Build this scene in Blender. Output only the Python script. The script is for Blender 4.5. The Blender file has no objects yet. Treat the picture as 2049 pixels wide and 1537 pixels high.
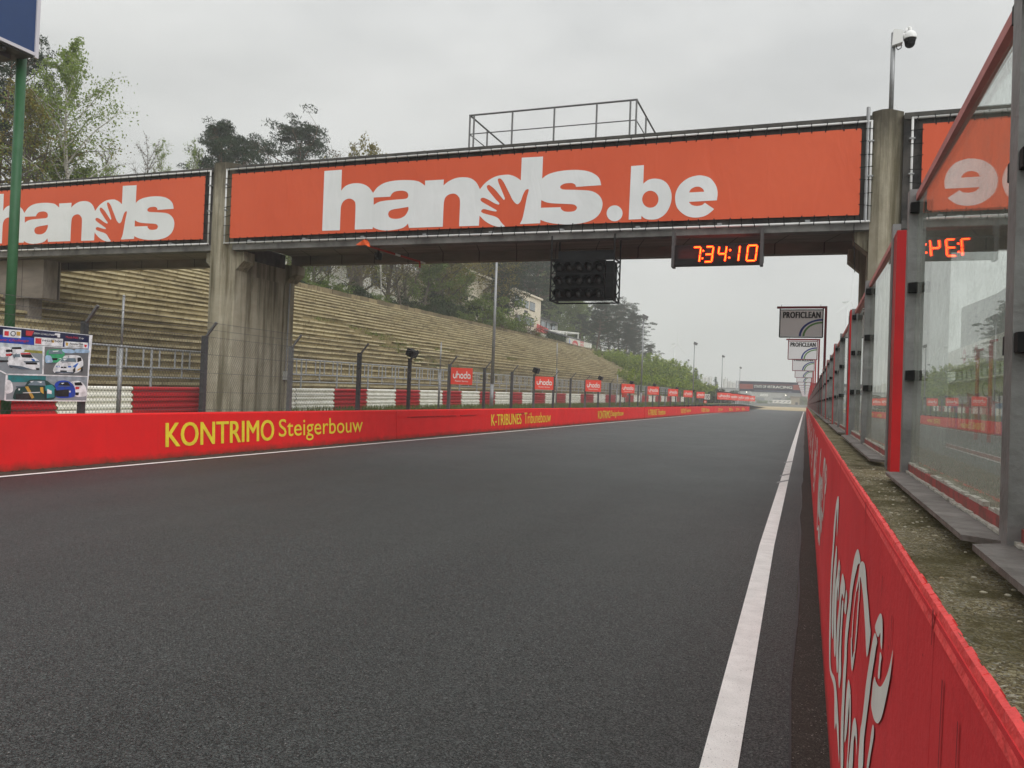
import bpy, bmesh, math, random
import numpy as np
from mathutils import Vector, Matrix
R_ = math.radians
sc = bpy.context.scene
COL = sc.collection
rnd = random.Random(7)

# ------------------------------------------------------------------ camera
F = 1555.0; IW, IH = 2049, 1537
CC = np.array([1024.5, 768.5]); H = 1.5
_d1 = np.array([1612.0 - CC[0], 811.0 - CC[1], F]); CY = _d1 / np.linalg.norm(_d1)
_n = np.cross(np.array([1, .037, 0.]), _d1); _n /= np.linalg.norm(_n)
CU = _n if _n[1] < 0 else -_n
CXv = np.cross(CY, CU)
RM = np.stack([CXv, CY, CU]); CP = np.array([0, 0, H])
cam_d = bpy.data.cameras.new('camera'); cam = bpy.data.objects.new('camera', cam_d); COL.objects.link(cam)
cam_d.sensor_width = 36; cam_d.lens = F / IW * 36; cam_d.clip_start = .02; cam_d.clip_end = 6000
m4 = Matrix.Identity(4)
for i in range(3):
    m4[i][0] = RM[i, 0]; m4[i][1] = -RM[i, 1]; m4[i][2] = -RM[i, 2]; m4[i][3] = CP[i]
cam.matrix_world = m4
sc.camera = cam

def ray(px, py): return RM @ np.array([px - CC[0], py - CC[1], F])
def atZ(px, py, z=0.): d = ray(px, py); return CP + d * (z - H) / d[2]
def atX(px, py, x): d = ray(px, py); return CP + d * x / d[0]
def atY(px, py, y): d = ray(px, py); return CP + d * y / d[1]
def atP(px, py, p, n):
    d = ray(px, py); p = np.asarray(p, float); n = np.asarray(n, float)
    return CP + d * ((p - CP) @ n) / (d @ n)

# ------------------------------------------------------------------ world, sun, exposure
SUN_EL, SUN_AZ = R_(38), R_(118)     # soft veiled sun, behind and right of the camera
w = bpy.data.worlds.new('World'); sc.world = w; w.use_nodes = True
nt = w.node_tree; nt.nodes.clear()
N = nt.nodes.new; L = nt.links.new
out = N('ShaderNodeOutputWorld'); bg = N('ShaderNodeBackground'); L(bg.outputs[0], out.inputs[0])
sky = N('ShaderNodeTexSky'); sky.sky_type = 'NISHITA'; sky.sun_disc = False
sky.sun_elevation = SUN_EL; sky.sun_rotation = SUN_AZ; sky.dust_density = 5; sky.air_density = 1.5
hsv = N('ShaderNodeHueSaturation'); hsv.inputs['Saturation'].default_value = .05; hsv.inputs['Value'].default_value = .35
L(sky.outputs[0], hsv.inputs['Color'])
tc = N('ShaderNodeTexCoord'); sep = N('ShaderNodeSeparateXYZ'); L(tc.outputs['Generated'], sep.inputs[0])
mp = N('ShaderNodeMapping'); mp.inputs['Scale'].default_value = (1.6, 1.6, 4.2); L(tc.outputs['Generated'], mp.inputs[0])
nz = N('ShaderNodeTexNoise'); nz.inputs['Scale'].default_value = 1.7; nz.inputs['Detail'].default_value = 5; nz.inputs['Roughness'].default_value = .55
L(mp.outputs[0], nz.inputs['Vector'])
cr = N('ShaderNodeValToRGB'); cr.color_ramp.elements[0].position = .34; cr.color_ramp.elements[1].position = .66
cr.color_ramp.elements[0].color = (5.3, 5.4, 5.45, 1); cr.color_ramp.elements[1].color = (7.2, 7.25, 7.2, 1)
L(nz.outputs['Fac'], cr.inputs[0])
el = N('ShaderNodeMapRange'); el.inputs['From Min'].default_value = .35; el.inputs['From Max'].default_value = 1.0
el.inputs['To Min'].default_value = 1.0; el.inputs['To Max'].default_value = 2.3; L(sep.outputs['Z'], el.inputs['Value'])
bk = N('ShaderNodeMapRange'); bk.inputs['From Min'].default_value = -.05; bk.inputs['From Max'].default_value = -.9     # unseen sky behind the camera brightened to light walls and banner
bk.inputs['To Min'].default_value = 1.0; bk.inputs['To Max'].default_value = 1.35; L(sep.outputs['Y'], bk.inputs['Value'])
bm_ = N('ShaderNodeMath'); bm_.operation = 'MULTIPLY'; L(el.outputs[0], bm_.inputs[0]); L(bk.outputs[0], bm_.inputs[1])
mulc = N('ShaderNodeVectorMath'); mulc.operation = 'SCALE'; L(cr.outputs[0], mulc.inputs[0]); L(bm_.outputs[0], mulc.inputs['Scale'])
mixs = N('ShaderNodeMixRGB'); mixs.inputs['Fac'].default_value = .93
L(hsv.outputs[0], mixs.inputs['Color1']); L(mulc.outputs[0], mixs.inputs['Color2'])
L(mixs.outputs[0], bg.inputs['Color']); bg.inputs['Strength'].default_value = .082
sd = bpy.data.lights.new('sun', 'SUN'); sd.energy = 1.5; sd.angle = R_(50); sd.color = (1, .985, .965)
sun = bpy.data.objects.new('sun', sd); COL.objects.link(sun)
_sv = Vector((math.sin(SUN_AZ) * math.cos(SUN_EL), math.cos(SUN_AZ) * math.cos(SUN_EL), math.sin(SUN_EL)))
sun.rotation_euler = _sv.to_track_quat('Z', 'Y').to_euler(); sun.location = (0, 0, 60)
sc.view_settings.view_transform = 'Standard'; sc.view_settings.look = 'None'
sc.view_settings.exposure = 0.42; sc.view_settings.gamma = 1; sc.view_settings.use_curve_mapping = False
cy = sc.cycles
cy.max_bounces = 10; cy.diffuse_bounces = 3; cy.glossy_bounces = 4; cy.transparent_max_bounces = 48; cy.volume_bounces = 1
cy.use_denoising = True

# ------------------------------------------------------------------ materials
MATS = {}
def M(name, col, rough=.75, col2=None, scale=4., var=.5, bump=0., bscale=None, spec=.35, metal=0., stretch=(1, 1, 1),
      detail=6, pos=(.35, .65), fine=None, emit=None, trans=0.):
    """Principled material, two noise-mixed tones, optional fine speckle and bump."""
    if name in MATS: return MATS[name]
    if name.startswith('print_') and not col2: col2 = tuple(min(1, q * .45 + .03) for q in col); scale = 9.; pos = (.42, .72)     # printed photographs are never one flat tone
    m = bpy.data.materials.new(name); m.use_nodes = True; t = m.node_tree; t.nodes.clear()
    n = t.nodes.new; l = t.links.new
    o = n('ShaderNodeOutputMaterial'); b = n('ShaderNodeBsdfPrincipled'); l(b.outputs[0], o.inputs[0])
    b.inputs['Roughness'].default_value = rough; b.inputs['Metallic'].default_value = metal
    b.inputs['Specular IOR Level'].default_value = spec
    c4 = lambda c: (c[0], c[1], c[2], 1)
    b.inputs['Base Color'].default_value = c4(col)
    if trans: b.inputs['Transmission Weight'].default_value = trans
    if emit:
        b.inputs['Emission Color'].default_value = c4(emit[0]); b.inputs['Emission Strength'].default_value = emit[1]
    tcn = n('ShaderNodeTexCoord'); mpn = n('ShaderNodeMapping'); mpn.inputs['Scale'].default_value = stretch
    l(tcn.outputs['Object'], mpn.inputs[0])
    last = None
    if col2:
        z = n('ShaderNodeTexNoise'); z.inputs['Scale'].default_value = scale; z.inputs['Detail'].default_value = detail
        z.inputs['Roughness'].default_value = .62
        l(mpn.outputs[0], z.inputs['Vector'])
        r = n('ShaderNodeValToRGB'); r.color_ramp.elements[0].position = pos[0]; r.color_ramp.elements[1].position = pos[1]
        r.color_ramp.elements[0].color = c4(col); r.color_ramp.elements[1].color = c4(col2)
        l(z.outputs['Fac'], r.inputs[0]); last = r.outputs[0]
    if fine:   # (scale, colour, low, high)
        z2 = n('ShaderNodeTexNoise'); z2.inputs['Scale'].default_value = fine[0]; z2.inputs['Detail'].default_value = 3
        l(tcn.outputs['Object'], z2.inputs['Vector'])
        r2 = n('ShaderNodeValToRGB'); r2.color_ramp.elements[0].position = fine[2]; r2.color_ramp.elements[1].position = fine[3]
        r2.color_ramp.elements[0].color = (0, 0, 0, 1); r2.color_ramp.elements[1].color = (1, 1, 1, 1)
        l(z2.outputs['Fac'], r2.inputs[0])
        mx = n('ShaderNodeMixRGB'); l(r2.outputs[0], mx.inputs['Fac'])
        if last: l(last, mx.inputs['Color1'])
        else: mx.inputs['Color1'].default_value = c4(col)
        mx.inputs['Color2'].default_value = c4(fine[1]); last = mx.outputs[0]
    if last: l(last, b.inputs['Base Color'])
    if bump:
        zb = n('ShaderNodeTexNoise'); zb.inputs['Scale'].default_value = bscale or scale * 4; zb.inputs['Detail'].default_value = 4
        l(mpn.outputs[0], zb.inputs['Vector'])
        bp = n('ShaderNodeBump'); bp.inputs['Strength'].default_value = bump; bp.inputs['Distance'].default_value = .02
        l(zb.outputs['Fac'], bp.inputs['Height']); l(bp.outputs[0], b.inputs['Normal'])
    MATS[name] = m
    return m

def leafmat(name, a, b_, tr=.35):
    if name in MATS: return MATS[name]
    m = bpy.data.materials.new(name); m.use_nodes = True; t = m.node_tree; t.nodes.clear()
    n = t.nodes.new; l = t.links.new
    o = n('ShaderNodeOutputMaterial'); d = n('ShaderNodeBsdfDiffuse'); tr_ = n('ShaderNodeBsdfTranslucent'); mx = n('ShaderNodeMixShader')
    mx.inputs[0].default_value = tr
    g = n('ShaderNodeNewGeometry'); r = n('ShaderNodeValToRGB')
    r.color_ramp.elements[0].color = (*a, 1); r.color_ramp.elements[1].color = (*b_, 1)
    l(g.outputs['Random Per Island'], r.inputs[0])
    l(r.outputs[0], d.inputs[0]); l(r.outputs[0], tr_.inputs[0]); l(d.outputs[0], mx.inputs[1]); l(tr_.outputs[0], mx.inputs[2]); l(mx.outputs[0], o.inputs[0])
    MATS[name] = m; return m

def asphalt_mat():
    m = bpy.data.materials.new('asphalt'); m.use_nodes = True; t = m.node_tree; b = t.nodes['Principled BSDF']; n = t.nodes.new; l = t.links.new
    tc = n('ShaderNodeTexCoord')
    mp = n('ShaderNodeMapping'); mp.inputs['Scale'].default_value = (1, .04, 1); l(tc.outputs['Object'], mp.inputs[0])
    z1 = n('ShaderNodeTexNoise'); z1.inputs['Scale'].default_value = 1.1; z1.inputs['Detail'].default_value = 6; l(mp.outputs[0], z1.inputs['Vector'])
    z0 = n('ShaderNodeTexNoise'); z0.inputs['Scale'].default_value = .5; z0.inputs['Detail'].default_value = 7; z0.inputs['Roughness'].default_value = .7; l(tc.outputs['Object'], z0.inputs['Vector'])
    ad = n('ShaderNodeMath'); ad.operation = 'ADD'; l(z1.outputs['Fac'], ad.inputs[0]); l(z0.outputs['Fac'], ad.inputs[1])
    r = n('ShaderNodeValToRGB'); r.color_ramp.elements[0].position = .75; r.color_ramp.elements[1].position = 1.25
    r.color_ramp.elements[0].color = (.028, .0322, .031, 1); r.color_ramp.elements[1].color = (.038, .043, .0415, 1)
    mr = n('ShaderNodeMath'); mr.operation = 'MULTIPLY'; mr.inputs[1].default_value = 1.0; l(ad.outputs[0], mr.inputs[0])
    l(mr.outputs[0], r.inputs[0])
    r.color_ramp.elements[0].position = .38 * 1; r.color_ramp.elements[1].position = .62 * 1
    mr.inputs[1].default_value = .5
    v = n('ShaderNodeTexVoronoi'); v.inputs['Scale'].default_value = 150; l(tc.outputs['Object'], v.inputs['Vector'])
    vr = n('ShaderNodeSeparateColor'); l(v.outputs['Color'], vr.inputs[0])
    mrg = n('ShaderNodeMapRange'); mrg.inputs['To Min'].default_value = .3; mrg.inputs['To Max'].default_value = 1.85; l(vr.outputs[0], mrg.inputs['Value'])
    zc = n('ShaderNodeTexNoise'); zc.inputs['Scale'].default_value = 52; zc.inputs['Detail'].default_value = 3; zc.inputs['Roughness'].default_value = .8; l(tc.outputs['Object'], zc.inputs['Vector'])
    mc = n('ShaderNodeMapRange'); mc.inputs['From Min'].default_value = .3; mc.inputs['From Max'].default_value = .7; mc.inputs['To Min'].default_value = .5; mc.inputs['To Max'].default_value = 1.5; l(zc.outputs['Fac'], mc.inputs['Value'])
    mm_ = n('ShaderNodeMath'); mm_.operation = 'MULTIPLY'; l(mrg.outputs[0], mm_.inputs[0]); l(mc.outputs[0], mm_.inputs[1])
    sc_ = n('ShaderNodeVectorMath'); sc_.operation = 'SCALE'; l(r.outputs[0], sc_.inputs[0]); l(mm_.outputs[0], sc_.inputs['Scale'])
    # a few bare pale chippings
    v2 = n('ShaderNodeTexVoronoi'); v2.inputs['Scale'].default_value = 190; l(tc.outputs['Object'], v2.inputs['Vector'])
    s2 = n('ShaderNodeSeparateColor'); l(v2.outputs['Color'], s2.inputs[0])
    gt = n('ShaderNodeMath'); gt.operation = 'GREATER_THAN'; gt.inputs[1].default_value = .994; l(s2.outputs[1], gt.inputs[0])
    mx = n('ShaderNodeMixRGB'); l(gt.outputs[0], mx.inputs['Fac']); l(sc_.outputs[0], mx.inputs['Color1']); mx.inputs['Color2'].default_value = (.2, .19, .18, 1)
    # open voids between the stones: dark, and without sheen
    zr_ = n('ShaderNodeTexNoise'); zr_.inputs['Scale'].default_value = 46; zr_.inputs['Detail'].default_value = 5; zr_.inputs['Roughness'].default_value = .7; l(tc.outputs['Object'], zr_.inputs['Vector'])
    s5 = n('ShaderNodeMath'); s5.operation = 'SUBTRACT'; s5.inputs[1].default_value = .5; l(zr_.outputs['Fac'], s5.inputs[0]); ab_ = n('ShaderNodeMath'); ab_.operation = 'ABSOLUTE'; l(s5.outputs[0], ab_.inputs[0])
    vo = n('ShaderNodeMapRange'); vo.inputs['From Min'].default_value = .004; vo.inputs['From Max'].default_value = .05; vo.inputs['To Min'].default_value = .12; l(ab_.outputs[0], vo.inputs['Value'])
    mv = n('ShaderNodeVectorMath'); mv.operation = 'SCALE'; l(mx.outputs[0], mv.inputs[0]); l(vo.outputs[0], mv.inputs['Scale']); l(mv.outputs[0], b.inputs['Base Color'])
    sv_ = n('ShaderNodeMath'); sv_.operation = 'MULTIPLY'; sv_.inputs[1].default_value = .56; l(vo.outputs[0], sv_.inputs[0]); l(sv_.outputs[0], b.inputs['Specular IOR Level'])
    bp = n('ShaderNodeBump'); bp.inputs['Strength'].default_value = .55; bp.inputs['Distance'].default_value = .006
    l(v.outputs['Distance'], bp.inputs['Height']); l(bp.outputs[0], b.inputs['Normal'])
    rr = n('ShaderNodeMapRange'); rr.inputs['To Min'].default_value = .42; rr.inputs['To Max'].default_value = .62; l(z0.outputs['Fac'], rr.inputs['Value']); l(rr.outputs[0], b.inputs['Roughness'])
    return m

def glass_mat():
    m = bpy.data.materials.new('screen_glass'); m.use_nodes = True; t = m.node_tree; t.nodes.clear(); n = t.nodes.new; l = t.links.new
    o = n('ShaderNodeOutputMaterial'); tr = n('ShaderNodeBsdfTransparent'); tr.inputs[0].default_value = (.94, .97, .95, 1)
    gl = n('ShaderNodeBsdfGlossy'); gl.inputs['Roughness'].default_value = .0; gl.inputs[0].default_value = (.95, .97, .96, 1)
    fr = n('ShaderNodeFresnel'); geo = n('ShaderNodeNewGeometry'); ior = n('ShaderNodeMapRange')
    ior.inputs['To Min'].default_value = 1.42; ior.inputs['To Max'].default_value = 1 / 1.42; l(geo.outputs['Backfacing'], ior.inputs['Value']); l(ior.outputs[0], fr.inputs[0])
    m1 = n('ShaderNodeMixShader'); l(fr.outputs[0], m1.inputs[0]); l(tr.outputs[0], m1.inputs[1]); l(gl.outputs[0], m1.inputs[2])
    df = n('ShaderNodeBsdfDiffuse'); df.inputs[0].default_value = (.33, .33, .28, 1)
    tc = n('ShaderNodeTexCoord'); z = n('ShaderNodeTexNoise'); z.inputs['Scale'].default_value = 9; z.inputs['Detail'].default_value = 8; z.inputs['Roughness'].default_value = .75
    l(tc.outputs['Object'], z.inputs['Vector'])
    z2 = n('ShaderNodeTexNoise'); z2.inputs['Scale'].default_value = 140; z2.inputs['Detail'].default_value = 2; l(tc.outputs['Object'], z2.inputs['Vector'])
    sp = n('ShaderNodeSeparateXYZ'); l(tc.outputs['Object'], sp.inputs[0])
    lo = n('ShaderNodeMapRange'); lo.inputs['From Min'].default_value = .02; lo.inputs['From Max'].default_value = .26; lo.inputs['To Min'].default_value = .42; lo.inputs['To Max'].default_value = .0
    l(sp.outputs['Z'], lo.inputs['Value'])
    zr = n('ShaderNodeMapRange'); zr.inputs['From Min'].default_value = .4; zr.inputs['From Max'].default_value = .8; zr.inputs['To Min'].default_value = .05; zr.inputs['To Max'].default_value = .27
    l(z.outputs['Fac'], zr.inputs['Value'])
    zq = n('ShaderNodeMapRange'); zq.inputs['From Min'].default_value = .3; zq.inputs['From Max'].default_value = .7; zq.inputs['To Min'].default_value = .5; zq.inputs['To Max'].default_value = 1.5
    l(z2.outputs['Fac'], zq.inputs['Value'])
    ad = n('ShaderNodeMath'); ad.operation = 'ADD'; l(lo.outputs[0], ad.inputs[0]); l(zr.outputs[0], ad.inputs[1])
    mu = n('ShaderNodeMath'); mu.operation = 'MULTIPLY'; mu.use_clamp = True; l(ad.outputs[0], mu.inputs[0]); l(zq.outputs[0], mu.inputs[1])
    m2 = n('ShaderNodeMixShader'); l(mu.outputs[0], m2.inputs[0]); l(m1.outputs[0], m2.inputs[1]); l(df.outputs[0], m2.inputs[2]); l(m2.outputs[0], o.inputs[0])
    return m

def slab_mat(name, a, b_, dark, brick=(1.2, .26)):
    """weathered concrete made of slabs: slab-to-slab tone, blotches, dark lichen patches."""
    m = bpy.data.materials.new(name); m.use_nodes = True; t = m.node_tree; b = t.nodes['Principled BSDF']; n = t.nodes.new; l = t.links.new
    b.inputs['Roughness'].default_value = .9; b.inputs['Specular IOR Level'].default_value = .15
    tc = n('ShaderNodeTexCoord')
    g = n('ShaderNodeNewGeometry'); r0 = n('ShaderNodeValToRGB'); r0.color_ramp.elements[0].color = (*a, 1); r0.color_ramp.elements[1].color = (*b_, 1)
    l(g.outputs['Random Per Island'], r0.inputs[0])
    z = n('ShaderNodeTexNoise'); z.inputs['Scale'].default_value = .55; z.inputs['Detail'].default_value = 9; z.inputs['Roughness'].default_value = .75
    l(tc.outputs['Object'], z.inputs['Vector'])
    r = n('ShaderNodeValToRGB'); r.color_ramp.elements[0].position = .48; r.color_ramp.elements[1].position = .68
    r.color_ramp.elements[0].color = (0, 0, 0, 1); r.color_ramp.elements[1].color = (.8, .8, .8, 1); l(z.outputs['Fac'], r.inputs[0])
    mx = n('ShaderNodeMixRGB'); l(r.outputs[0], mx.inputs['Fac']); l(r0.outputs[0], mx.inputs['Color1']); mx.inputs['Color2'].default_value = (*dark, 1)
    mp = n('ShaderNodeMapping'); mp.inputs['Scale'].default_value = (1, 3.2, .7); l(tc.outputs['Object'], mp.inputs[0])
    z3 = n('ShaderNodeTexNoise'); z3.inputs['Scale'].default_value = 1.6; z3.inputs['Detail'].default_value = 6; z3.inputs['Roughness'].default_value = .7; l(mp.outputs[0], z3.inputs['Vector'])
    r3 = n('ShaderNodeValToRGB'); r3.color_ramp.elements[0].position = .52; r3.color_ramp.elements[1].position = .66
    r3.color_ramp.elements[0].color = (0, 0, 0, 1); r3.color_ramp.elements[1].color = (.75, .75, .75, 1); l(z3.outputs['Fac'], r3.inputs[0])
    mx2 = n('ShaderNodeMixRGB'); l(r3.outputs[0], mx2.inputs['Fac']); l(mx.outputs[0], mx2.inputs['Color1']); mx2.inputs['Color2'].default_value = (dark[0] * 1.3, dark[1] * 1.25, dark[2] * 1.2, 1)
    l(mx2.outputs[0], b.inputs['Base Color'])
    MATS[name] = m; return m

def aggregate(name, tones, moss, scale, bump, mpos=(.42, .62)):
    """exposed aggregate: every stone its own tone, with soft patches of moss or dirt over it"""
    m = bpy.data.materials.new(name); m.use_nodes = True; t = m.node_tree; b = t.nodes['Principled BSDF']; n = t.nodes.new; l = t.links.new
    b.inputs['Roughness'].default_value = .92; b.inputs['Specular IOR Level'].default_value = .2
    tc = n('ShaderNodeTexCoord'); w1 = n('ShaderNodeTexNoise'); w1.inputs['Scale'].default_value = scale * .5; l(tc.outputs['Object'], w1.inputs['Vector'])
    mixv = n('ShaderNodeVectorMath'); mixv.operation = 'MULTIPLY_ADD'; mixv.inputs[1].default_value = (.01, .01, .01); l(w1.outputs['Color'], mixv.inputs[0]); l(tc.outputs['Object'], mixv.inputs[2])
    v = n('ShaderNodeTexVoronoi'); v.inputs['Scale'].default_value = scale; l(mixv.outputs[0], v.inputs['Vector'])
    s1 = n('ShaderNodeSeparateColor'); l(v.outputs['Color'], s1.inputs[0]); r = n('ShaderNodeValToRGB'); r.color_ramp.interpolation = 'CONSTANT'
    e = r.color_ramp.elements; 
    for k in range(len(tones) - 2): e.new(.5)
    for k, (p, c) in enumerate(tones): e[k].position = p; e[k].color = (*c, 1)
    l(s1.outputs[0], r.inputs[0])
    z = n('ShaderNodeTexNoise'); z.inputs['Scale'].default_value = 7; z.inputs['Detail'].default_value = 9; z.inputs['Roughness'].default_value = .7; l(tc.outputs['Object'], z.inputs['Vector'])
    mr = n('ShaderNodeMapRange'); mr.inputs['From Min'].default_value = mpos[0]; mr.inputs['From Max'].default_value = mpos[1]; mr.inputs['To Max'].default_value = .8; l(z.outputs['Fac'], mr.inputs['Value'])
    mx = n('ShaderNodeMixRGB'); l(mr.outputs[0], mx.inputs['Fac']); l(r.outputs[0], mx.inputs['Color1']); mx.inputs['Color2'].default_value = (*moss, 1); l(mx.outputs[0], b.inputs['Base Color'])
    bp = n('ShaderNodeBump'); bp.inputs['Strength'].default_value = bump; bp.inputs['Distance'].default_value = .004; l(v.outputs['Distance'], bp.inputs['Height']); l(bp.outputs[0], b.inputs['Normal'])
    MATS[name] = m; return m
def stained_concrete():
    m = bpy.data.materials.new('bridge_concrete'); m.use_nodes = True; t = m.node_tree; b = t.nodes['Principled BSDF']; n = t.nodes.new; l = t.links.new
    b.inputs['Roughness'].default_value = .9; b.inputs['Specular IOR Level'].default_value = .15
    tc = n('ShaderNodeTexCoord')
    def noise(sc3, scale, det=8): 
        mp = n('ShaderNodeMapping'); mp.inputs['Scale'].default_value = sc3; l(tc.outputs['Object'], mp.inputs[0]); z = n('ShaderNodeTexNoise'); z.inputs['Scale'].default_value = scale; z.inputs['Detail'].default_value = det; z.inputs['Roughness'].default_value = .68; l(mp.outputs[0], z.inputs['Vector']); return z.outputs['Fac']
    def ramp(v, p0, p1, c0, c1): r = n('ShaderNodeValToRGB'); r.color_ramp.elements[0].position = p0; r.color_ramp.elements[1].position = p1; r.color_ramp.elements[0].color = (*c0, 1); r.color_ramp.elements[1].color = (*c1, 1); l(v, r.inputs[0]); return r.outputs[0]
    base = ramp(noise((1, 1, 1), 2.2), .3, .7, (.29, .26, .19), (.40, .365, .285))
    streak = ramp(noise((2.6, 2.6, .16), 1.3), .44, .62, (0, 0, 0), (.95, .95, .95))
    m1 = n('ShaderNodeMixRGB'); l(streak, m1.inputs[0]); l(base, m1.inputs[1]); m1.inputs[2].default_value = (.105, .09, .055, 1)
    sp = n('ShaderNodeSeparateXYZ'); l(tc.outputs['Object'], sp.inputs[0])       # rain-washed dirt near the top of the columns
    z = n('ShaderNodeMath'); z.operation = 'MULTIPLY_ADD'; z.inputs[1].default_value = 2.4; l(noise((2, 2, .5), 2.), z.inputs[0]); l(sp.outputs['Z'], z.inputs[2])
    hi = n('ShaderNodeMapRange'); hi.inputs['From Min'].default_value = 7.5; hi.inputs['From Max'].default_value = 8.6; hi.inputs['To Max'].default_value = .85; l(z.outputs[0], hi.inputs['Value'])
    m2 = n('ShaderNodeMixRGB'); l(hi.outputs[0], m2.inputs[0]); l(m1.outputs[0], m2.inputs[1]); m2.inputs[2].default_value = (.055, .048, .036, 1)
    l(m2.outputs[0], b.inputs['Base Color']); bp = n('ShaderNodeBump'); bp.inputs['Strength'].default_value = .3; bp.inputs['Distance'].default_value = .02; l(noise((1, 1, 1), 25, 4), bp.inputs['Height']); l(bp.outputs[0], b.inputs['Normal'])
    MATS['bridge_concrete'] = m; return m
def plank_concrete():
    m = M('soffit_concrete', (.24, .21, .18), .9, (.15, .13, .11), 2, bump=.3, stretch=(.3, 3, 1)); t = m.node_tree; n = t.nodes.new; l = t.links.new
    b = [q for q in t.nodes if q.type == 'BSDF_PRINCIPLED'][0]; src = b.inputs['Base Color'].links[0].from_socket
    tc = n('ShaderNodeTexCoord'); sp = n('ShaderNodeSeparateXYZ'); l(tc.outputs['Object'], sp.inputs[0])
    a = n('ShaderNodeMath'); a.operation = 'MULTIPLY_ADD'; a.inputs[1].default_value = .35; l(sp.outputs['Y'], a.inputs[0]); l(sp.outputs['X'], a.inputs[2])
    f = n('ShaderNodeMath'); f.operation = 'PINGPONG'; f.inputs[1].default_value = .55; l(a.outputs[0], f.inputs[0]); g = n('ShaderNodeMath'); g.operation = 'LESS_THAN'; g.inputs[1].default_value = .012; l(f.outputs[0], g.inputs[0])
    mx = n('ShaderNodeMixRGB'); l(g.outputs[0], mx.inputs[0]); l(src, mx.inputs[1]); mx.inputs[2].default_value = (.05, .045, .04, 1); l(mx.outputs[0], b.inputs['Base Color']); return m
def wall_paint(name, a, b_, grime, along='Y', zg=.16, drip=.35):
    """sun-faded wall paint: mottled tone, dirt thrown up along the foot, drips from the top, scuffs along the face"""
    m = bpy.data.materials.new(name); m.use_nodes = True; t = m.node_tree; b = t.nodes['Principled BSDF']; n = t.nodes.new; l = t.links.new
    b.inputs['Specular IOR Level'].default_value = .2
    tc = n('ShaderNodeTexCoord')
    def noise(sc3, scale, det=8, ro=.65): 
        mp = n('ShaderNodeMapping'); mp.inputs['Scale'].default_value = sc3; l(tc.outputs['Object'], mp.inputs[0]); z = n('ShaderNodeTexNoise'); z.inputs['Scale'].default_value = scale; z.inputs['Detail'].default_value = det; z.inputs['Roughness'].default_value = ro; l(mp.outputs[0], z.inputs['Vector']); return z.outputs['Fac']
    def ramp(v, p0, p1, c0, c1): r = n('ShaderNodeValToRGB'); r.color_ramp.elements[0].position = p0; r.color_ramp.elements[1].position = p1; r.color_ramp.elements[0].color = (*c0, 1); r.color_ramp.elements[1].color = (*c1, 1); l(v, r.inputs[0]); return r.outputs[0]
    def mix(f, c, col): x = n('ShaderNodeMixRGB'); l(f, x.inputs[0]); l(c, x.inputs[1]); x.inputs[2].default_value = (*col, 1); return x.outputs[0]
    c = ramp(noise((1, 1, 1), 1.3), .3, .7, a, b_)
    dk = tuple(q * .62 for q in a)
    c = mix(ramp(noise((3, 5, .35), 2.2), .56, .74, (0, 0, 0), (drip,) * 3), c, dk)
    c = mix(ramp(noise((2, .5, 7), 2.5), .66, .74, (0, 0, 0), (.5, .5, .5)), c, dk)
    c = mix(ramp(noise((1, 1, 1), 26, 3), .70, .75, (0, 0, 0), (.7, .7, .7)), c, tuple(q * .3 for q in a))
    sp = n('ShaderNodeSeparateXYZ'); l(tc.outputs['Object'], sp.inputs[0])
    z = n('ShaderNodeMath'); z.operation = 'MULTIPLY_ADD'; z.inputs[1].default_value = -.3; l(noise((1, 1, 1), 3.5), z.inputs[0]); l(sp.outputs['Z'], z.inputs[2])
    g = n('ShaderNodeMapRange'); g.inputs['From Min'].default_value = zg - .15; g.inputs['From Max'].default_value = -.17; g.inputs['To Max'].default_value = .85; l(z.outputs[0], g.inputs['Value'])
    c = mix(g.outputs[0], c, grime); l(c, b.inputs['Base Color'])
    ro = n('ShaderNodeMapRange'); ro.inputs['To Min'].default_value = .55; ro.inputs['To Max'].default_value = .85; l(noise((1, 1, 1), 5), ro.inputs['Value']); l(ro.outputs[0], b.inputs['Roughness'])
    bp = n('ShaderNodeBump'); bp.inputs['Strength'].default_value = .3; bp.inputs['Distance'].default_value = .012; l(noise((1, 1, 1), 38, 5), bp.inputs['Height']); l(bp.outputs[0], b.inputs['Normal'])
    MATS[name] = m; return m
ASPH = asphalt_mat(); GLASS = glass_mat()
OLDASPH = aggregate('old_asphalt', [(0, (.028, .024, .02)), (.35, (.05, .043, .037)), (.7, (.075, .065, .056)), (.9, (.11, .095, .083)), (.988, (.34, .32, .28))], (.045, .037, .03), 210, .8)
DIRT = M('dirt', (.025, .018, .013), .95, (.085, .064, .046), 9, bump=.9, bscale=60, fine=(45, (.15, .12, .09), .64, .7))  # dirt, darkened further to carry the shade of the wall's undercut foot
WLINE = M('line_paint', (.88, .87, .84), .7, (.74, .73, .70), 6, fine=(110, (.3, .3, .29), .62, .72), bump=.3, bscale=120)
REDW = wall_paint('red_wall_paint', (.72, .013, .014), (.61, .012, .013), (.07, .035, .02), zg=.14, drip=.25)
REDP = wall_paint('red_pitwall_paint', (.72, .05, .056), (.60, .038, .044), (.10, .05, .035), zg=.10, drip=.45)
REDEDGE = M('red_edge_paint', (.85, .08, .075), .6, (.7, .06, .06), 8, bump=.6, bscale=40)
YEL = M('yellow_paint', (.78, .62, .03), .65, (.66, .5, .03), 6)
WPAINT = M('white_paint', (.78, .77, .72), .6, (.66, .65, .6), 4)
WCREAM = M('cream_rail_paint', (.88, .87, .80), .5, (.70, .68, .58), 3, pos=(.45, .75))
REDRAIL = M('red_rail_paint', (.48, .014, .022), .5, (.38, .013, .02), 3)
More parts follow.
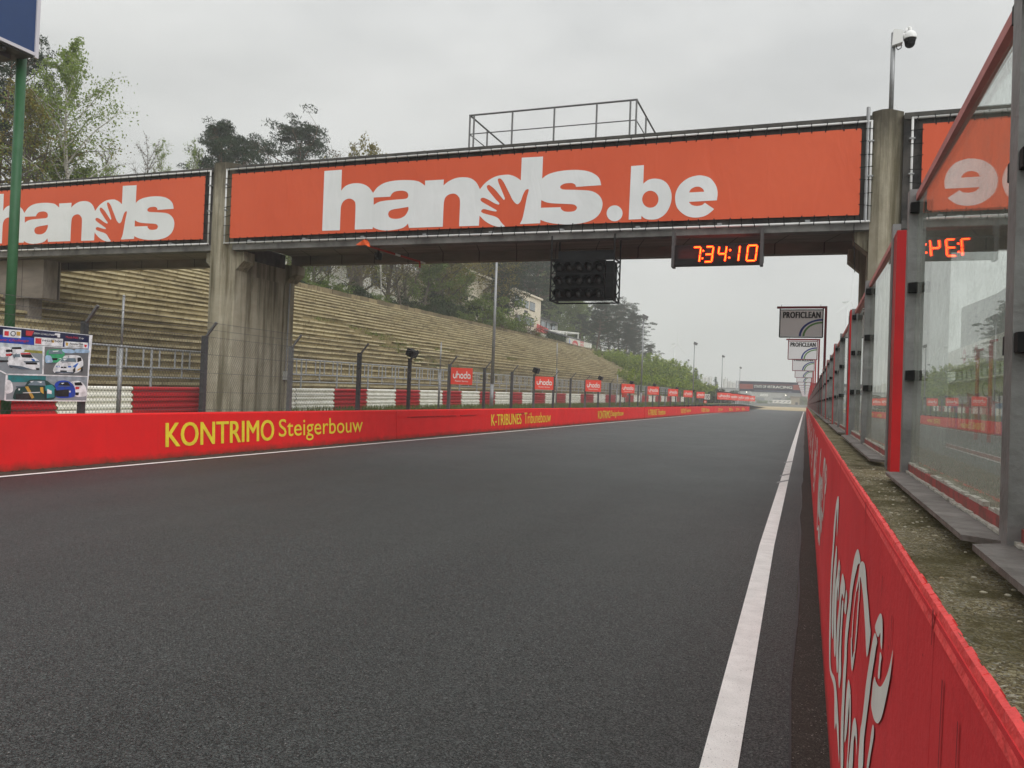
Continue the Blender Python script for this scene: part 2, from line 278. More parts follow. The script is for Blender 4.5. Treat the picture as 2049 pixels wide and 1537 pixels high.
MOSS = aggregate('mossy_concrete', [(0, (.10, .08, .045)), (.22, (.21, .17, .09)), (.45, (.15, .12, .07)), (.62, (.30, .26, .16)), (.80, (.24, .22, .18)), (.93, (.40, .37, .29))], (.07, .058, .020), 330, .9, (.45, .6))
CONC = stained_concrete()
CONCD = M('dark_concrete', (.12, .11, .1), .9, (.03, .03, .03), 3.0, bump=.4, bscale=30, stretch=(1, 1, .6), detail=9)
CONCS = plank_concrete()
FASC = M('fascia_concrete', (.2, .195, .185), .9, (.09, .088, .083), 2.5, bump=.4, bscale=30, detail=9)
ORANGE = M('orange_vinyl', (.60, .095, .04), .55, (.66, .115, .05), .25, spec=.2)
OWHITE = M('banner_white', (.75, .765, .77), .6, (.68, .70, .70), .8, spec=.2)
for _m in (ORANGE, OWHITE):
    _t = _m.node_tree; _b = [q for q in _t.nodes if q.type == 'BSDF_PRINCIPLED'][0]; _c = _t.nodes.new('ShaderNodeTexCoord'); _g = _t.nodes.new('ShaderNodeMapping'); _g.inputs['Scale'].default_value = (1.2, 1, .45); _z = _t.nodes.new('ShaderNodeTexNoise'); _z.inputs['Scale'].default_value = 1.6; _z.inputs['Detail'].default_value = 3; _z.inputs['Distortion'].default_value = .6
    _p = _t.nodes.new('ShaderNodeBump'); _p.inputs['Strength'].default_value = .28; _p.inputs['Distance'].default_value = .10
    _t.links.new(_c.outputs['Object'], _g.inputs[0]); _t.links.new(_g.outputs[0], _z.inputs['Vector']); _t.links.new(_z.outputs['Fac'], _p.inputs['Height']); _t.links.new(_p.outputs[0], _b.inputs['Normal'])
TUBE = M('white_tube', (.62, .62, .61), .5)
GALV = M('galvanised_steel', (.34, .345, .35), .5, (.24, .245, .25), 12, metal=.55, pos=(.3, .7), bump=.1)
GALVL = M('pale_galvanised', (.40, .41, .42), .55, (.3, .31, .32), 9, metal=.2)
GALVD = M('dull_galvanised', (.17, .17, .17), .6, (.12, .12, .12), 14, metal=.4)
POSTD = M('dark_fence_steel', (.045, .045, .048), .6, (.075, .075, .078), 8, metal=.2)
WIRE = M('fence_wire', (.10, .10, .10), .6, metal=.4)
BLACK = M('black_plastic', (.010, .010, .011), .6, (.016, .016, .016), 9, spec=.12)
POSTG = M('post_steel', (.25, .247, .243), .55, (.15, .147, .143), 11, metal=.3, bump=.15, pos=(.3, .7))
REDSTEEL = M('red_steel', (.42, .012, .014), .5, (.34, .012, .014), 6, spec=.25)
REDDARK = M('dark_red_steel', (.2, .012, .02), .45, (.16, .012, .018), 4)
PINKRAIL = M('weathered_red_rail', (.58, .21, .19), .6, (.44, .16, .15), 12)
SILL = M('sill_steel', (.10, .088, .08), .6, (.22, .2, .188), 16, metal=.3, bump=.2, pos=(.32, .7))
CAULK = M('sealant', (.45, .43, .38), .8, (.3, .28, .24), 40)
GREENP = M('green_pole_paint', (.018, .085, .03), .5, (.03, .11, .045), 3)
NAVY = M('navy_board', (.018, .045, .13), .4, (.022, .052, .15), 1)
SIGNRED = M('sign_red', (.74, .07, .045), .5, (.7, .065, .04), 2)
GRASS = M('grass_ground', (.07, .10, .028), .95, (.17, .15, .06), 1.5, bump=1., bscale=25, fine=(30, (.12, .17, .04), .5, .65))
GRASSH = M('hillside_grass', (.055, .09, .022), .95, (.16, .13, .06), .7, bump=1., bscale=20, fine=(12, (.10, .17, .03), .5, .65))
GRAVEL = M('gravel', (.42, .33, .18), .95, (.34, .27, .16), 3, bump=.6, bscale=60)
PITA = M('pit_asphalt', (.10, .105, .10), .7, (.14, .145, .14), .8, bump=.3, bscale=90)
BWHITE = M('white_render', (.7, .68, .62), .8, (.55, .53, .47), 1.5)
BCREAM = M('cream_render', (.66, .6, .48), .8, (.56, .5, .4), 1.2)
GREYROOF = M('grey_roof', (.12, .125, .13), .7, (.16, .165, .17), 2)
WINDOW = M('window_glass', (.03, .035, .04), .12, spec=.6)
STEPM = slab_mat('terrace_concrete_lit', (.375, .32, .195), (.49, .43, .275), (.14, .11, .06))  # treads lightened in colour to carry the sky light on their nosings
RISEM = slab_mat('riser_concrete_shaded', (.20, .163, .08), (.27, .22, .12), (.065, .052, .026))  # risers darkened in colour to hold the shade below the nosings
HALL = M('hall_cladding', (.42, .42, .4), .7, (.36, .36, .34), .3)
SILO = M('silo_white', (.62, .61, .57), .6, (.5, .49, .46), .4)
CARBLK = M('print_black', (.012, .012, .014), .5)

# ------------------------------------------------------------------ object helpers
LOC = {}
def tag(o, label=None, cat=None, group=None, kind=None):
    if label: o['label'] = label
    if cat: o['category'] = cat
    if group: o['group'] = group
    if kind: o['kind'] = kind
    return o
def thing(name, label, cat, loc=(0, 0, 0), group=None):
    o = bpy.data.objects.new(name, None); COL.objects.link(o); o.location = loc; o.empty_display_size = .2
    LOC[o.name] = np.array(loc, float); return tag(o, label, cat, group)
def copy_tree(o, parent=None):
    c = o.copy(); COL.objects.link(c); c.parent = parent
    if o.name in LOC: LOC[c.name] = LOC[o.name].copy()
    for ch in list(o.children): copy_tree(ch, c)
    return c
def dup(o, loc, rz=0., s=1., label=None, group=None):
    c = copy_tree(o); c.location = loc; c.rotation_euler = (0, 0, rz)
    c.scale = (s, s, s) if not hasattr(s, '__len__') else s
    if label: c['label'] = label
    if group: c['group'] = group
    return c

class MB:
    def __init__(s): s.v = []; s.f = []; s.mi = []; s.cur = 0
    def add(s, vs, fs):
        k = len(s.v); s.v += [tuple(map(float, p)) for p in vs]; s.f += [tuple(i + k for i in f) for f in fs]; s.mi += [s.cur] * len(fs)
        return s
    def quad(s, a, b, c, d): return s.add([a, b, c, d], [(0, 1, 2, 3)])
    def poly(s, ps): return s.add(ps, [tuple(range(len(ps)))])
    def hexa(s, b, t):
        return s.add(list(b) + list(t), [(3, 2, 1, 0), (4, 5, 6, 7), (0, 1, 5, 4), (1, 2, 6, 5), (2, 3, 7, 6), (3, 0, 4, 7)])
    def box(s, x0, x1, y0, y1, z0, z1):
        return s.hexa([(x0, y0, z0), (x1, y0, z0), (x1, y1, z0), (x0, y1, z0)], [(x0, y0, z1), (x1, y0, z1), (x1, y1, z1), (x0, y1, z1)])
    def bar(s, a, b, w, h=None, up=(0, 0, 1)):
        a = np.array(a, float); b = np.array(b, float); d = b - a; d /= np.linalg.norm(d); u = np.array(up, float)
        if abs(d @ u) > .98: u = np.array([1., 0, 0])
        x = np.cross(d, u); x /= np.linalg.norm(x); y = np.cross(x, d); h = h or w
        o = [(-.5, -.5), (.5, -.5), (.5, .5), (-.5, .5)]
        A = [a + x * w * p + y * h * q for p, q in o]; B = [b + x * w * p + y * h * q for p, q in o]
        return s.hexa(A, B)
    def tube(s, a, b, r, r2=None, n=8, cap=True):
        a = np.array(a, float); b = np.array(b, float); d = b - a; ln = np.linalg.norm(d)
        if ln < 1e-6: return s
        d /= ln; u = np.array([0, 0, 1.]) if abs(d[2]) < .95 else np.array([1., 0, 0])
        x = np.cross(d, u); x /= np.linalg.norm(x); y = np.cross(x, d); r2 = r if r2 is None else r2
        vs = []
        for p, q in ((a, r), (b, r2)):
            for i in range(n):
                t = 2 * math.pi * i / n; vs.append(p + (x * math.cos(t) + y * math.sin(t)) * q)
        fs = [(i, (i + 1) % n, n + (i + 1) % n, n + i) for i in range(n)]
        if cap: fs += [tuple(range(n - 1, -1, -1)), tuple(range(n, 2 * n))]
        return s.add(vs, fs)
    def path(s, pts, r, n=6):
        for a, b in zip(pts[:-1], pts[1:]): s.tube(a, b, r, n=n)
        return s
    def prism(s, prof, a, b, ax='y'):
        """profile [(u,v)] extruded along an axis from a to b; u,v = the other two axes in order."""
        def P(u, v, t):
            return (u, t, v) if ax == 'y' else ((t, u, v) if ax == 'x' else (u, v, t))
        n = len(prof)
        vs = [P(u, v, a) for u, v in prof] + [P(u, v, b) for u, v in prof]
        return s.add(vs, [(i, (i + 1) % n, n + (i + 1) % n, n + i) for i in range(n)] + [tuple(range(n - 1, -1, -1)), tuple(range(n, 2 * n))])
    def ellipsoid(s, c, rx, ry, rz, nu=12, nv=8, v0=0., v1=1.):
        vs = []; fs = []
        for j in range(nv + 1):
            ph = math.pi * (v0 + (v1 - v0) * j / nv)
            for i in range(nu):
                th = 2 * math.pi * i / nu
                vs.append((c[0] + rx * math.sin(ph) * math.cos(th), c[1] + ry * math.sin(ph) * math.sin(th), c[2] + rz * math.cos(ph)))
        for j in range(nv):
            for i in range(nu):
                fs.append((j * nu + i, (j + 1) * nu + i, (j + 1) * nu + (i + 1) % nu, j * nu + (i + 1) % nu))
        return s.add(vs, fs)
    def build(s, name, mat, parent=None, smooth=False, label=None):
        me = bpy.data.meshes.new(name)
        v = np.array(s.v, float)
        if parent is None:
            o0 = np.array([(v[:, 0].min() + v[:, 0].max()) / 2, (v[:, 1].min() + v[:, 1].max()) / 2, v[:, 2].min()])
        else:
            p = parent; o0 = np.zeros(3)
            while p is not None:
                if p.name in LOC: o0 = LOC[p.name]; break
                p = p.parent
        me.from_pydata((v - o0).tolist(), [], s.f)
        mats = mat if isinstance(mat, (list, tuple)) else [mat]
        for m in mats: me.materials.append(m)
        if len(mats) > 1: me.polygons.foreach_set('material_index', s.mi)
        bm = bmesh.new(); bm.from_mesh(me); bmesh.ops.recalc_face_normals(bm, faces=bm.faces); bm.to_mesh(me); bm.free()
        if smooth: me.polygons.foreach_set('use_smooth', [True] * len(me.polygons))
        o = bpy.data.objects.new(name, me); COL.objects.link(o)
        if parent is None: o.location = o0; LOC[o.name] = o0
        else: o.parent = parent
        if label: o['label'] = label
        return o
def struct(o): o['kind'] = 'structure'; return o

# flat lettering and outlines ------------------------------------------------------------
def catmull(pts, step=4):
    """closed loop; points with a third entry are corners."""
    n = len(pts); res = []
    P = [np.array(p[:2], float) for p in pts]; cor = [len(p) > 2 for p in pts]
    for i in range(n):
        p1 = P[i]; p2 = P[(i + 1) % n]
        p0 = P[i - 1] if not cor[i] else p1 - (p2 - p1) * .3
        p3 = P[(i + 2) % n] if not cor[(i + 1) % n] else p2 + (p2 - p1) * .3
        for k in range(step):
            t = k / step
            res.append(.5 * ((2 * p1) + (-p0 + p2) * t + (2 * p0 - 5 * p1 + 4 * p2 - p3) * t * t + (-p0 + 3 * p1 - 3 * p2 + p3) * t ** 3))
    return res
def fill2d(loops):
    """fill 2-D loops (with holes) -> verts, faces"""
    cu = bpy.data.curves.new('tmp', 'CURVE'); cu.dimensions = '2D'; cu.fill_mode = 'BOTH'
    for lp in loops:
        s = cu.splines.new('POLY'); s.points.add(len(lp) - 1); s.use_cyclic_u = True
        for p, q in zip(s.points, lp): p.co = (q[0], q[1], 0, 1)
    o = bpy.data.objects.new('tmp', cu); COL.objects.link(o)
    dg = bpy.context.evaluated_depsgraph_get(); me = bpy.data.meshes.new_from_object(o.evaluated_get(dg))
    vs = [tuple(v.co[:2]) for v in me.vertices]; fs = [tuple(p.vertices) for p in me.polygons]
    bpy.data.objects.remove(o); bpy.data.curves.remove(cu); bpy.data.meshes.remove(me)
    return vs, fs
_TX = {}
def text2d(s, bold=0., shear=0., spacing=1.):
    if 'M' in s: bold = 0.           # this font's M folds over itself when its outline is offset
    k = (s, bold, shear, spacing)
    if k in _TX: return _TX[k]
    cu = bpy.data.curves.new('tmp', 'FONT'); cu.body = s; cu.size = 1; cu.offset = bold; cu.shear = shear; cu.space_character = spacing; cu.resolution_u = 4; cu.fill_mode = 'BOTH'
    o = bpy.data.objects.new('tmp', cu); COL.objects.link(o)
    dg = bpy.context.evaluated_depsgraph_get(); me = bpy.data.meshes.new_from_object(o.evaluated_get(dg))
    v = np.array([p.co[:2] for p in me.vertices]); fs = [tuple(p.vertices) for p in me.polygons]
    bpy.data.objects.remove(o); bpy.data.curves.remove(cu); bpy.data.meshes.remove(me)
    v -= v.min(0); v /= v.max(0)      # unit box
    _TX[k] = (v, fs); return _TX[k]
def put(mb, vs, fs, fn): mb.add([fn(*p) for p in vs], fs)
def text_on(mb, s, p00, p10, p01, p11=None, **k):
    """text filling the (bilinear) quad p00 (lower left) p10 (lower right) p01 (upper left)"""
    p00, p10, p01 = (np.array(p, float) for p in (p00, p10, p01)); p11 = p10 + p01 - p00 if p11 is None else np.array(p11, float)
    fat = k.pop('fat', 0.); v, fs = text2d(s, **k)
    nrm = np.cross(p10 - p00, p01 - p00); nrm /= np.linalg.norm(nrm); hgt = np.linalg.norm(p01 - p00); ux = (p10 - p00) / np.linalg.norm(p10 - p00)
    for i, q in enumerate((0, -fat, fat) if fat else (0,)):      # heavier strokes: shifted copies, each a hair further out
        fn = lambda a, b: p00 * (1 - a) * (1 - b) + p10 * a * (1 - b) + p01 * (1 - a) * b + p11 * a * b + ux * q * hgt
        for j, f in enumerate(fs):       # some glyphs fold over themselves: no two faces share a plane
            mb.add([fn(*v[k]) + nrm * (.0012 * i + .00012 * (j % 9)) for k in f], [tuple(range(len(f)))])
    return mb
ORD = ['first', 'second', 'third', 'fourth', 'fifth', 'sixth', 'seventh', 'eighth', 'ninth', 'tenth', 'eleventh', 'twelfth', 'thirteenth', 'fourteenth', 'fifteenth']
def lerp(x, xs, ys): return float(np.interp(x, xs, ys))

# =================================================================== SETTING
def gz(y): return lerp(y, [-20, 0, 20, 27, 45, 95, 160, 230, 300], [.35, .4, .6, .7, .82, 1.12, 1.25, .6, .1])
def hill(x, y):
    """ground height left of the track"""
    g = gz(y); d = -x
    if d < 17.2: return g
    k = lerp(y, [-50, 150, 215, 290], [1, 1, .35, 0])
    up = 0.3 * min(1, (d - 17.2) / 1.2)
    if d > 18.8: up += min((d - 18.8), 12.2) * .535
    if d > 31: up += lerp(d, [31, 45, 80, 200], [.2, 1.4, 2.0, 2.0]) 
    return g + up * k + .0045 * max(0, y - 20) * (1 if d > 19 else 0) * k
mb = MB(); mb.quad((-2500, -500, -.06), (2500, -500, -.06), (2500, 3500, -.06), (-2500, 3500, -.06))
struct(mb.build('ground', GRASS))
mb = MB()
xs = [-11.9, -12.6, -14, -16, -17.2, -18, -18.8, -20, -22, -24, -26, -28, -30, -31, -33, -36, -40, -46, -55, -80, -140, -260]
ys = [-60, -20] + list(np.arange(-5, 160, 3.)) + list(np.arange(160, 300, 6.))
for i, y in enumerate(ys):
    for x in xs:
        z = hill(x, y) + (rnd.uniform(-.05, .05) if x < -12.8 else 0)
        if x < -18.6 and x > -31.2 and -8 < y < 117: z -= .45        # under the terraces
        mb.v.append((x, y, z))
nx = len(xs)
for j in range(len(ys) - 1):
    for i in range(nx - 1):
        mb.f.append((j * nx + i, j * nx + i + 1, (j + 1) * nx + i + 1, (j + 1) * nx + i)); mb.mi.append(0)
struct(mb.build('hillside', GRASSH, smooth=True))
# asphalt of the track, widening to the left after the wall ends
mb = MB(); mb.poly([(-.02, -12, 0), (-.02, 205, 0), (-75, 262, 0), (-75, 205, 0), (-20, 156, 0), (-11.15, 152, 0), (-11.15, -12, 0)])
struct(mb.build('track', ASPH))
mb = MB()
ysx = np.arange(-12, 205, 1.1); rr = random.Random(3)
L_ = [(-.02 + rr.uniform(-.012, .012) * (1.5 if y < 30 else 1), y, .004) for y in ysx]
for (a, b) in zip(L_[:-1], L_[1:]): mb.quad((a[0], a[1], .004), (.2, a[1], .004), (.2, b[1], .004), (b[0], b[1], .004))
struct(mb.build('track_edge', OLDASPH))
mb = MB()
for (a, b) in zip(L_[:-1], L_[1:]):
    wd = rr.uniform(.004, .012); mb.quad((a[0] - wd, a[1], .008), (a[0] + wd, a[1], .008), (b[0] + wd, b[1], .008), (b[0] - wd, b[1], .008))
struct(mb.build('track_joint', CARBLK))
mb = MB(); mb.quad((-11.85, -12, .004), (-11.12, -12, .004), (-11.12, 152, .004), (-11.85, 152, .004))
struct(mb.build('verge', DIRT))
mb = MB(); EL = [(-12, -.30), (1., -.345), (3.3, -.362), (8.7, -.413), (30, -.432), (72, -.445), (190, -.46)]
for (y0, x0), (y1, x1) in zip(EL[:-1], EL[1:]): mb.quad((x0, y0, .006), (x0 + .147, y0, .006), (x1 + .147, y1, .006), (x1, y1, .006))
struct(mb.build('edge_line', WLINE))
mb = MB()
for (y, dx) in ((15.5, 0), (17.0, .01), (21, 0)): mb.quad((-.47 + dx, y, .0095), (-.47 + dx, y + .35, .0095), (-.27, y + .95, .0095), (-.27, y + .7, .0095))
struct(mb.build('tyre_mark', M('rubber_mark', (.16, .16, .16), .7, (.4, .4, .39), 30)))
mb = MB(); mb.quad((-11.13, -12, .008), (-11.02, -12, .008), (-11.0, 152, .008), (-11.13, 152, .008))
struct(mb.build('edge_line', WLINE))
mb = MB(); mb.hexa([(-90, 262, -.05), (-75, 262, .003), (.1, 205, .003), (12, 205, -.05)], [(-90, 330, .65), (-75, 320, .7), (.1, 285, .7), (12, 285, .65)])
mb = MB(); mb.add([(-75, 262, .01), (0.1, 204.6, .01), (14, 204.6, .01), (14, 290, .62), (0, 290, .62), (-75, 330, .62)], [(0, 1, 2, 3, 4, 5)])
struct(mb.build('gravel_trap', GRAVEL))
mb = MB(); mb.add([(-200, 325, .3), (-75, 330, .55), (0, 290, .55), (60, 290, .55), (60, 420, 1.2), (-200, 440, 1.2)], [(0, 1, 2, 3, 4, 5)])
struct(mb.build('far_lawn', M('far_lawn', (.10, .115, .06), .95, (.15, .15, .09), .2)))
mb = MB(); mb.quad((.6, -12, -.02), (40, -12, -.02), (40, 205, -.02), (.6, 205, -.02)); struct(mb.build('pit_lane', PITA))
mb = MB(); mb.quad((5.45, -5, -.012), (6.2, -5, -.012), (6.2, 120, -.012), (5.45, 120, -.012)); struct(mb.build('pit_line', WLINE))
mb = MB(); mb.quad((5.58, -5, -.006), (6.07, -5, -.006), (6.07, 120, -.006), (5.58, 120, -.006)); struct(mb.build('pit_line', REDP))

# ------------------------------------------------------------------- left barrier wall
def wall_pt(x):   # plane of the barrier face
    return lambda px, py: atX(px, py, x)
lw = thing('barrier_wall', 'long low red concrete wall with yellow painted lettering along the left edge of the track', 'wall', (-11.8, 20, 0))
segs = [-14, 20.93, 30.0, 40.8, 60, 80, 103.2]
mb = MB(); rr = random.Random(5)
for a, b in zip(segs[:-1], segs[1:]):
    o = rr.uniform(-.012, .012); t = .878 + rr.uniform(-.008, .008)
    mb.prism([(-11.98, -.05), (-11.62 + o, -.05), (-11.66 + o, t - .02), (-11.685 + o, t), (-11.98, t)], a + .012, b - .012, 'y')
mb.build('wall_body', REDW, lw)
mb = MB(); mb.box(-11.95, -11.72, -14, 103.1, .02, .84); mb.build('joint_filler', M('joint_dark', (.12, .012, .014), .9), lw)
# yellow lettering painted on the face
def wl_text(s, y0, y1, z0, z1, **k):
    m = MB(); X = -11.625
    fx = lambda z: X - .046 * z + .02
    text_on(m, s, (fx(z0), y0, z0), (fx(z0), y1, z0), (fx(z1), y0, z1), **k)
    return m
def yl(px, py): return atX(px, py, -11.65)
def zz(px, py): return yl(px, py)
wy = lambda px, py: yl(px, py)[1]
words = [('KONTRIMO', wy(330, 870), wy(546, 865), .22, .70, .022), ('Steigerbouw', wy(556, 865), wy(724, 860), .16, .71, .004),
         ('K-TRIBUNES', wy(982, 842), wy(1042, 840), .22, .68, .018), ('Tribunebouw', wy(1048, 840), wy(1101, 837), .22, .71, .004)]
for (s, a, b, z0, z1, bo) in words: wl_text(s, a, b, z0, z1, bold=min(bo, .002), fat=bo * 1.1 if bo > .01 else 0).build('lettering', YEL, lw)
rest = [(1196, 1221, 'KONTRIMO', .022), (1222.5, 1247, 'Steigerbouw', .006), (1297, 1314, 'K-TRIBUNES', .018), (1315.5, 1331, 'Tribunebouw', .006), (1362, 1372, 'KONTRIMO', .022), (1373, 1382, 'Steigerbouw', .006), (1403, 1411, 'K-TRIBUNES', .02), (1412, 1419, 'Tribunebouw', .01)]
for a, b, s, bo in rest: wl_text(s, wy(a, 825), wy(b, 824), .22, .7, bold=.002, fat=bo * .8).build('lettering', YEL, lw)
# chipped ridge marks on the second segment, their shadow put into the dark red
mb = MB(); rr = random.Random(9)
for (ya, yb, z) in [(21.6, 25.2, .66), (25.6, 27.1, .665), (31.2, 33.2, .68)]:
    y = ya; 
    while y < yb: 
        st = rr.uniform(.15, .4); x = -11.62 - .046 * z + .028; mb.box(x - .02, x + .006, y, min(y + st, yb), z + rr.uniform(-.01, .012), z + .014 + rr.uniform(0, .012)); y += st
mb.build('chipped_ridge_shadow', M('ridge_shadow_red', (.34, .010, .012), .9), lw)
# far, slightly set-back stretch of wall past the gap
fw = thing('barrier_wall', 'far stretch of red wall set back beyond the gap, below the row of five red signs', 'wall', (-11, 125, 0))
mb = MB(); p = [(-13.2, 96), (-12.3, 99.5), (-11.35, 107), (-9.75, 151)]
for (x0, y0), (x1, y1) in zip(p[:-1], p[1:]): mb.hexa([(x0 - .35, y0, 0), (x0, y0, 0), (x1, y1, 0), (x1 - .35, y1, 0)], [(x0 - .35, y0, .93), (x0, y0, .93), (x1, y1, .87), (x1 - .35, y1, .87)])
mb.build('wall_body', REDW, fw)
m = MB(); dv = np.array([1.6, 44, 0.]); dv /= np.linalg.norm(dv)
for i, t in enumerate([3, 14.5, 23, 31.5]):
    a = np.array([-11.35 + .04, 107, 0]) + dv * t
    text_on(m, 'KONTRIMO' if i % 2 == 0 else 'K-TRIBUNES', a + [0, 0, .22], a + dv * 2.2 + [0, 0, .22], a + [0, 0, .66], bold=.03)
    text_on(m, 'Steigerbouw' if i % 2 == 0 else 'Tribunebouw', a + dv * 2.4 + [0, 0, .22], a + dv * 4.6 + [0, 0, .22], a + dv * 2.4 + [0, 0, .68], bold=.01)
m.build('lettering', YEL, fw)

# ------------------------------------------------------------------- pit wall (right)
pw = thing('pit_wall', 'tall red pit wall with white script lettering and mossy concrete top beside the track', 'wall', (.4, 10, 0))
PX = lambda z: .14 + .0159 * z
mb = MB(); rr = random.Random(2)
sy = [-3, 1.107, 2.27, 3.86, 4.67, 8.54, 12.4, 16.3, 20.2] + list(np.arange(24, 200, 3.9))
mb.box(.2, .72, -3, 198, -.05, 1.243); mb.build('concrete_core', CONC, pw)
mb = MB()
for a, b in zip(sy[:-1], sy[1:]): mb.hexa([(PX(0), a + .0012, -.02), (.22, a + .0012, -.02), (.22, b - .0012, -.02), (PX(0), b - .0012, -.02)], [(PX(1.24), a + .0012, 1.242), (.22, a + .0012, 1.242), (.22, b - .0012, 1.242), (PX(1.24), b - .0012, 1.242)])
mb.build('painted_face', REDP, pw)
# ragged painted rim where the face meets the top
mb = MB(); y = -1.
while y < 60:
    st = .022 if y < 6 else .4; ww = rr.uniform(.007, .011); zt = 1.2515 + rr.uniform(0, .0012)
    mb.hexa([(PX(1.24) - .002, y, 1.225), (PX(1.24) + .03, y, 1.225), (PX(1.24) + .03, y + st, 1.225), (PX(1.24) - .002, y + st, 1.225)],
            [(PX(1.24) + .003, y, zt), (PX(1.24) + ww, y, zt + .003), (PX(1.24) + ww, y + st, zt + .003), (PX(1.24) + .003, y + st, zt)]); y += st
mb.build('painted_rim', REDEDGE, pw)
# rough concrete top (real relief near the camera)
mb = MB(); ys_ = list(np.arange(-.6, 5, .035)) + list(np.arange(5, 198, 2.))
xs_ = [PX(1.25) + .006 + .0365 * i for i in range(16)]
for y in ys_:
    for i, x in enumerate(xs_):
        a = .004 if y < 5 else .002; mb.v.append((x, y, 1.251 + rr.uniform(-a, a) + .006 * math.sin(y * 1.7 + x * 9) * .5))
nx = len(xs_)
for j in range(len(ys_) - 1):
    for i in range(nx - 1): mb.f.append((j * nx + i, j * nx + i + 1, (j + 1) * nx + i + 1, (j + 1) * nx + i)); mb.mi.append(0)
mb.build('mossy_top', MOSS, pw, smooth=True)
mb = MB()
for k in range(130):       # loose chips lying on the top
    y = rr.uniform(.5, 3.5); x = rr.uniform(.19, .30); s_ = rr.uniform(.0012, .0042)
    mb.ellipsoid((x, y, 1.256), s_ * 1.3, s_, s_ * .6, 6, 4)
mb.build('stone_chips', M('chip_pale', (.5, .47, .38), .9, (.25, .2, .12), 60), pw)
# dark tears and runs in the paint below the rim
mb = MB()
for (y, z0, z1, wd) in [(1.107, 1.205, 1.25, .006), (2.27, 1.19, 1.25, .008), (3.86, 1.17, 1.25, .010), (1.02, .86, 1.19, .0035), (1.55, 1.06, 1.13, .0035), (1.5, 1.0, 1.04, .004), (.92, 1.05, 1.18, .003), (1.75, 1.12, 1.16, .004), (2.05, 1.04, 1.12, .003), (1.3, .7, .74, .005), (1.19, .62, .9, .002)]:
    mb.quad((PX(z0) - .0025, y - wd * .3, z0), (PX(z0) - .0025, y + wd * .3, z0), (PX(z1) - .0025, y + wd, z1), (PX(z1) - .0025, y - wd, z1))
mb.build('paint_tear', M('tear_dark', (.26, .02, .024), .9), pw)
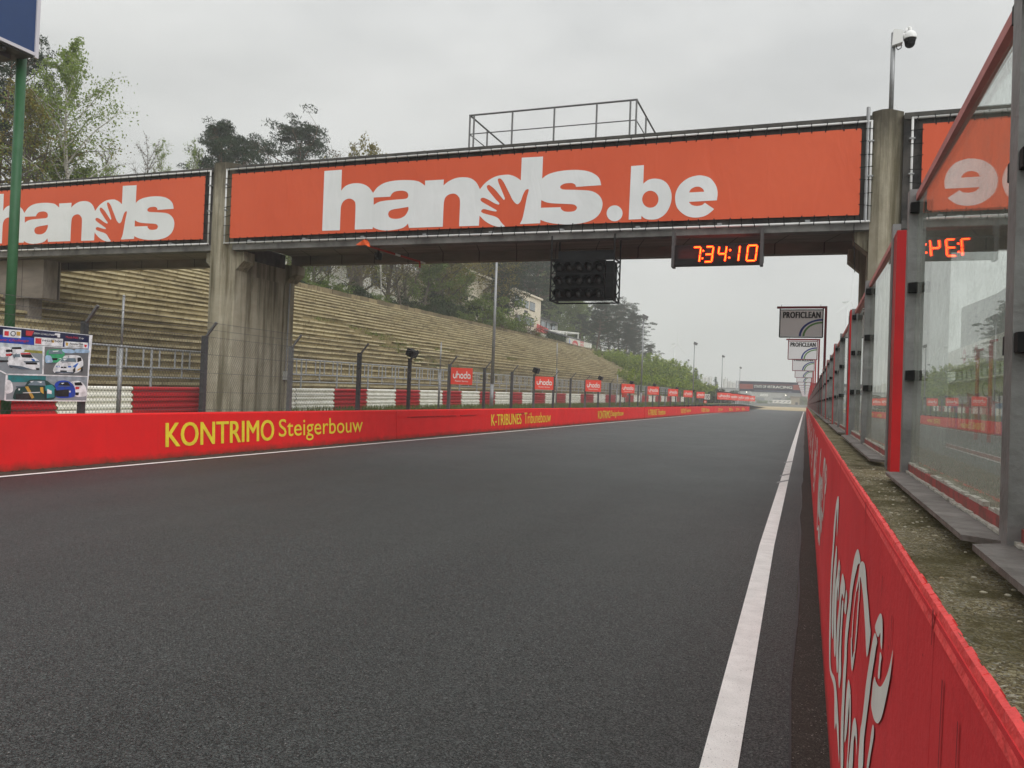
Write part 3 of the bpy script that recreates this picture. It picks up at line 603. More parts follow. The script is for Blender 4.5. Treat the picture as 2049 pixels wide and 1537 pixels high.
# white script lettering, traced from the stencilled strokes on the face
def wallp(px, py, off=.003):
    d = ray(px, py); t = (.14 - off + .0159 * H) / (d[0] - .0159 * d[2]); return CP + d * t
def wyz(px, py): p = wallp(px, py); return (p[1], p[2])
c1 = lambda *a: [(1640 + x / 6.406, 1080 + y / 6.406) for x, y in a]
c2 = lambda *a: [(1640 + x / 6.406, 1297 + y / 6.406) for x, y in a]
c3 = lambda *a: [(1600 + x / 4.8, 880 + y / 4.8) for x, y in a]
strokes = [
 c3((358, 935), (372, 700), (376, 600), (370, 540), (350, 620), (330, 820), (315, 1060)) + c1((150, 300), (138, 600), (130, 900), (122, 1300)) + c2((125, 200), (135, 320), (165, 420), (185, 520), (190, 700), (190, 900), (195, 1050), (215, 970), (250, 1480), (245, 1050), (235, 850), (225, 650), (205, 440), (185, 360), (150, 290), (138, 150)) + c1((140, 1300), (147, 900), (157, 550), (174, 250)) + c3((328, 1060), (345, 820), (360, 660)),
 c1((215, 80), (190, 290), (180, 420), (165, 700), (155, 1000), (160, 1240), (170, 1240), (180, 950), (190, 700), (205, 500), (215, 350), (222, 150)),
 c1((252, 250), (235, 350), (226, 450), (205, 560), (190, 750), (182, 1050), (183, 1400), (195, 1505), (205, 1450), (210, 1300), (212, 950), (222, 700), (240, 560), (262, 400), (262, 330)),
 c1((245, 400), (258, 410), (250, 600), (238, 770), (232, 740)),
 c1((295, 430), (272, 560), (262, 650), (250, 850), (225, 1100), (212, 1450), (220, 1700), (237, 1640), (240, 1400), (250, 1200), (265, 950), (275, 780), (290, 690), (308, 760), (320, 690), (325, 580)),
 c1((340, 640), (330, 750), (315, 880), (333, 960), (348, 820), (352, 700)),
 c1((290, 790), (275, 1000), (255, 1350), (243, 1640), (240, 1790), (250, 1905), (262, 1840), (275, 1690), (275, 1450), (285, 1150), (305, 830)),
 c1((490, 118), (450, 210), (420, 380), (395, 570), (375, 800), (345, 1000), (325, 1250), (315, 1537)) + c2((302, 300), (285, 700), (272, 1000), (270, 1537), (300, 1537), (305, 1000), (322, 600), (346, 150)) + c1((352, 1330), (376, 1080), (401, 850), (421, 650), (446, 500), (470, 400), (490, 320), (520, 300), (518, 230)),
 c1((518, 310), (545, 278), (575, 310), (592, 430), (602, 600), (625, 850), (640, 1050), (652, 1220), (605, 1510), (585, 1150), (570, 900), (550, 650), (524, 482), (505, 520), (480, 640), (465, 672), (470, 600), (490, 500), (505, 400)),
 c1((455, 690), (465, 690), (452, 800), (435, 950), (418, 1250), (410, 1250), (424, 1000)), c1((508, 520), (518, 520), (508, 780), (498, 770)), c1((490, 815), (502, 815), (480, 1150), (455, 1440), (446, 1400), (475, 1050)),
 c2((400, -110), (413, -110), (417, 120), (440, 40), (448, 90), (435, 200), (415, 295), (402, 180)),
 c2((372, 400), (350, 530), (335, 750), (320, 1050), (320, 1210), (345, 1100), (365, 850), (381, 650), (396, 540)),
 c2((384, 620), (398, 600), (398, 900), (385, 1150), (365, 1400), (360, 1537), (345, 1537), (365, 1250), (380, 950)),
 c2((450, 890), (425, 960), (410, 1100), (385, 1350), (370, 1537), (420, 1537), (435, 1200), (455, 1120), (470, 1250), (475, 1380), (479, 1150), (471, 980)),
 c1((705, 1195), (660, 1400), (638, 1560)) + c2((620, 280), (590, 500), (565, 750), (540, 950), (525, 1030), (515, 1150), (495, 1537), (550, 1537), (562, 1300), (570, 1150), (600, 900), (632, 650), (662, 400), (700, 150), (722, 0)) + c1((738, 1300),),
 c1((775, 945), (735, 1030), (710, 1130), (748, 1250), (778, 1190), (778, 1320), (795, 1410), (805, 1250), (806, 1080), (798, 980)),
 c2((776, 50), (794, 120), (780, 200), (768, 380), (746, 370), (760, 200)),
 c2((938, 25), (905, 190), (870, 320), (830, 420), (785, 492), (750, 480), (720, 420), (705, 365), (684, 450), (670, 600), (660, 720), (675, 830), (700, 920), (738, 965), (775, 930), (810, 830), (850, 650), (890, 450), (915, 280)),
 c2((682, 980), (665, 1060), (640, 1250), (610, 1450), (605, 1537), (625, 1537), (655, 1350), (690, 1150), (695, 1020))]
loops = [[wyz(*p) for p in st] for st in strokes]
sv, sf = [], []
for lp in loops:
    v, f = fill2d([catmull(lp, 3)]); k = len(sv); sv += v; sf += [tuple(i + k for i in q) for q in f]
for i in range(12):
    m = MB(); put(m, sv, sf, lambda y, z: (PX(z) - .003, y + 4.3 * i, z)); m.build('script_lettering', WPAINT, pw)

# =================================================================== FOOTBRIDGE
YB = 17.0
br = thing('footbridge', 'grey concrete footbridge spanning the track on stained piers, hung with orange banners', 'bridge', (-7, 18.4, 0))
def zs(x): return -.0055 * (x + 15)        # slight fall of the deck towards the pits
def sheet(mb, x0, x1, y0, y1, z0, z1, n=1):
    xs = np.linspace(x0, x1, n + 1)
    for a, b in zip(xs[:-1], xs[1:]):
        mb.hexa([(a, y0, z0 + zs(a)), (b, y0, z0 + zs(b)), (b, y1, z0 + zs(b)), (a, y1, z0 + zs(a))], [(a, y0, z1 + zs(a)), (b, y0, z1 + zs(b)), (b, y1, z1 + zs(b)), (a, y1, z1 + zs(a))])
spans = [(-31, -15.42), (-14.68, 1.08), (1.66, 17)]
mb = MB()
for a, b in spans: sheet(mb, a, b, YB, YB + .22, 5.23, 7.30)
mb.build('front_girder', CONCD, br)
mb = MB()
for a, b in spans: sheet(mb, a, b, YB - .045, YB + .25, 5.14, 5.30)
mb.build('bottom_flange', FASC, br)
mb = MB()
for a, b in spans: sheet(mb, a, b, YB - .06, YB + .27, 7.302, 7.43)
mb.build('coping', M('coping_dark', (.05, .048, .045), .9, (.085, .08, .07), 5, bump=.4), br)
mb = MB()
for a, b in spans: sheet(mb, a, b, YB + .25, YB + 2.55, 5.42, 5.6)
mb.build('soffit', CONCS, br)
mb = MB()
for a, b in spans: sheet(mb, a, b, YB + 2.55, YB + 2.85, 5.17, 7.4)
mb.build('rear_girder', CONCS, br)
def pier(x0, x1, ztop):
    ca = MB(); y0 = YB - .14
    ca.prism([(x0, y0 + .1), (x0 + .16, y0), (x1 - .28, y0), (x1, y0 + .24), (x1, y0 + .72), (x0, y0 + .72)], 0, ztop, 'z')
    ca.prism([(x0, YB + 2.3), (x1, YB + 2.3), (x1, YB + 2.75), (x1 - .15, YB + 2.9), (x0, YB + 2.9)], 0, 5.14, 'z')
    ca.build('column', CONC, br)
    wb = MB(); wb.box(x0 + .1, x1 - .06, y0 + .722, YB + 2.3, 0, 5.0)
    wb.box(x1 - .06, x1 - .03, y0 + 1.0, YB + 2.25, .3, 4.55)
    wb.build('pier_wall', CONC, br)
    for (ya, yb) in ((y0 + .25, y0 + .70), (YB + 2.32, YB + 2.86)):
        kb = MB(); kb.hexa([(x1 - .02, ya, 4.62), (x1 + .002, ya, 4.62), (x1 + .002, yb, 4.62), (x1 - .02, yb, 4.62)], [(x1 - .02, ya, 4.86), (x1 + .27, ya, 4.86), (x1 + .27, yb, 4.86), (x1 - .02, yb, 4.86)])
        kb.box(x1 - .02, x1 + .27, ya, yb, 4.862, 5.12); kb.build('corbel', CONC, br); kb = MB()
        kb.hexa([(x0 - .002, ya, 4.62), (x0 + .02, ya, 4.62), (x0 + .02, yb, 4.62), (x0 - .002, yb, 4.62)], [(x0 - .27, ya, 4.86), (x0 + .02, ya, 4.86), (x0 + .02, yb, 4.86), (x0 - .27, yb, 4.86)])
        kb.box(x0 - .27, x0 + .02, ya, yb, 4.862, 5.12); kb.build('corbel', CONC, br)
    cb = MB(); cb.box(x0 + .06, x1 - .02, y0 + .73, YB + 2.28, 5.002, 5.415); cb.build('bearing_beam', CONCD, br)  # dark tone stands for the shade in the gap under the deck
pier(-15.42, -14.68, 7.53); pier(1.08, 1.66, 7.42)
ab = MB(); ab.box(-34, -22.2, YB + .3, YB + .9, 3.95, 5.15); ab.box(-34, -22.9, YB + .4, YB + .85, 2.9, 3.95); ab.build('abutment', CONCS, br)
# handrail cage on the deck
rl = MB(); T = .022
def rp(x, y, z): return (x, y, z + zs(x))
for z in (8.30, 7.84, 7.5): rl.tube(rp(-7.88, 17.2, z), rp(-3.74, 17.2, z), T if z > 8 else T * .6, n=6)
for x in (-7.86, -7.75, -6.75, -5.7, -4.68, -3.9, -3.76): rl.tube(rp(x, 17.2, 7.3), rp(x, 17.2, 8.30), T, n=6)
for x in (-7.86, -3.76):
    rl.tube(rp(x, 17.2, 8.3), rp(x, 19.6, 8.3), T, n=6); rl.tube(rp(x, 17.2, 7.84), rp(x, 19.6, 7.84), T * .6, n=6)
    for y in (18.3, 19.55): rl.tube(rp(x, y, 7.3), rp(x, y, 8.3), T, n=6)
for z in (8.3, 8.05): rl.tube(rp(-7.0, 19.6, z), rp(-3.76, 19.6, z), T * .9, n=6)
for x in (-6.9, -5.6, -4.4): rl.tube(rp(x, 19.6, 7.3), rp(x, 19.6, 8.3), T * .8, n=6)
rl.build('handrail', GALVD, br)
# grey pipe beside the right column, cable
mb = MB(); mb.tube((1.0, YB - .09, 5.2), (1.0, YB - .09, 7.5), .035); mb.build('drain_pipe', GALV, br)
mb = MB(); mb.path([(.9, YB - .04, 6.9), (.86, YB - .04, 6.2), (.82, YB - .05, 5.6), (.8, YB - .05, 5.1), (.84, YB - .05, 4.2)], .008); mb.build('cable', BLACK, br)

# ------------------------------------------------------------------- banners
cA = lambda x, y: (620 + x / 4.8786, 300 + y / 4.8786)
cB = lambda x, y: (1020 + x / 4.657, 300 + y / 4.657)
def A(*a): return [(*cA(p[0], p[1]), *p[2:]) for p in a]
def B(*a): return [(*cB(p[0], p[1]), *p[2:]) for p in a]
c = 1
hands_outer = A((142, 206, c), (313, 194, c), (306, 398, c), (345, 355), (400, 332), (465, 325), (530, 338), (580, 370), (617, 420, c), (660, 365), (730, 322), (830, 300), (960, 295), (1060, 308), (1125, 350, c), (1125, 300, c), (1308, 290, c), (1304, 348, c), (1350, 310), (1420, 277), (1500, 267), (1570, 278), (1625, 318), (1660, 385, c), (1710, 325), (1780, 275), (1850, 250), (1930, 242)) \
 + B((20, 238), (65, 257), (103, 285, c), (112, 73, c), (310, 62, c), (302, 268, c), (350, 232), (430, 205), (530, 190), (630, 187), (720, 197), (790, 225), (835, 268), (852, 329, c), (617, 345, c), (610, 325), (590, 312), (560, 309), (510, 315), (478, 332), (470, 350), (485, 365), (520, 371), (620, 373), (740, 380), (800, 400), (845, 440), (865, 500), (850, 570), (810, 625), (740, 665), (640, 688), (530, 695), (420, 688), (340, 672), (286, 652, c), (284, 684, c), (93, 692, c), (118, 640), (140, 540), (160, 440), (177, 375), (165, 367), (145, 377), (125, 415), (105, 470), (90, 495), (70, 506), (45, 490), (20, 455), (0, 412)) \
 + A((1925, 380), (1895, 320), (1870, 288), (1850, 278), (1835, 290), (1845, 330), (1875, 400), (1895, 450), (1903, 472), (1893, 488), (1860, 450), (1810, 390), (1770, 355), (1745, 342), (1728, 355), (1735, 385), (1770, 430), (1820, 490), (1848, 518), (1843, 534), (1800, 520), (1740, 485), (1690, 467), (1667, 480), (1672, 500), (1710, 525), (1780, 565), (1822, 590), (1815, 601), (1760, 592), (1700, 578), (1675, 590), (1680, 612), (1740, 632), (1800, 648), (1840, 670), (1870, 710), (1905, 748, c), (1850, 752), (1780, 735), (1710, 695), (1656, 642, c), (1650, 740, c), (1457, 746, c), (1463, 600), (1465, 490), (1450, 455), (1425, 433), (1395, 427), (1350, 440), (1320, 470), (1308, 520), (1303, 600), (1298, 750, c), (968, 762, c), (958, 720, c), (920, 755), (860, 775), (760, 787), (690, 782), (640, 768), (615, 752, c), (613, 773, c), (438, 778, c), (443, 650), (445, 530), (430, 495), (400, 478), (370, 478), (330, 500), (308, 540), (300, 600), (293, 785, c), (120, 790, c))
hole1 = A((623, 465, c), (785, 457, c), (800, 430), (830, 408), (890, 398), (940, 408), (960, 435), (955, 465), (930, 478), (850, 485), (740, 495), (670, 510), (623, 537, c))
hole2 = A((962, 557, c), (960, 590), (930, 640), (880, 668), (820, 673), (780, 660), (765, 630), (775, 600), (810, 582), (880, 570))
hole3 = B((293, 468, c), (340, 488), (400, 498), (500, 503), (590, 508), (620, 525), (625, 545), (605, 568), (560, 577), (510, 573), (480, 553), (474, 534, c), (290, 540, c))
dot = B(*[(977 + 74 * math.cos(t), 591 - 74 * math.sin(t)) for t in np.linspace(0, 2 * math.pi, 16, endpoint=False)])
b_out = B((1131, 151, c), (1250, 142, c), (1244, 315, c), (1290, 280), (1350, 268), (1420, 280), (1475, 325), (1507, 410), (1500, 500), (1455, 590), (1385, 640), (1310, 650), (1260, 640), (1227, 614, c), (1225, 645, c), (1108, 650, c))
b_hole = B(*[(1310 + 76 * math.cos(t), 460 - 79 * math.sin(t)) for t in np.linspace(0, 2 * math.pi, 16, endpoint=False)])
e_out = B((1930, 470, c), (1937, 400), (1920, 330), (1870, 265), (1800, 240), (1740, 240), (1660, 265), (1590, 320), (1550, 390), (1541, 460), (1560, 540), (1620, 600), (1690, 628), (1770, 628), (1840, 605), (1905, 552, c), (1818, 493, c), (1790, 515), (1740, 523), (1695, 512), (1668, 485, c))
e_hole = B((1671, 397, c), (1690, 365), (1730, 345), (1770, 345), (1800, 365), (1812, 390, c))
YS = YB - .10     # banner sheet plane
def bxz(px, py): p = atY(px, py, YS - .004); return (p[0], p[2])
def bl(loop): return [bxz(*p) for p in catmull(loop, 4)]
hv, hf = fill2d([bl(hands_outer), bl(hole1), bl(hole2), bl(hole3)])
kv, kf = fill2d([bl(dot)]); bv, bf = fill2d([bl(b_out), bl(b_hole)]); ev, ef = fill2d([bl(e_out), bl(e_hole)])
rr = random.Random(11)
def banner(label, tx0, tx1, words):
    """tube frame corners tx0..tx1 (world x), sheet inset, black bungee ties"""
    zt0, zb0 = lerp(tx0, [-31, 17], [7.39, 7.14]), lerp(tx0, [-31, 17], [5.40, 5.13])
    zt = lambda x: 7.326 - .0071 * (x + 14.9); zb = lambda x: 5.318 - .0068 * (x + 14.9)
    t = thing('orange_banner', label, 'banner', ((tx0 + tx1) / 2, YS, 5.2), 'orange banners along the footbridge')
    s0, s1 = tx0 + .18, tx1 - .18
    sh = MB(); n = 24; xs = np.linspace(s0, s1, n + 1)
    bow = lambda x: .035 * math.sin(math.pi * (x - s0) / (s1 - s0))
    for a, b in zip(xs[:-1], xs[1:]):
        sh.hexa([(a, YS, zb(a) + .13 + bow(a)), (b, YS, zb(b) + .13 + bow(b)), (b, YS + .004, zb(b) + .13 + bow(b)), (a, YS + .004, zb(a) + .13 + bow(a))], [(a, YS, zt(a) - .13), (b, YS, zt(b) - .13), (b, YS + .004, zt(b) - .13), (a, YS + .004, zt(a) - .13)])
    sh.build('vinyl_sheet', ORANGE, t)
    fr = MB()
    P = [(tx0, YS, zb(tx0)), (tx1, YS, zb(tx1)), (tx1, YS, zt(tx1)), (tx0, YS, zt(tx0)), (tx0, YS, zb(tx0))]
    fr.path(P, .023, 8)
    for p in P[:4]: fr.ellipsoid(p, .026, .026, .026, 8, 6)
    fr.build('tube_frame', TUBE, t, smooth=True)
    TI = []; x = tx0 + .1
    while x < tx1:
        j = rr.uniform(-.06, .06)
        TI.append(((x, YS - .02, zt(x) + .045), (x + j, YS - .003, zt(x) - .16), .011, .02)); TI.append(((x + .1, YS - .02, zb(x) - .045), (x + .1 + j, YS - .003, zb(x) + .15 + bow(min(max(x, s0), s1))), .011, .02))
        x += .285 + rr.uniform(-.03, .03)
    z = zb(tx0) + .2
    while z < zt(tx0) - .1:
        for xx, sg in ((tx0, 1), (tx1, -1)): TI.append(((xx - sg * .045, YS - .02, z + rr.uniform(-.02, .02)), (xx + sg * .2, YS - .003, z + rr.uniform(-.02, .04)), .02, .011))
        z += .26
    TI.sort(key=lambda b: abs(b[0][2] - 6.3) * 0)
    for k_, b_ in enumerate(TI[:100]): m = MB(); m.bar(*b_[:2], *b_[2:]); m.build('bungee_tie', BLACK, t)
    m = MB()
    for b_ in TI[100:]: m.bar(*b_[:2], *b_[2:])
    if TI[100:]: tag(m.build('bungee_ties', BLACK, t), kind='stuff')
    cl = MB()
    for x in np.arange(tx0 + .8, tx1, 1.75): cl.box(x, x + .09, YS - .02, YS + .1, zb(x) - .015 + .03, zb(x) + .065)
    for zc in (.45, .8):
        for xx in (tx0, tx1): cl.box(xx - .05, xx + .05, YS - .03, YS + .1, zb(xx) * (1 - zc) + zt(xx) * zc - .015, zb(xx) * (1 - zc) + zt(xx) * zc + .015)
    cl.build('clamps', GALV, t)
    for dx, dz, items in words:
        for nm, v, f in items:
            m = MB(); put(m, v, f, lambda a, b: (a + dx, YS - .004, b + dz)); m.build('lettering', OWHITE, t)
banner('orange banner over the middle of the track reading hands.be', -14.92, 1.068, [(0, 0, [('hands', hv, hf), ('.', kv, kf), ('b', bv, bf), ('e', ev, ef)])])
banner('orange banner on the left span reading hands, behind the green pole', -29.9, -15.47, [(-12.362 * (YS / 17.), .085, [('hands', hv, hf)])])
banner('plain orange end of the banner on the right span, above the glass screens', 1.80, 16.5, [])

# ------------------------------------------------------------------- digital clock
ck = thing('digital_clock', 'black digital clock with glowing red numerals hung under the footbridge', 'clock', (-1.85, 16.9, 4.3))
mb = MB(); mb.box(-2.74, -.98, 16.83, 17.02, 4.40, 4.84); mb.build('housing', BLACK, ck)
for x in (-2.80, -.98):
    mb = MB(); mb.box(x, x + .06, 16.80, 17.06, 4.37, 5.14); mb.build('bracket', M('bracket_dark', (.07, .065, .065), .6), ck)
DIG = M('clock_red', (.8, .05, .01), .5, emit=((1.0, .028, .004), 5.0))
DIGC = M('clock_core', (.9, .3, .02), .5, emit=((1.0, .13, .006), 4.0))
def seg7(segs, u0, w, z0, h, sl=.09):
    hal = MB(); cor = hal
    g = {'a': ((0, 1), (1, 1)), 'b': ((1, 1), (1, .5)), 'c': ((1, .5), (1, 0)), 'd': ((0, 0), (1, 0)), 'e': ((0, .5), (0, 0)), 'f': ((0, 1), (0, .5)), 'g': ((0, .5), (1, .5))}
    for s in segs:
        (a, b), (c_, d) = g[s]; f = lambda u, v: np.array([u0 + u * w + v * h * sl, 16.805, z0 + v * h])
        p, q = f(a, b), f(c_, d); k = (q - p) / np.linalg.norm(q - p) * .008
        hal.cur = 0; hal.bar(p + k, q - k, .034, .016, up=(0, 1, 0)); hal.cur = 1; cor.bar(p + k * 1.5 - [0, .012, 0], q - k * 1.5 - [0, .012, 0], .011, .01, up=(0, 1, 0))
    hal.build('digit', [DIG, DIGC], ck)
z0, h = 4.462, .318
seg7('abc', -2.36, .15, z0, h); seg7('abgcd', -2.10, .15, z0, h); seg7('fgbc', -1.83, .15, z0, h); seg7('bc', -1.56, .15, z0, h); seg7('abcdef', -1.245, .18, z0, h)
for u in (-2.155, -1.60):
    for v in (.24, .74): hal = MB(); hal.ellipsoid((u + v * h * .09, 16.81, z0 + v * h), .022, .01, .022, 8, 6); hal.cur = 1; hal.ellipsoid((u + v * h * .09, 16.80, z0 + v * h), .011, .01, .011, 8, 6); hal.build('colon_dot', [DIG, DIGC], ck)
bkd = MB()     # the clock's rear face shows the same numerals
for x0_, w_ in ((-2.62, .3), (-2.2, .3), (-1.85, .3), (-1.45, .3)):
    bkd.bar((x0_, 17.03, z0), (x0_, 17.03, z0 + h), .04); bkd.bar((x0_, 17.03, z0 + h), (x0_ + .18, 17.03, z0 + h), .04); bkd.bar((x0_ + .18, 17.03, z0 + h), (x0_ + .18, 17.03, z0), .04)
bkd.build('rear_digits', M('clock_red_rear', (.8, .05, .01), .5, emit=((1.0, .03, .01), 4.0)), ck)
ld = bpy.data.lights.new('clock_glow', 'AREA'); ld.shape = 'RECTANGLE'; ld.size = 1.6; ld.size_y = .3; ld.energy = 2.2; ld.color = (1, .03, .02)
lo_ = bpy.data.objects.new('clock_glow', ld); COL.objects.link(lo_); lo_.location = (-1.85, 16.79, 4.62); lo_.rotation_euler = (R_(118), 0, 0)
ld2 = ld.copy(); ld2.energy = 1.2; lo2 = bpy.data.objects.new('clock_glow', ld2); COL.objects.link(lo2); lo2.location = (-1.85, 17.08, 4.62); lo2.rotation_euler = (R_(-105), 0, 0)
mb = MB(); mb.path([(-.93, 16.9, 4.8), (-.90, 16.9, 4.6), (-.91, 16.9, 4.42), (-.95, 16.9, 4.40)], .006); mb.build('cable', BLACK, ck)

# ------------------------------------------------------------------- start lights
sl = thing('start_lights', 'black start light gantry with three rows of five unlit lamps under the footbridge', 'start lights', (-4.83, 17.1, 3.66))
x0, x1, ya, yb, z0, z1 = -5.56, -4.09, 16.95, 17.55, 3.69, 5.17
mb = MB()
for x in (x0, x1):
    for y in (ya, yb): mb.bar((x, y, z0), (x, y, z1), .03)
for z in (z0, z1 - .55):
    mb.bar((x0, ya, z), (x1, ya, z), .03); mb.bar((x0, yb, z), (x1, yb, z), .03); mb.bar((x0, ya, z), (x0, yb, z), .03); mb.bar((x1, ya, z), (x1, yb, z), .03)
for k in range(3):
    za = z0 + k * .3
    for x in (x0, x1): mb.bar((x, ya, za), (x, yb, za + .28), .018); mb.bar((x, yb, za), (x, ya, za + .28), .018)
    mb.bar((x0, ya, za + .31), (x1, ya, za + .31), .016)
mb.build('cage', BLACK, sl)
mb = MB(); mb.box(x0 + .06, x1 - .24, ya + .16, ya + .42, z0 + .03, z0 + .93); mb.box(x1 - .2, x1 - .04, ya + .12, ya + .5, z0 + .05, z0 + .9); mb.build('housing', BLACK, sl)
mb = MB(); mb.box(x0 + .1, x1 - .06, ya + .2, ya + .3, z0 + .95, z0 + 1.16); mb.build('hanger_plate', BLACK, sl)
LENS = M('dark_lens', (.035, .035, .036), .25, (.05, .05, .05), 30, spec=.6)
for r in range(3):
    for q in range(5):
        cx, cz = x0 + .17 + q * .235, z0 + .16 + r * .30
        mb = MB(); mb.ellipsoid((cx, ya + .15, cz), .088, .06, .088, 16, 8); lp = mb.build('lamp', LENS, sl, smooth=True)
        hd = MB(); n = 14
        for i in range(n):       # half-round visor
            t0, t1 = math.pi * (-.12 + 1.24 * i / n), math.pi * (-.12 + 1.24 * (i + 1) / n)
            a, b = (cx + .104 * math.cos(t0), cz + .104 * math.sin(t0)), (cx + .104 * math.cos(t1), cz + .104 * math.sin(t1))
            hd.quad((a[0], ya + .15, a[1]), (b[0], ya + .15, b[1]), (b[0], ya - .06, b[1]), (a[0], ya - .06, a[1]))
        hd.build('visor', BLACK, lp)
# ------------------------------------------------------------------- swing arm with orange cloth, small camera
bo = thing('swing_arm', 'red and white swing arm with orange cloth hanging beneath the footbridge', 'barrier arm', (-10, 17.5, 5))
p0, p1 = atY(716, 487, 16.97), atY(736, 492, 16.95); pe = atZ(850, 527, 4.98)
mb = MB(); pts = [p1 + (pe - p1) * t for t in np.linspace(0, 1, 12)]; mb.cur = 0
for i, (a, b) in enumerate(zip(pts[:-1], pts[1:])):
    mb.cur = 1 if i in (5, 10) else 0; mb.tube(a, b, .028, n=6)
mb.build('arm', [M('arm_red', (.42, .04, .03), .5), WPAINT], bo)
mb = MB(); q = pts[10]; mb.bar(q, q + np.array([0, 0, -.16]), .05, .03); mb.build('end_bracket', M('arm_red2', (.42, .04, .03), .5), bo)
mb = MB()
cl = [(712, 490), (722, 483), (727, 480), (732, 478), (738, 486), (739, 494), (731, 490), (722, 491)]
f3 = lambda p, y: atY(p[0], p[1], y); fr_ = [f3(p, 16.90 + .03 * math.sin(i * 2.1)) for i, p in enumerate(cl)]; bk = [f + np.array([0, .04, 0]) for f in fr_]
mb.poly(fr_); mb.poly(bk[::-1])
for i in range(len(cl)): mb.quad(fr_[i], fr_[(i + 1) % len(cl)], bk[(i + 1) % len(cl)], bk[i])
mb.build('cloth', M('safety_orange', (.85, .13, .03), .6, (.7, .1, .02), 12), bo)
sm = thing('small_camera', 'small black camera hanging under the footbridge beside the red swing arm', 'camera', tuple(atY(758, 503, 17.6)))
q = atY(757, 512, 17.6); mb = MB(); mb.hexa([q + d for d in [(-.045, -.09, -.10), (.045, -.09, -.10), (.05, .09, -.10), (-.05, .09, -.10)]], [q + d for d in [(-.06, -.09, .08), (.06, -.09, .08), (.06, .09, .08), (-.06, .09, .08)]]); mb.build('body', BLACK, sm)
mb = MB(); mb.bar(q + [0, 0, .07], (q[0], q[1], 5.42), .04); mb.build('mount', BLACK, sm)
mb = MB(); mb.tube(q + [0, -.09, -.02], q + [0, -.13, -.03], .035); mb.build('lens', LENS, sm)
# ------------------------------------------------------------------- dome camera on a pole
dc = thing('dome_camera', 'white dome security camera on a thin grey pole above the bridge column', 'camera', (1.44, 17.2, 7.55))
top = atY(1788, 66, 17.2); bt = np.array([1.43, 17.2, 7.41])
mb = MB(); mb.tube(bt, top, .045, n=10); mb.build('pole', GALV, dc, smooth=True)
WPL = M('white_plastic', (.75, .75, .74), .4)
bx = atY(1797, 76, 17.15); mb = MB(); mb.hexa([bx + d for d in [(-.11, -.08, -.17), (.08, -.08, -.12), (.08, .1, -.12), (-.11, .1, -.17)]], [bx + d for d in [(-.09, -.08, .16), (.08, -.08, .12), (.08, .1, .12), (-.09, .1, .16)]]); mb.build('junction_box', WPL, dc)
dm = atY(1821, 76, 17.15)
mb = MB(); a = bx + [.06, 0, 0]; mb.path([a, a + (dm - a) * .35 + [0, 0, .08], dm + [-.05, 0, .20], dm + [0, 0, .21], dm + [0, 0, .1]], .03, 8); mb.build('arm', WPL, dc, smooth=True)
mb = MB(); mb.ellipsoid(dm, .125, .125, .15, 18, 10, 0, .5); mb.tube(dm, dm + [0, 0, -.025], .125, .122, 18); mb.build('hood', WPL, dc, smooth=True)
mb = MB(); mb.tube(dm + [0, 0, -.025], dm + [0, 0, -.11], .112, .095, 18); mb.ellipsoid(dm + [0, 0, -.11], .095, .095, .09, 18, 10, .5, 1); mb.build('dome', BLACK, dc, smooth=True)
mb = MB(); a = bx + [-.02, 0, -.15]; mb.path([a, a + [0, 0, -.06], a + [.03, 0, -.09], a + [.08, 0, -.06], a + [.09, 0, 0]], .009); mb.build('cable', BLACK, dc)
# ------------------------------------------------------------------- meter box on the pier
eb = thing('meter_box', 'small grey electrical box with conduit on the left bridge pier', 'electrical box', (-14.6, 19.6, 1.2))
q = atY(574, 752, 19.55); mb = MB(); mb.box(q[0] - .13, q[0] + .13, 19.35, 19.55, q[2] - .13, q[2] + .13); mb.build('enclosure', M('box_grey', (.45, .45, .43), .6, (.36, .36, .34), 6), eb)
mb = MB(); mb.tube((q[0], 19.48, q[2] + .13), (q[0] + .02, 19.5, 4.6), .022); mb.build('conduit', GALV, eb)
mb = MB(); mb.path([(q[0] - .04, 19.45, q[2] - .13), (q[0] - .08, 19.42, q[2] - .6), (q[0] - .06, 19.4, .3)], .03); mb.build('cable', BLACK, eb)
# ------------------------------------------------------------------- pier seen through the glass
pp = thing('concrete_pier', 'smooth pale concrete pier behind the large glass screen', 'pier', (2.5, 18.6, 0))
mb = MB(); mb.box(2.16, 2.74, 18.3, 18.9, 0, 5.40); mb.build('shaft', M('pale_concrete', (.36, .37, .36), .8, (.3, .31, .3), 1, stretch=(2, 2, .3)), pp)
mb = MB(); mb.box(2.1, 2.8, 18.2, 19.0, 0, .25); mb.build('plinth', FASC, pp)

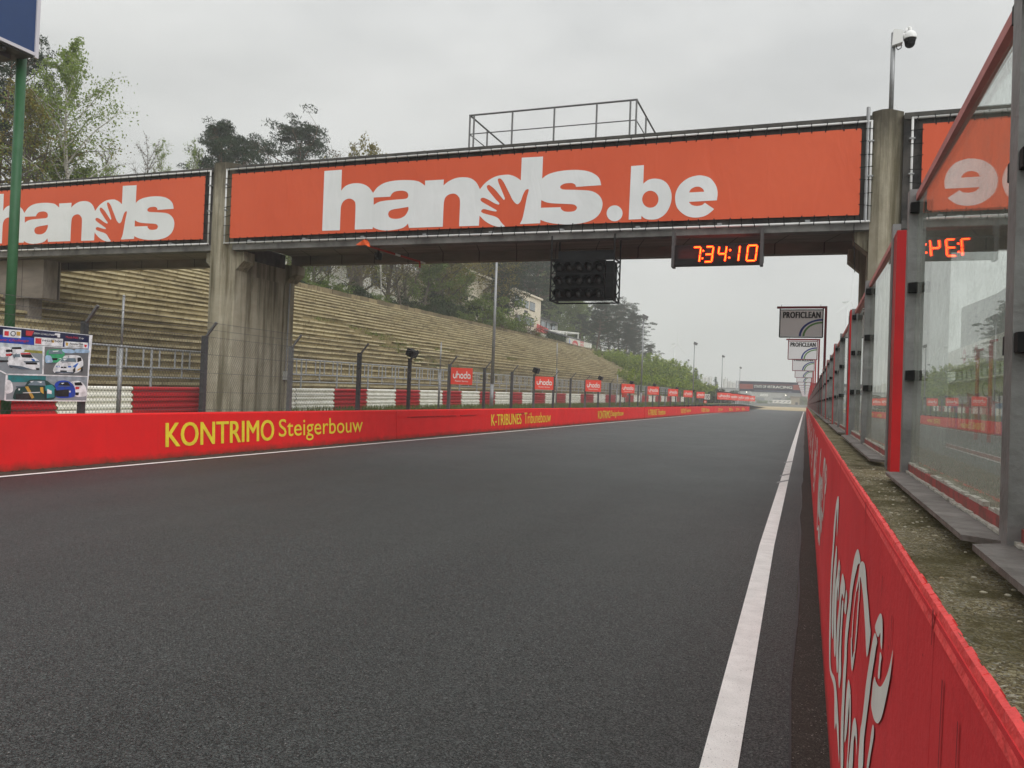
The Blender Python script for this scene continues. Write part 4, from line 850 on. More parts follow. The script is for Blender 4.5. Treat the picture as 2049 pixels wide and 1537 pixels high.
# =================================================================== LEFT SIDE FURNITURE
XF = -12.2
cf = thing('catch_fence', 'dark chain link catch fence with angled post tops along the red barrier wall', 'fence', (XF, 20, .85))
py_ = [4.26, 7.3] + [10.36, 13.36, 16.38, 19.6, 22.68, 25.75, 29.05, 32.2, 35.2] + [35.2 + 3.1 * i for i in range(1, 22)]
rr = random.Random(21); ptop = {}
for i, y in enumerate(py_):
    zt = 2.52 + rr.uniform(-.02, .03); ptop[y] = zt
    mb = MB(); w_ = .055 if i % 2 else .05
    mb.box(XF - w_, XF + w_, y - .045, y + .045, .3, zt); mb.build('post', POSTD if i % 3 != 1 else GALVD, cf)
    mb = MB(); mb.bar((XF, y, zt - .06), (XF + .27, y + .03, zt + .29), .05, .04); mb.build('post_arm', GALVD, cf)
def mesh(y0, y1, name='wire_mesh', pitch=.075, r=.0032):
    v = []; f = []
    zb, zt = .88, 2.5; hh = zt - zb; lean = hh * .62
    def strip(a, b):
        k = len(v); d = np.array(b) - np.array(a); d /= np.linalg.norm(d)
        for p in (a, b):
            for u in ((r, 0), (-r * .5, r * .87), (-r * .5, -r * .87)): v.append((p[0] + u[0], p[1] + u[1] * abs(d[2]), p[2] - u[1] * d[1]))
        for q in range(3): f.append((k + q, k + (q + 1) % 3, k + 3 + (q + 1) % 3, k + 3 + q))
    y = y0 - lean
    while y < y1:
        for sg in (0, 1):
            a, b = (y, y + lean) if sg == 0 else (y + lean, y)
            za, zb_ = zb, zt; ya, yb = a, b
            # clip to y0..y1
            def at(t): return ya + (yb - ya) * t
            t0, t1 = 0., 1.
            for lim, s in ((y0, 1), (y1, -1)):
                for e in (0, 1):
                    pass
            lo = (y0 - ya) / (yb - ya); hi = (y1 - ya) / (yb - ya)
            if lo > hi: lo, hi = hi, lo
            t0, t1 = max(0, lo), min(1, hi)
            if t1 - t0 > .01: strip((XF + .05 + (.004 if sg else 0), at(t0), zb + hh * t0), (XF + .05 + (.004 if sg else 0), at(t1), zb + hh * t1))
        y += pitch
    # mesh on the leaning top, and the line wires
    yy = y0
    while yy < y1: strip((XF + .03, yy, 2.5), (XF + .27, yy + .03, 2.8)); yy += pitch * .8
    k = len(v)
    m = MB(); m.v = v; m.f = f; m.mi = [0] * len(f)
    for z, x in ((.93, XF + .05), (1.3, XF + .05), (1.72, XF + .05), (2.12, XF + .05), (2.5, XF + .05), (2.65, XF + .15), (2.79, XF + .27)): m.tube((x, y0, z), (x, y1, z), .0042, n=4, cap=False)
    m.build(name, WIRE, cf)
for a, b in zip(py_[:-1], py_[1:]): mesh(a, b, pitch=.07 if a < 30 else (.1 if a < 55 else .2), r=.0021 if a < 30 else .003)

# black floodlights on post tops
fl = thing('floodlight', 'largest black floodlight, on the fence post left of the first red sign', 'floodlight', (0, 0, 0), 'black floodlights on the fence posts')
mb = MB(); mb.hexa([(-.02, -.34, .12), (.20, -.34, .02), (.20, .02, .02), (-.02, .02, .12)], [(.06, -.34, .34), (.28, -.34, .24), (.28, .02, .24), (.06, .02, .34)])
mb.build('lamp_head', BLACK, fl)
mb = MB(); mb.hexa([(.02, .02, .14), (.16, .02, .06), (.12, .25, .12), (.05, .25, .16)], [(.1, .02, .3), (.24, .02, .22), (.19, .25, .22), (.12, .25, .27)]); mb.build('lamp_back', BLACK, fl)
mb = MB(); mb.bar((0, 0, -.06), (.1, 0, .2), .05); mb.bar((.1, .06, .18), (.1, -.3, .18), .03); mb.build('bracket', POSTD, fl)
mb = MB(); mb.quad((.205, -.33, .03), (.205, .01, .03), (.282, .01, .23), (.282, -.33, .23)); mb.build('lens', LENS, fl)
fy = [(22.68, None), (35.2, 'second black floodlight along the fence, beside the lamp mast'), (35.2 + 3.1 * 4, 'third black floodlight along the fence, above the third red sign'), (35.2 + 3.1 * 7, 'fourth black floodlight along the fence, near the fourth red sign'), (35.2 + 3.1 * 10, 'fifth black floodlight along the fence, at the foot of a lamp mast'), (35.2 + 3.1 * 14, 'sixth black floodlight along the fence'), (35.2 + 3.1 * 18, 'seventh and farthest black floodlight along the fence')]
for i, (y, lb) in enumerate(fy):
    y = min(py_, key=lambda q: abs(q - y)); loc = (XF + .02, y, ptop[y])
    if i == 0: fl.location = loc
    else: dup(fl, loc, 0, 1, lb)

# red signs on the fence
def sign_board(px0, py0, px1, py1, slope, label, i):
    y0 = atX(px0, (py0 + py1) / 2, XF + .1)[1]; p = np.array([XF + .1, y0, 0]); ang = R_(38)
    nrm = np.array([math.sin(ang), -math.cos(ang), 0]); 
    tl = atP(px0, py0, p, nrm); bl_ = atP(px0, py1 - slope * .3, p, nrm); tr = atP(px1, py0 + slope, p, nrm); br_ = atP(px1, py1, p, nrm)
    w_ = np.linalg.norm((tr - tl)[:2]); dirv = np.array([math.cos(ang), math.sin(ang), 0]); z1 = (tl[2] + tr[2]) / 2; z0 = (bl_[2] + br_[2]) / 2
    o = np.array([tl[0], tl[1], z0]); hh = z1 - z0
    t = thing('sign_board', label, 'sign', tuple(o), 'red signs along the catch fence')
    q = lambda u, v, d=0: o + dirv * u * w_ + np.array([0, 0, v * hh]) + nrm * d
    m = MB(); m.hexa([q(0, 0), q(1, 0), q(1, 0, -.012), q(0, 0, -.012)], [q(0, 1), q(1, 1), q(1, 1, -.012), q(0, 1, -.012)]); m.build('panel', SIGNRED, t)
    m = MB(); uhoda(m, q); m.build('lettering', WPAINT, t)
    m = MB(); m.bar(q(0, .2, -.03), q(0, .2, -.03) + np.array([-.08, -.03, 0]), .03); m.bar(q(0, .8, -.03), q(0, .8, -.03) + np.array([-.08, -.03, 0]), .03); m.build('bracket', GALVD, t)
def uhoda(m, q):
    D = .003; sw = .045
    def arc(cx, cy, rx, ry, a0, a1, n=14):
        ts = np.linspace(a0, a1, n + 1)
        for s, e in zip(ts[:-1], ts[1:]):
            P = lambda t, k: q(cx + (rx + k * sw * .36) * math.cos(t), cy + (ry + k * sw * .9) * math.sin(t), D)
            m.quad(P(s, -1), P(s, 1), P(e, 1), P(e, -1))
    def bar(x, y0, y1): m.quad(q(x - sw * .36, y0, D), q(x + sw * .36, y0, D), q(x + sw * .36, y1, D), q(x - sw * .36, y1, D))
    r, ry = .062, .115; y = .50
    arc(.17, y, r, ry, math.pi, 2 * math.pi); bar(.17 - r, y, y + .13); bar(.17 + r, y, y + .13)                 # u
    bar(.335 - r, y - .13, y + .30); arc(.335, y, r, ry, 0, math.pi); bar(.335 + r, y - .13, y)                       # h
    arc(.5, y, r, ry, 0, 2 * math.pi)                                                                             # o
    arc(.665, y, r, ry, 0, 2 * math.pi); bar(.665 + r, y - .1, y + .30)                                              # d
    arc(.83, y, r, ry, 0, 2 * math.pi); bar(.83 + r, y - .13, y + .1)                                                # a
    v, f = text2d('Passion Service', .004, 0, 1.0); put(m, v, f, lambda a, b: q(.2 + .6 * a, .16 + .10 * b, D))
sg = [(903, 735, 946, 770, 2.5), (1071, 753, 1108, 780, 1.8), (1172, 760, 1203, 784, 1.5), (1244, 768, 1270, 787, 1.2), (1296, 773, 1319, 790, 1), (1337, 778, 1357, 793, .8), (1368, 781, 1386, 795, .7), (1394, 784, 1410, 797, .6)]
for i, s in enumerate(sg):
    lb = 'largest red sign reading uhoda, nearest on the catch fence' if i == 0 else f'{ORD[i]} red sign reading uhoda counting away along the catch fence' + (', next to the 100 board' if i == 7 else '')
    sign_board(*s, lb, i)
# the five far signs on the far fence, and that fence
ff = thing('catch_fence', 'far grey fence with a canopy of angled arms above the set-back red wall', 'fence', (-11, 128, .9))
dv = np.array([1.6, 44, 0.]); dv /= np.linalg.norm(dv); f0 = np.array([-11.45, 108, 0.])
mb = MB()
for i in range(15):
    p = f0 + dv * i * 3.05; m = MB(); m.bar(p + [0, 0, .8], p + [0, 0, 2.75], .09); m.bar(p + [0, 0, 2.72], p + [.45, 0, 3.0], .07); m.build('post', GALVD, ff)
for z in (1.1, 1.5, 1.9, 2.3, 2.7): mb.bar(f0 + [0, 0, z], f0 + dv * 43 + [0, 0, z], .02)
mb.build('rail_wire', WIRE, ff)
mb = MB(); mb.quad(f0 + [.02, 0, 2.72], f0 + dv * 43 + [.02, 0, 2.72], f0 + dv * 43 + [.47, 0, 3.0], f0 + [.47, 0, 3.0]); mb.build('top_net', POSTD, ff)
for i in range(5):
    a = f0 + dv * (1.0 + i * 8.4) + np.array([.12, 0, 0]); o = a + [0, 0, 1.85]
    t = thing('sign_board', f'{ORD[i]} of five small far red uhoda signs in a close row on the far fence', 'sign', tuple(o), 'far red signs on the far fence')
    ang = R_(60); dd = np.array([math.cos(ang), math.sin(ang), 0]); nr = np.array([math.sin(ang), -math.cos(ang), 0])
    q = lambda u, v, d=0: o + dd * u * 3.2 + np.array([0, 0, v * 0.95]) + nr * d
    m = MB(); m.hexa([q(0, 0), q(1, 0), q(1, 0, -.02), q(0, 0, -.02)], [q(0, 1), q(1, 1), q(1, 1, -.02), q(0, 1, -.02)]); m.build('panel', SIGNRED, t)
    m = MB(); uhoda(m, lambda u, v, d=0: q(u, v, .006)); m.build('lettering', WPAINT, t)
# 100 metre board and small red disc
t = thing('distance_board', 'white board with black 100 on the fence beside the last red sign', 'sign', tuple(atX(1414, 800, -12)))
q = lambda px, py, d=0: atY(px, py, 102.6 - d)
m = MB(); a, b = q(1409.5, 788.5), q(1420.5, 799.5); m.box(a[0], b[0], 102.58, 102.62, b[2], a[2]); m.build('panel', WPAINT, t)
m = MB(); text_on(m, '100', q(1410.4, 797.8, .03), q(1419.4, 798.0, .03), q(1410.4, 790.0, .03), bold=.004); m.build('numerals', CARBLK, t)
m = MB(); m.bar(q(1414.5, 800, -.05), q(1414.3, 815, -.05), .06); m.build('post', GALVD, t)
t = thing('marker_disc', 'small round red and white marker on a thin stake below the 100 board', 'marker', tuple(atY(1411, 812, 102)))
m = MB(); a = atY(1411, 804, 102.); m.tube(a, a + [0, -.03, 0], .2, n=14); m.build('disc', SIGNRED, t)
m = MB(); m.tube(a + [0, -.03, 0], a + [0, -.035, 0], .09, n=12); m.build('disc_centre', WPAINT, t)
m = MB(); m.bar(a + [0, .02, -.1], (a[0], 102.02, .9), .04); m.build('stake', GALVD, t)
t = thing('marker_flag', 'small red square marker on a dark stake behind the fence near the fourth red sign', 'marker', tuple(atX(1249, 810, -13)))
a = atX(1249.5, 790.5, -13); m = MB(); m.box(a[0] - .2, a[0] + .2, a[1], a[1] + .03, a[2] - .18, a[2] + .22); m.build('flag', SIGNRED, t)
m = MB(); m.bar(a + [0, .05, .1], (a[0], a[1] + .05, gz(a[1])), .05); m.build('stake', POSTD, t)

# ------------------------------------------------------------------- red and white guard rail
XA = -16.0
def za(y): return lerp(y, [0, 13.3, 17.4, 21.8, 27.3, 45.4, 94.7, 110], [1.2, 1.32, 1.375, 1.437, 1.51, 1.642, 1.958, 2.03])
gr = thing('guard_rail', 'corrugated guard rail painted in red and white blocks in front of the terraces', 'guard rail', (XA, 30, .6))
prof = []; nrows = 3
for k in range(nrows):
    z = -k * .29
    prof += [(0, z), (.055, z - .03), (.055, z - .075), (-.01, z - .115), (-.01, z - .16), (.055, z - .20), (.055, z - .245), (0, z - .285)]
by = [-8, -2.0, 2.0, 6.0]
pxb = [(112, 799), (263, 798), (402, 800)]
by += [atX(a, b, XA)[1] for a, b in pxb]
by += [atX(px, 800, XA)[1] for px in (590, 667, 732.5, 790, 838.5, 884, 922, 958.5, 989.5, 1019.5, 1044, 1067.5, 1090, 1112, 1131)]
st = by[-1] - by[-2]
while by[-1] < 108: by.append(by[-1] + 3.9)
colr = 0
for i, (a, b) in enumerate(zip(by[:-1], by[1:])):
    if b <= 0: continue
    mb = MB(); n = len(prof)
    for y, off in ((a + .015, 0), (b - .015, 0)):
        for u, z in prof: mb.v.append((XA + u, y, za(y) + z))
    for k in range(n - 1): mb.f.append((k, k + 1, n + k + 1, n + k)); mb.mi.append(0)
    # scalloped lap edge
    white = (i % 2 == 0) if i < 6 else (i % 2 == 1)
    if i == 4: white = True
    if i == 5: white = False
    if i == 6: white = True
    if i >= 7: white = (i % 2 == 1)
    mb.build('rail_section', WCREAM if white else REDRAIL, gr)
mb = MB(); y = 0
while y < 106: mb.box(XA - .16, XA - .03, y, y + .1, gz(y) - .1, za(y) - .02); y += 2.
mb.build('rail_posts', GALVD, gr)

# ------------------------------------------------------------------- tribune hand rail
XH = -17.5
def zh(y): return lerp(y, [0, 15.3, 23.8, 32.5, 49.6, 110], [2.35, 2.41, 2.49, 2.6, 2.71, 3.2])
hr = thing('hand_rail', 'grey tubular hand rail of square bays along the foot of the terraces', 'railing', (XH, 40, 1.5))
y = 3.0; i = 0
while y < 108:
    y2 = y + 2.35
    m = MB(); m.tube((XH, y, zh(y)), (XH, y2, zh(y2)), .032, n=6); m.tube((XH, y, zh(y) - .55), (XH, y2, zh(y2) - .55), .03, n=6); m.tube((XH, y, zh(y) - .82), (XH, y2, zh(y2) - .82), .028, n=6)
    for k in range(4): yy = y + k * .5875 + .29; m.tube((XH, yy, zh(yy)), (XH, yy, zh(yy) - .55), .026, n=5)
    m.build('rail_bay', GALVL, hr)
    m = MB(); m.tube((XH, y, zh(y)), (XH, y, zh(y) - 1.25), .034, n=6); m.build('post', GALVL, hr); m = MB(); m.tube((XH, y + 1.17, zh(y)), (XH, y + 1.17, zh(y) - .82), .026, n=6); m.build('post', GALVL, hr)
    y = y2

# ------------------------------------------------------------------- concrete terraces
ter = thing('terrace', 'weathered yellowish concrete spectator terraces rising up the bank on the left', 'grandstand', (-25, 55, .5))
NR = 25; rr = random.Random(31)
def ter_z(r, y): return gz(y) + .62 + .0045 * max(0, y - 20) + r * .262
sy0, sy1 = -6, 117
rows_m, ris = MB(), MB()
gaps = []
for (px, py, n, wdt) in [(735, 668, 3, 3.2), (760, 690, 3, 3.5), (830, 725, 2, 4), (700, 655, 2, 2.5), (905, 740, 3, 5), (870, 700, 1, 3), (640, 640, 1, 1.5), (960, 745, 2, 4), (1010, 720, 1, 2.5)]:
    d = ray(px, py); t = (1.2 - .57 * 18.6 - H) / (d[2] + .57 * d[0]); p = CP + d * t
    r0 = int((-p[0] - 18.6) / .48)
    for q in range(n): gaps.append((r0 - q, p[1] + q * rr.uniform(.6, 1.6), p[1] + q * .9 + wdt))
for r in range(NR):
    x = -18.6 - r * .485
    y = sy0 + rr.uniform(0, 2)
    while y < sy1:
        ln = rr.choice([2.0, 2.4, 2.4]); y2 = min(y + ln, sy1)
        z0, z1 = ter_z(r, y), ter_z(r, y2); j = rr.uniform(-.014, .014); jz = rr.uniform(-.01, .01)
        gap = any(g[0] == r and y2 > g[1] and y < g[2] for g in gaps)
        # riser block
        ris.hexa([(x - .5, y, z0 - .42), (x - .07, y, z0 - .42), (x - .07, y2, z1 - .42), (x - .5, y2, z1 - .42)], [(x - .5, y, z0 - .08), (x - .07 - j, y, z0 - .08), (x - .07 - j, y2, z1 - .08), (x - .5, y2, z1 - .08)])
        if not gap:
            rows_m.hexa([(x - .52, y + .008, z0 - .085 + jz), (x + j, y + .008, z0 - .085 + jz), (x + j, y2 - .008, z1 - .085 + jz), (x - .52, y2 - .008, z1 - .085 + jz)], [(x - .52, y + .008, z0 + jz), (x + j, y + .008, z0 + jz), (x + j, y2 - .008, z1 + jz), (x - .52, y2 - .008, z1 + jz)])
        elif rr.random() < .45:   # tipped slab
            rows_m.hexa([(x - .4, y + .1, z0 - .10), (x + .08, y + .1, z0 - .17), (x + .1, y2 - .3, z1 - .14), (x - .4, y2 - .3, z1 - .07)], [(x - .4, y + .1, z0 - .05), (x + .08, y + .1, z0 - .12), (x + .1, y2 - .3, z1 - .09), (x - .4, y2 - .3, z1 - .02)])
        y = y2
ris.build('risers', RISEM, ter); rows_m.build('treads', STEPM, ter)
mb = MB(); xt = -18.6 - NR * .485
y = sy0
while y < sy1:
    y2 = y + 1.2; z = ter_z(NR, y); mb.box(xt - .3, xt - .02, y, y2 - .02, z - .4, z + .16 + rr.uniform(-.03, .03)); y = y2
mb.build('top_wall', slab_mat('top_wall_concrete', (.13, .105, .06), (.26, .21, .12), (.04, .03, .02)), ter)
mb = MB(); mb.box(-18.62, -18.3, sy0, sy1, .2, 1.25); mb.build('foot_wall', RISEM, ter)
# end flank of the terraces
mb = MB(); z = ter_z(0, sy1)
mb.prism([(-18.3, z - .6), (xt, z - .6), (xt, z + NR * .262 + .1), (-18.6, z + .1)], sy1 + .01, sy1 + .25, 'y'); mb.build('end_wall', CONC, ter)

# ------------------------------------------------------------------- thin poles behind the barrier
pl = [(236, 825, 248, 593, 'slim grey stepped pole behind the fence near the event banner'), (877, 818, 883, 686, 'slim grey pole just left of the first red sign'), (1113, 805, 1115, 687, 'slim grey pole right of the second red sign'), (1232, 815, 1236, 750, 'slim grey pole left of the fourth red sign')]
for (a, b, c_, d, lb) in pl:
    p, q = atX(a, b, -13.), atX(c_, d, -13.); t = thing('slim_pole', lb, 'pole', (p[0], p[1], gz(p[1])), 'slim poles behind the fence')
    m = MB(); mid = p + (q - p) * .55; m.tube((p[0], p[1], gz(p[1]) - .1), mid, .042, n=8); m.tube(mid, mid + (q - p) * .03, .042, .026, n=8); m.build('lower_shaft', GALV, t, smooth=True)
    m = MB(); m.tube(mid, q, .024, n=8); m.ellipsoid(q, .03, .03, .03, 8, 6); m.build('upper_shaft', GALV, t, smooth=True)

# ------------------------------------------------------------------- lamp masts
def lamp(x, y, zt, zb, label):
    t = thing('lamp_mast', label, 'street lamp', (x, y, zb), 'lamp masts along the straight')
    m = MB(); n = 6; 
    m.tube((x, y, zb - .2), (x, y, zb + 1.2), .10, .095, n=10); m.tube((x, y, zb + 1.2), (x, y, zt - .3), .085, .05, n=10); m.build('mast', GALV, t, smooth=True)
    m = MB(); m.hexa([(x - .12, y - .25, zt - .22), (x + .28, y - .28, zt - .36), (x + .28, y + .22, zt - .36), (x - .12, y + .22, zt - .22)], [(x - .05, y - .22, zt + .16), (x + .42, y - .25, zt - .06), (x + .42, y + .22, zt - .06), (x - .05, y + .22, zt + .16)]); m.build('lamp_head', GALVD, t)
    m = MB(); m.bar((x, y, zt - .35), (x + .1, y, zt - .12), .07); m.build('head_bracket', GALVD, t)
lamp(-14.2, 34.8, 9.3, gz(34.8), 'nearest grey lamp mast, rising behind the footbridge right of the first red sign')
for (px, py, lb) in [(1288, 632, 'tall grey lamp mast in front of the pine trees, second along the straight'), (1390, 686, 'third grey lamp mast along the straight, right of the green saplings'), (1446, 712, 'fourth grey lamp mast, beside the white silos'), (1481, 735, 'farthest grey lamp mast, at the left end of the far blue gantry')]:
    p = atX(px, py, -14.2); lamp(-14.2, p[1], p[2], .9, lb)
p = atX(1377, 720, -30); lamp(-30, p[1], p[2], 1, 'faint small lamp mast standing behind the saplings, left of the third mast')

# ------------------------------------------------------------------- big blue board on green pole
bb = thing('billboard', 'dark blue advertising board on a green steel pole at the far left', 'billboard', (-14.2, 10.3, .4))
XB = -14.2
p, q = atX(25, 655, XB), atX(43, 125, XB)
m = MB(); m.tube((XB, q[1], .3), (XB, q[1], q[2] + .25), .088, n=16); m.build('pole', GREENP, bb, smooth=True)
m = MB(); m.tube((XB, q[1], .3), (XB, q[1], .36), .2, n=16); m.build('base_plate', GREENP, bb)
b0 = atX(77, 118, -13.8); yR, zB = b0[1], b0[2]
m = MB(); m.box(-14.75, -13.83, yR - 8, yR - .05, zB + .08, zB + 3.6); m.build('board', NAVY, bb)
m = MB(); m.box(-13.86, -13.80, yR - .07, yR, zB, zB + 3.62); m.box(-13.83, -13.80, yR - 8, yR - .072, zB + .03, zB + .09); m.build('edge_trim', M('trim_lilac', (.55, .53, .57), .5), bb)
m = MB(); m.box(-14.76, -13.835, yR - 8, yR - .08, zB, zB + .078); m.bar((XB, yR - 8, zB - .04), (XB, yR - .3, zB - .04), .12, .1); m.build('base_tray', M('tray_dark', (.05, .05, .055), .6), bb)
for k in range(4):
    m = MB(); m.bar((-14.7, yR - .6 - k * 1.1, zB - .03), (-13.9, yR - .6 - k * 1.1, zB - .03), .08, .06); m.build('cross_member', M('tray_dark', (0, 0, 0)), bb)

# ------------------------------------------------------------------- event banner with printed race cars
ev_t = thing('event_banner', 'printed banner of racing cars hung on the fence at the far left', 'banner', tuple(atX(90, 800, -12.1)))
XE = -12.09
cE = lambda x, y: (x / 9.605, 650 + y / 9.605)
# the banner plane in its own coordinates: u = pixel x / 9.605 etc. -> world through the plane X = XE
def E(x, y, d=0): p = atX(*cE(x, y), XE); return np.array([XE + d, p[1], p[2]])
def pgroup(name, mat, polys, d, smooth_=0):
    m = MB()
    for pl_ in polys:
        lp = catmull(pl_, 3) if smooth_ else pl_
        v, f = fill2d([[(E(x, y)[1], E(x, y)[2]) for x, y, *_ in lp]]); put(m, v, f, lambda a, b: (XE + d, a, b))
    return m.build(name, mat, ev_t)
PW = M('print_white', (.78, .78, .8), .45); PB = M('print_blue', (.015, .06, .42), .45); PG = M('print_green', (.05, .36, .16), .45); PT = M('print_teal', (.02, .19, .2), .45)
PR = M('print_red', (.62, .04, .05), .45); PGY = M('print_grey', (.26, .29, .31), .45, (.2, .22, .24), 3); PSKY = M('print_haze', (.55, .6, .62), .45); PLB = M('print_light_blue', (.35, .5, .68), .45); PYE = M('print_yellow', (.6, .36, .06), .45)
PGD = M('print_dark_green', (.012, .05, .045), .45); PAS = M('print_track', (.12, .125, .13), .5, (.16, .16, .165), 4); POL = M('print_grass', (.3, .28, .05), .45); PNV = M('print_navy', (.01, .015, .06), .45)
m = MB(); a, b, c_, d_ = E(-900, -80), E(1780, 200), E(1660, 1470), E(-900, 1440)
m.hexa([a - [.01, 0, 0], b - [.01, 0, 0], c_ - [.01, 0, 0], d_ - [.01, 0, 0]], [a, b, c_, d_]); m.build('vinyl_sheet', PW, ev_t)
pgroup('header_print', PNV, [[(-900, -60), (1712, 205), (1700, 465), (1230, 425), (700, 395), (-900, 270)]], .003)
pgroup('header_print', PB, [[(-900, 110), (640, 250), (650, 390), (-900, 265)], [(1225, 330), (1700, 350), (1700, 460), (1228, 425)]], .005)
pgroup('picture_sky', PSKY, [[(-900, 290), (820, 410), (815, 560), (440, 520), (-900, 480)]], .004)
pgroup('picture_ground', PGY, [[(-900, 480), (440, 520), (815, 560), (805, 945), (120, 935), (0, 870), (-900, 840)]], .0045)
pgroup('picture_ground', PAS, [[(850, 420), (1700, 470), (1680, 985), (830, 955)]], .004)
pgroup('picture_ground', PGY, [[(140, 960), (1675, 1005), (1655, 1450), (100, 1450)], [(-900, 860), (0, 900), (105, 950), (70, 1450), (-900, 1430)]], .004)
pgroup('picture_backdrop', PT, [[(150, 960), (880, 985), (870, 1110), (160, 1100)]], .005)
pgroup('picture_backdrop', POL, [[(470, 480), (815, 500), (812, 555), (440, 525)]], .005)
pgroup('picture_backdrop', M('print_mesh_grey', (.3, .34, .38), .5), [[(880, 985), (1672, 1005), (1668, 1100), (880, 1090)]], .005)
# car bodies
pgroup('printed_car', PW, [[(150, 640), (250, 540), (380, 530), (560, 535), (640, 620), (740, 690), (750, 840), (620, 860), (420, 850), (380, 820), (160, 790)], [(1050, 780), (1180, 660), (1250, 590), (1440, 585), (1540, 610), (1590, 690), (1590, 800), (1540, 880), (1400, 935), (1040, 920)], [(100, 1080), (200, 1080), (240, 1180), (230, 1290), (100, 1310)], [(1340, 1100), (1520, 1080), (1620, 1160), (1655, 1250), (1640, 1370), (1430, 1370), (1400, 1200)], [(0, 430), (190, 440), (240, 540), (200, 600), (0, 610)], [(210, 470), (430, 470), (450, 520), (220, 530)]], .007, 1)
pgroup('printed_car', PG, [[(880, 600), (930, 480), (1170, 480), (1240, 560), (1200, 660), (1100, 720), (880, 735)]], .0065, 1)
pgroup('printed_car', PGD, [[(270, 1300), (330, 1210), (480, 1160), (560, 1060), (850, 1060), (970, 1130), (1060, 1200), (1060, 1400), (860, 1450), (290, 1450)]], .008, 1)
pgroup('printed_car', M('print_teal2', (.03, .26, .27), .45), [[(860, 1170), (990, 1150), (1050, 1220), (1050, 1390), (890, 1410)]], .0095)
pgroup('printed_car', PB, [[(1040, 1170), (1120, 1080), (1300, 1080), (1420, 1180), (1440, 1340), (1370, 1395), (1070, 1390)]], .0075, 1)
pgroup('printed_car', PLB, [[(870, 600), (960, 590), (1000, 660), (1000, 720), (880, 735)], [(1190, 470), (1380, 475), (1430, 540), (1240, 540)], [(1450, 470), (1690, 480), (1690, 540), (1450, 535)]], .0068, 1)
# dark glass, grilles, tyres
pgroup('printed_detail', CARBLK, [[(390, 575), (590, 570), (630, 635), (420, 625)], [(480, 725), (700, 725), (720, 765), (490, 760)], [(175, 770), (235, 790), (230, 825), (180, 820)], [(350, 790), (400, 820), (400, 850), (350, 845)], [(680, 830), (745, 830), (745, 870), (690, 870)],
    [(1160, 805), (1205, 805), (1205, 832), (1160, 832)], [(1215, 805), (1268, 805), (1268, 832), (1215, 832)], [(1150, 875), (1275, 880), (1275, 905), (1150, 900)], [(1480, 630), (1550, 625), (1560, 690), (1480, 720)], [(1390, 860), (1440, 820), (1440, 900), (1400, 935)], [(1545, 820), (1585, 790), (1580, 890), (1545, 905)],
    [(990, 640), (1100, 640), (1090, 680), (1000, 680)], [(1150, 1105), (1300, 1100), (1350, 1170), (1110, 1160)], [(1070, 1260), (1320, 1240), (1310, 1380), (1075, 1380)], [(1420, 1110), (1550, 1100), (1580, 1165), (1430, 1165)], [(1440, 1300), (1510, 1300), (1500, 1355), (1440, 1355)], [(850, 1280), (890, 1260), (890, 1420), (850, 1440)], [(1035, 1240), (1075, 1235), (1070, 1360), (1040, 1390)], [(100, 480), (180, 470), (200, 520), (110, 525)], [(220, 430), (390, 425), (410, 465), (220, 465)], [(290, 1330), (560, 1320), (620, 1440), (300, 1440)], [(-10, 680), (150, 680), (150, 715), (-10, 715)]], .011)
pgroup('printed_detail', M('print_glass', (.16, .22, .26), .4), [[(1190, 640), (1440, 640), (1460, 715), (1150, 705)], [(930, 490), (1170, 490), (1210, 560), (920, 560)], [(520, 1160), (600, 1075), (850, 1075), (870, 1170)], [(240, 570), (370, 560), (380, 620), (240, 625)]], .0115)
pgroup('printed_detail', PR, [[(380, 545), (560, 538), (590, 565), (400, 570)], [(1440, 1190), (1520, 1190), (1510, 1235), (1440, 1240)], [(100, 560), (220, 550), (180, 600), (110, 600)]], .0118)
pgroup('printed_detail', PYE, [[(470, 1190), (530, 1180), (650, 1400), (600, 1420)], [(1480, 860), (1545, 820), (1545, 850), (1480, 885)], [(760, 1200), (820, 1200), (830, 1330), (770, 1290)]], .0118)
pgroup('printed_detail', M('print_mid_blue', (.04, .14, .5), .45), [[(1390, 800), (1470, 740), (1500, 740), (1440, 830)], [(580, 650), (640, 655), (690, 715), (640, 715)], [(1070, 790), (1140, 785), (1140, 815), (1070, 815)], [(1300, 790), (1360, 790), (1360, 820), (1300, 820)]], .0118)
pgroup('printed_detail', PW, [[(900, 1230), (985, 1270), (985, 1330), (895, 1320)], [(430, 1300), (760, 1290), (760, 1305), (430, 1315)], [(90, 1440), (1650, 1455), (1650, 1475), (90, 1462)]], .0122)
pgroup('picture_border', PW, [[(0, 870), (120, 938), (1680, 985), (1680, 1003), (110, 962), (0, 895)], [(808, 405), (850, 410), (828, 955), (800, 950)], [(110, 940), (140, 950), (100, 1455), (72, 1455)]], .0125)
pgroup('logo_panel', PW, [[(55, 85), (402, 105), (398, 258), (50, 230)], [(655, 232), (1208, 272), (1200, 420), (652, 385)], [(1238, 318), (1685, 345), (1680, 455), (1234, 425)]], .007)
pgroup('logo_mark', PR, [[(80, 120), (165, 125), (160, 215), (75, 205)], [(490, 110), (650, 118), (600, 215), (490, 205)], [(672, 255), (790, 262), (785, 370), (670, 360)], [(1610, 380), (1668, 385), (1650, 435), (1620, 430)]], .009)
pgroup('logo_mark', PYE, [[(310, 130), (390, 135), (380, 215), (310, 205)], [(1255, 340), (1305, 345), (1295, 405), (1260, 400)], [(990, 295), (1035, 297), (1030, 345), (985, 340)]], .009)
pgroup('logo_mark', PW, [[(1050, 165), (1150, 170), (1145, 245), (1090, 240), (1095, 205), (1045, 200)]], .009)
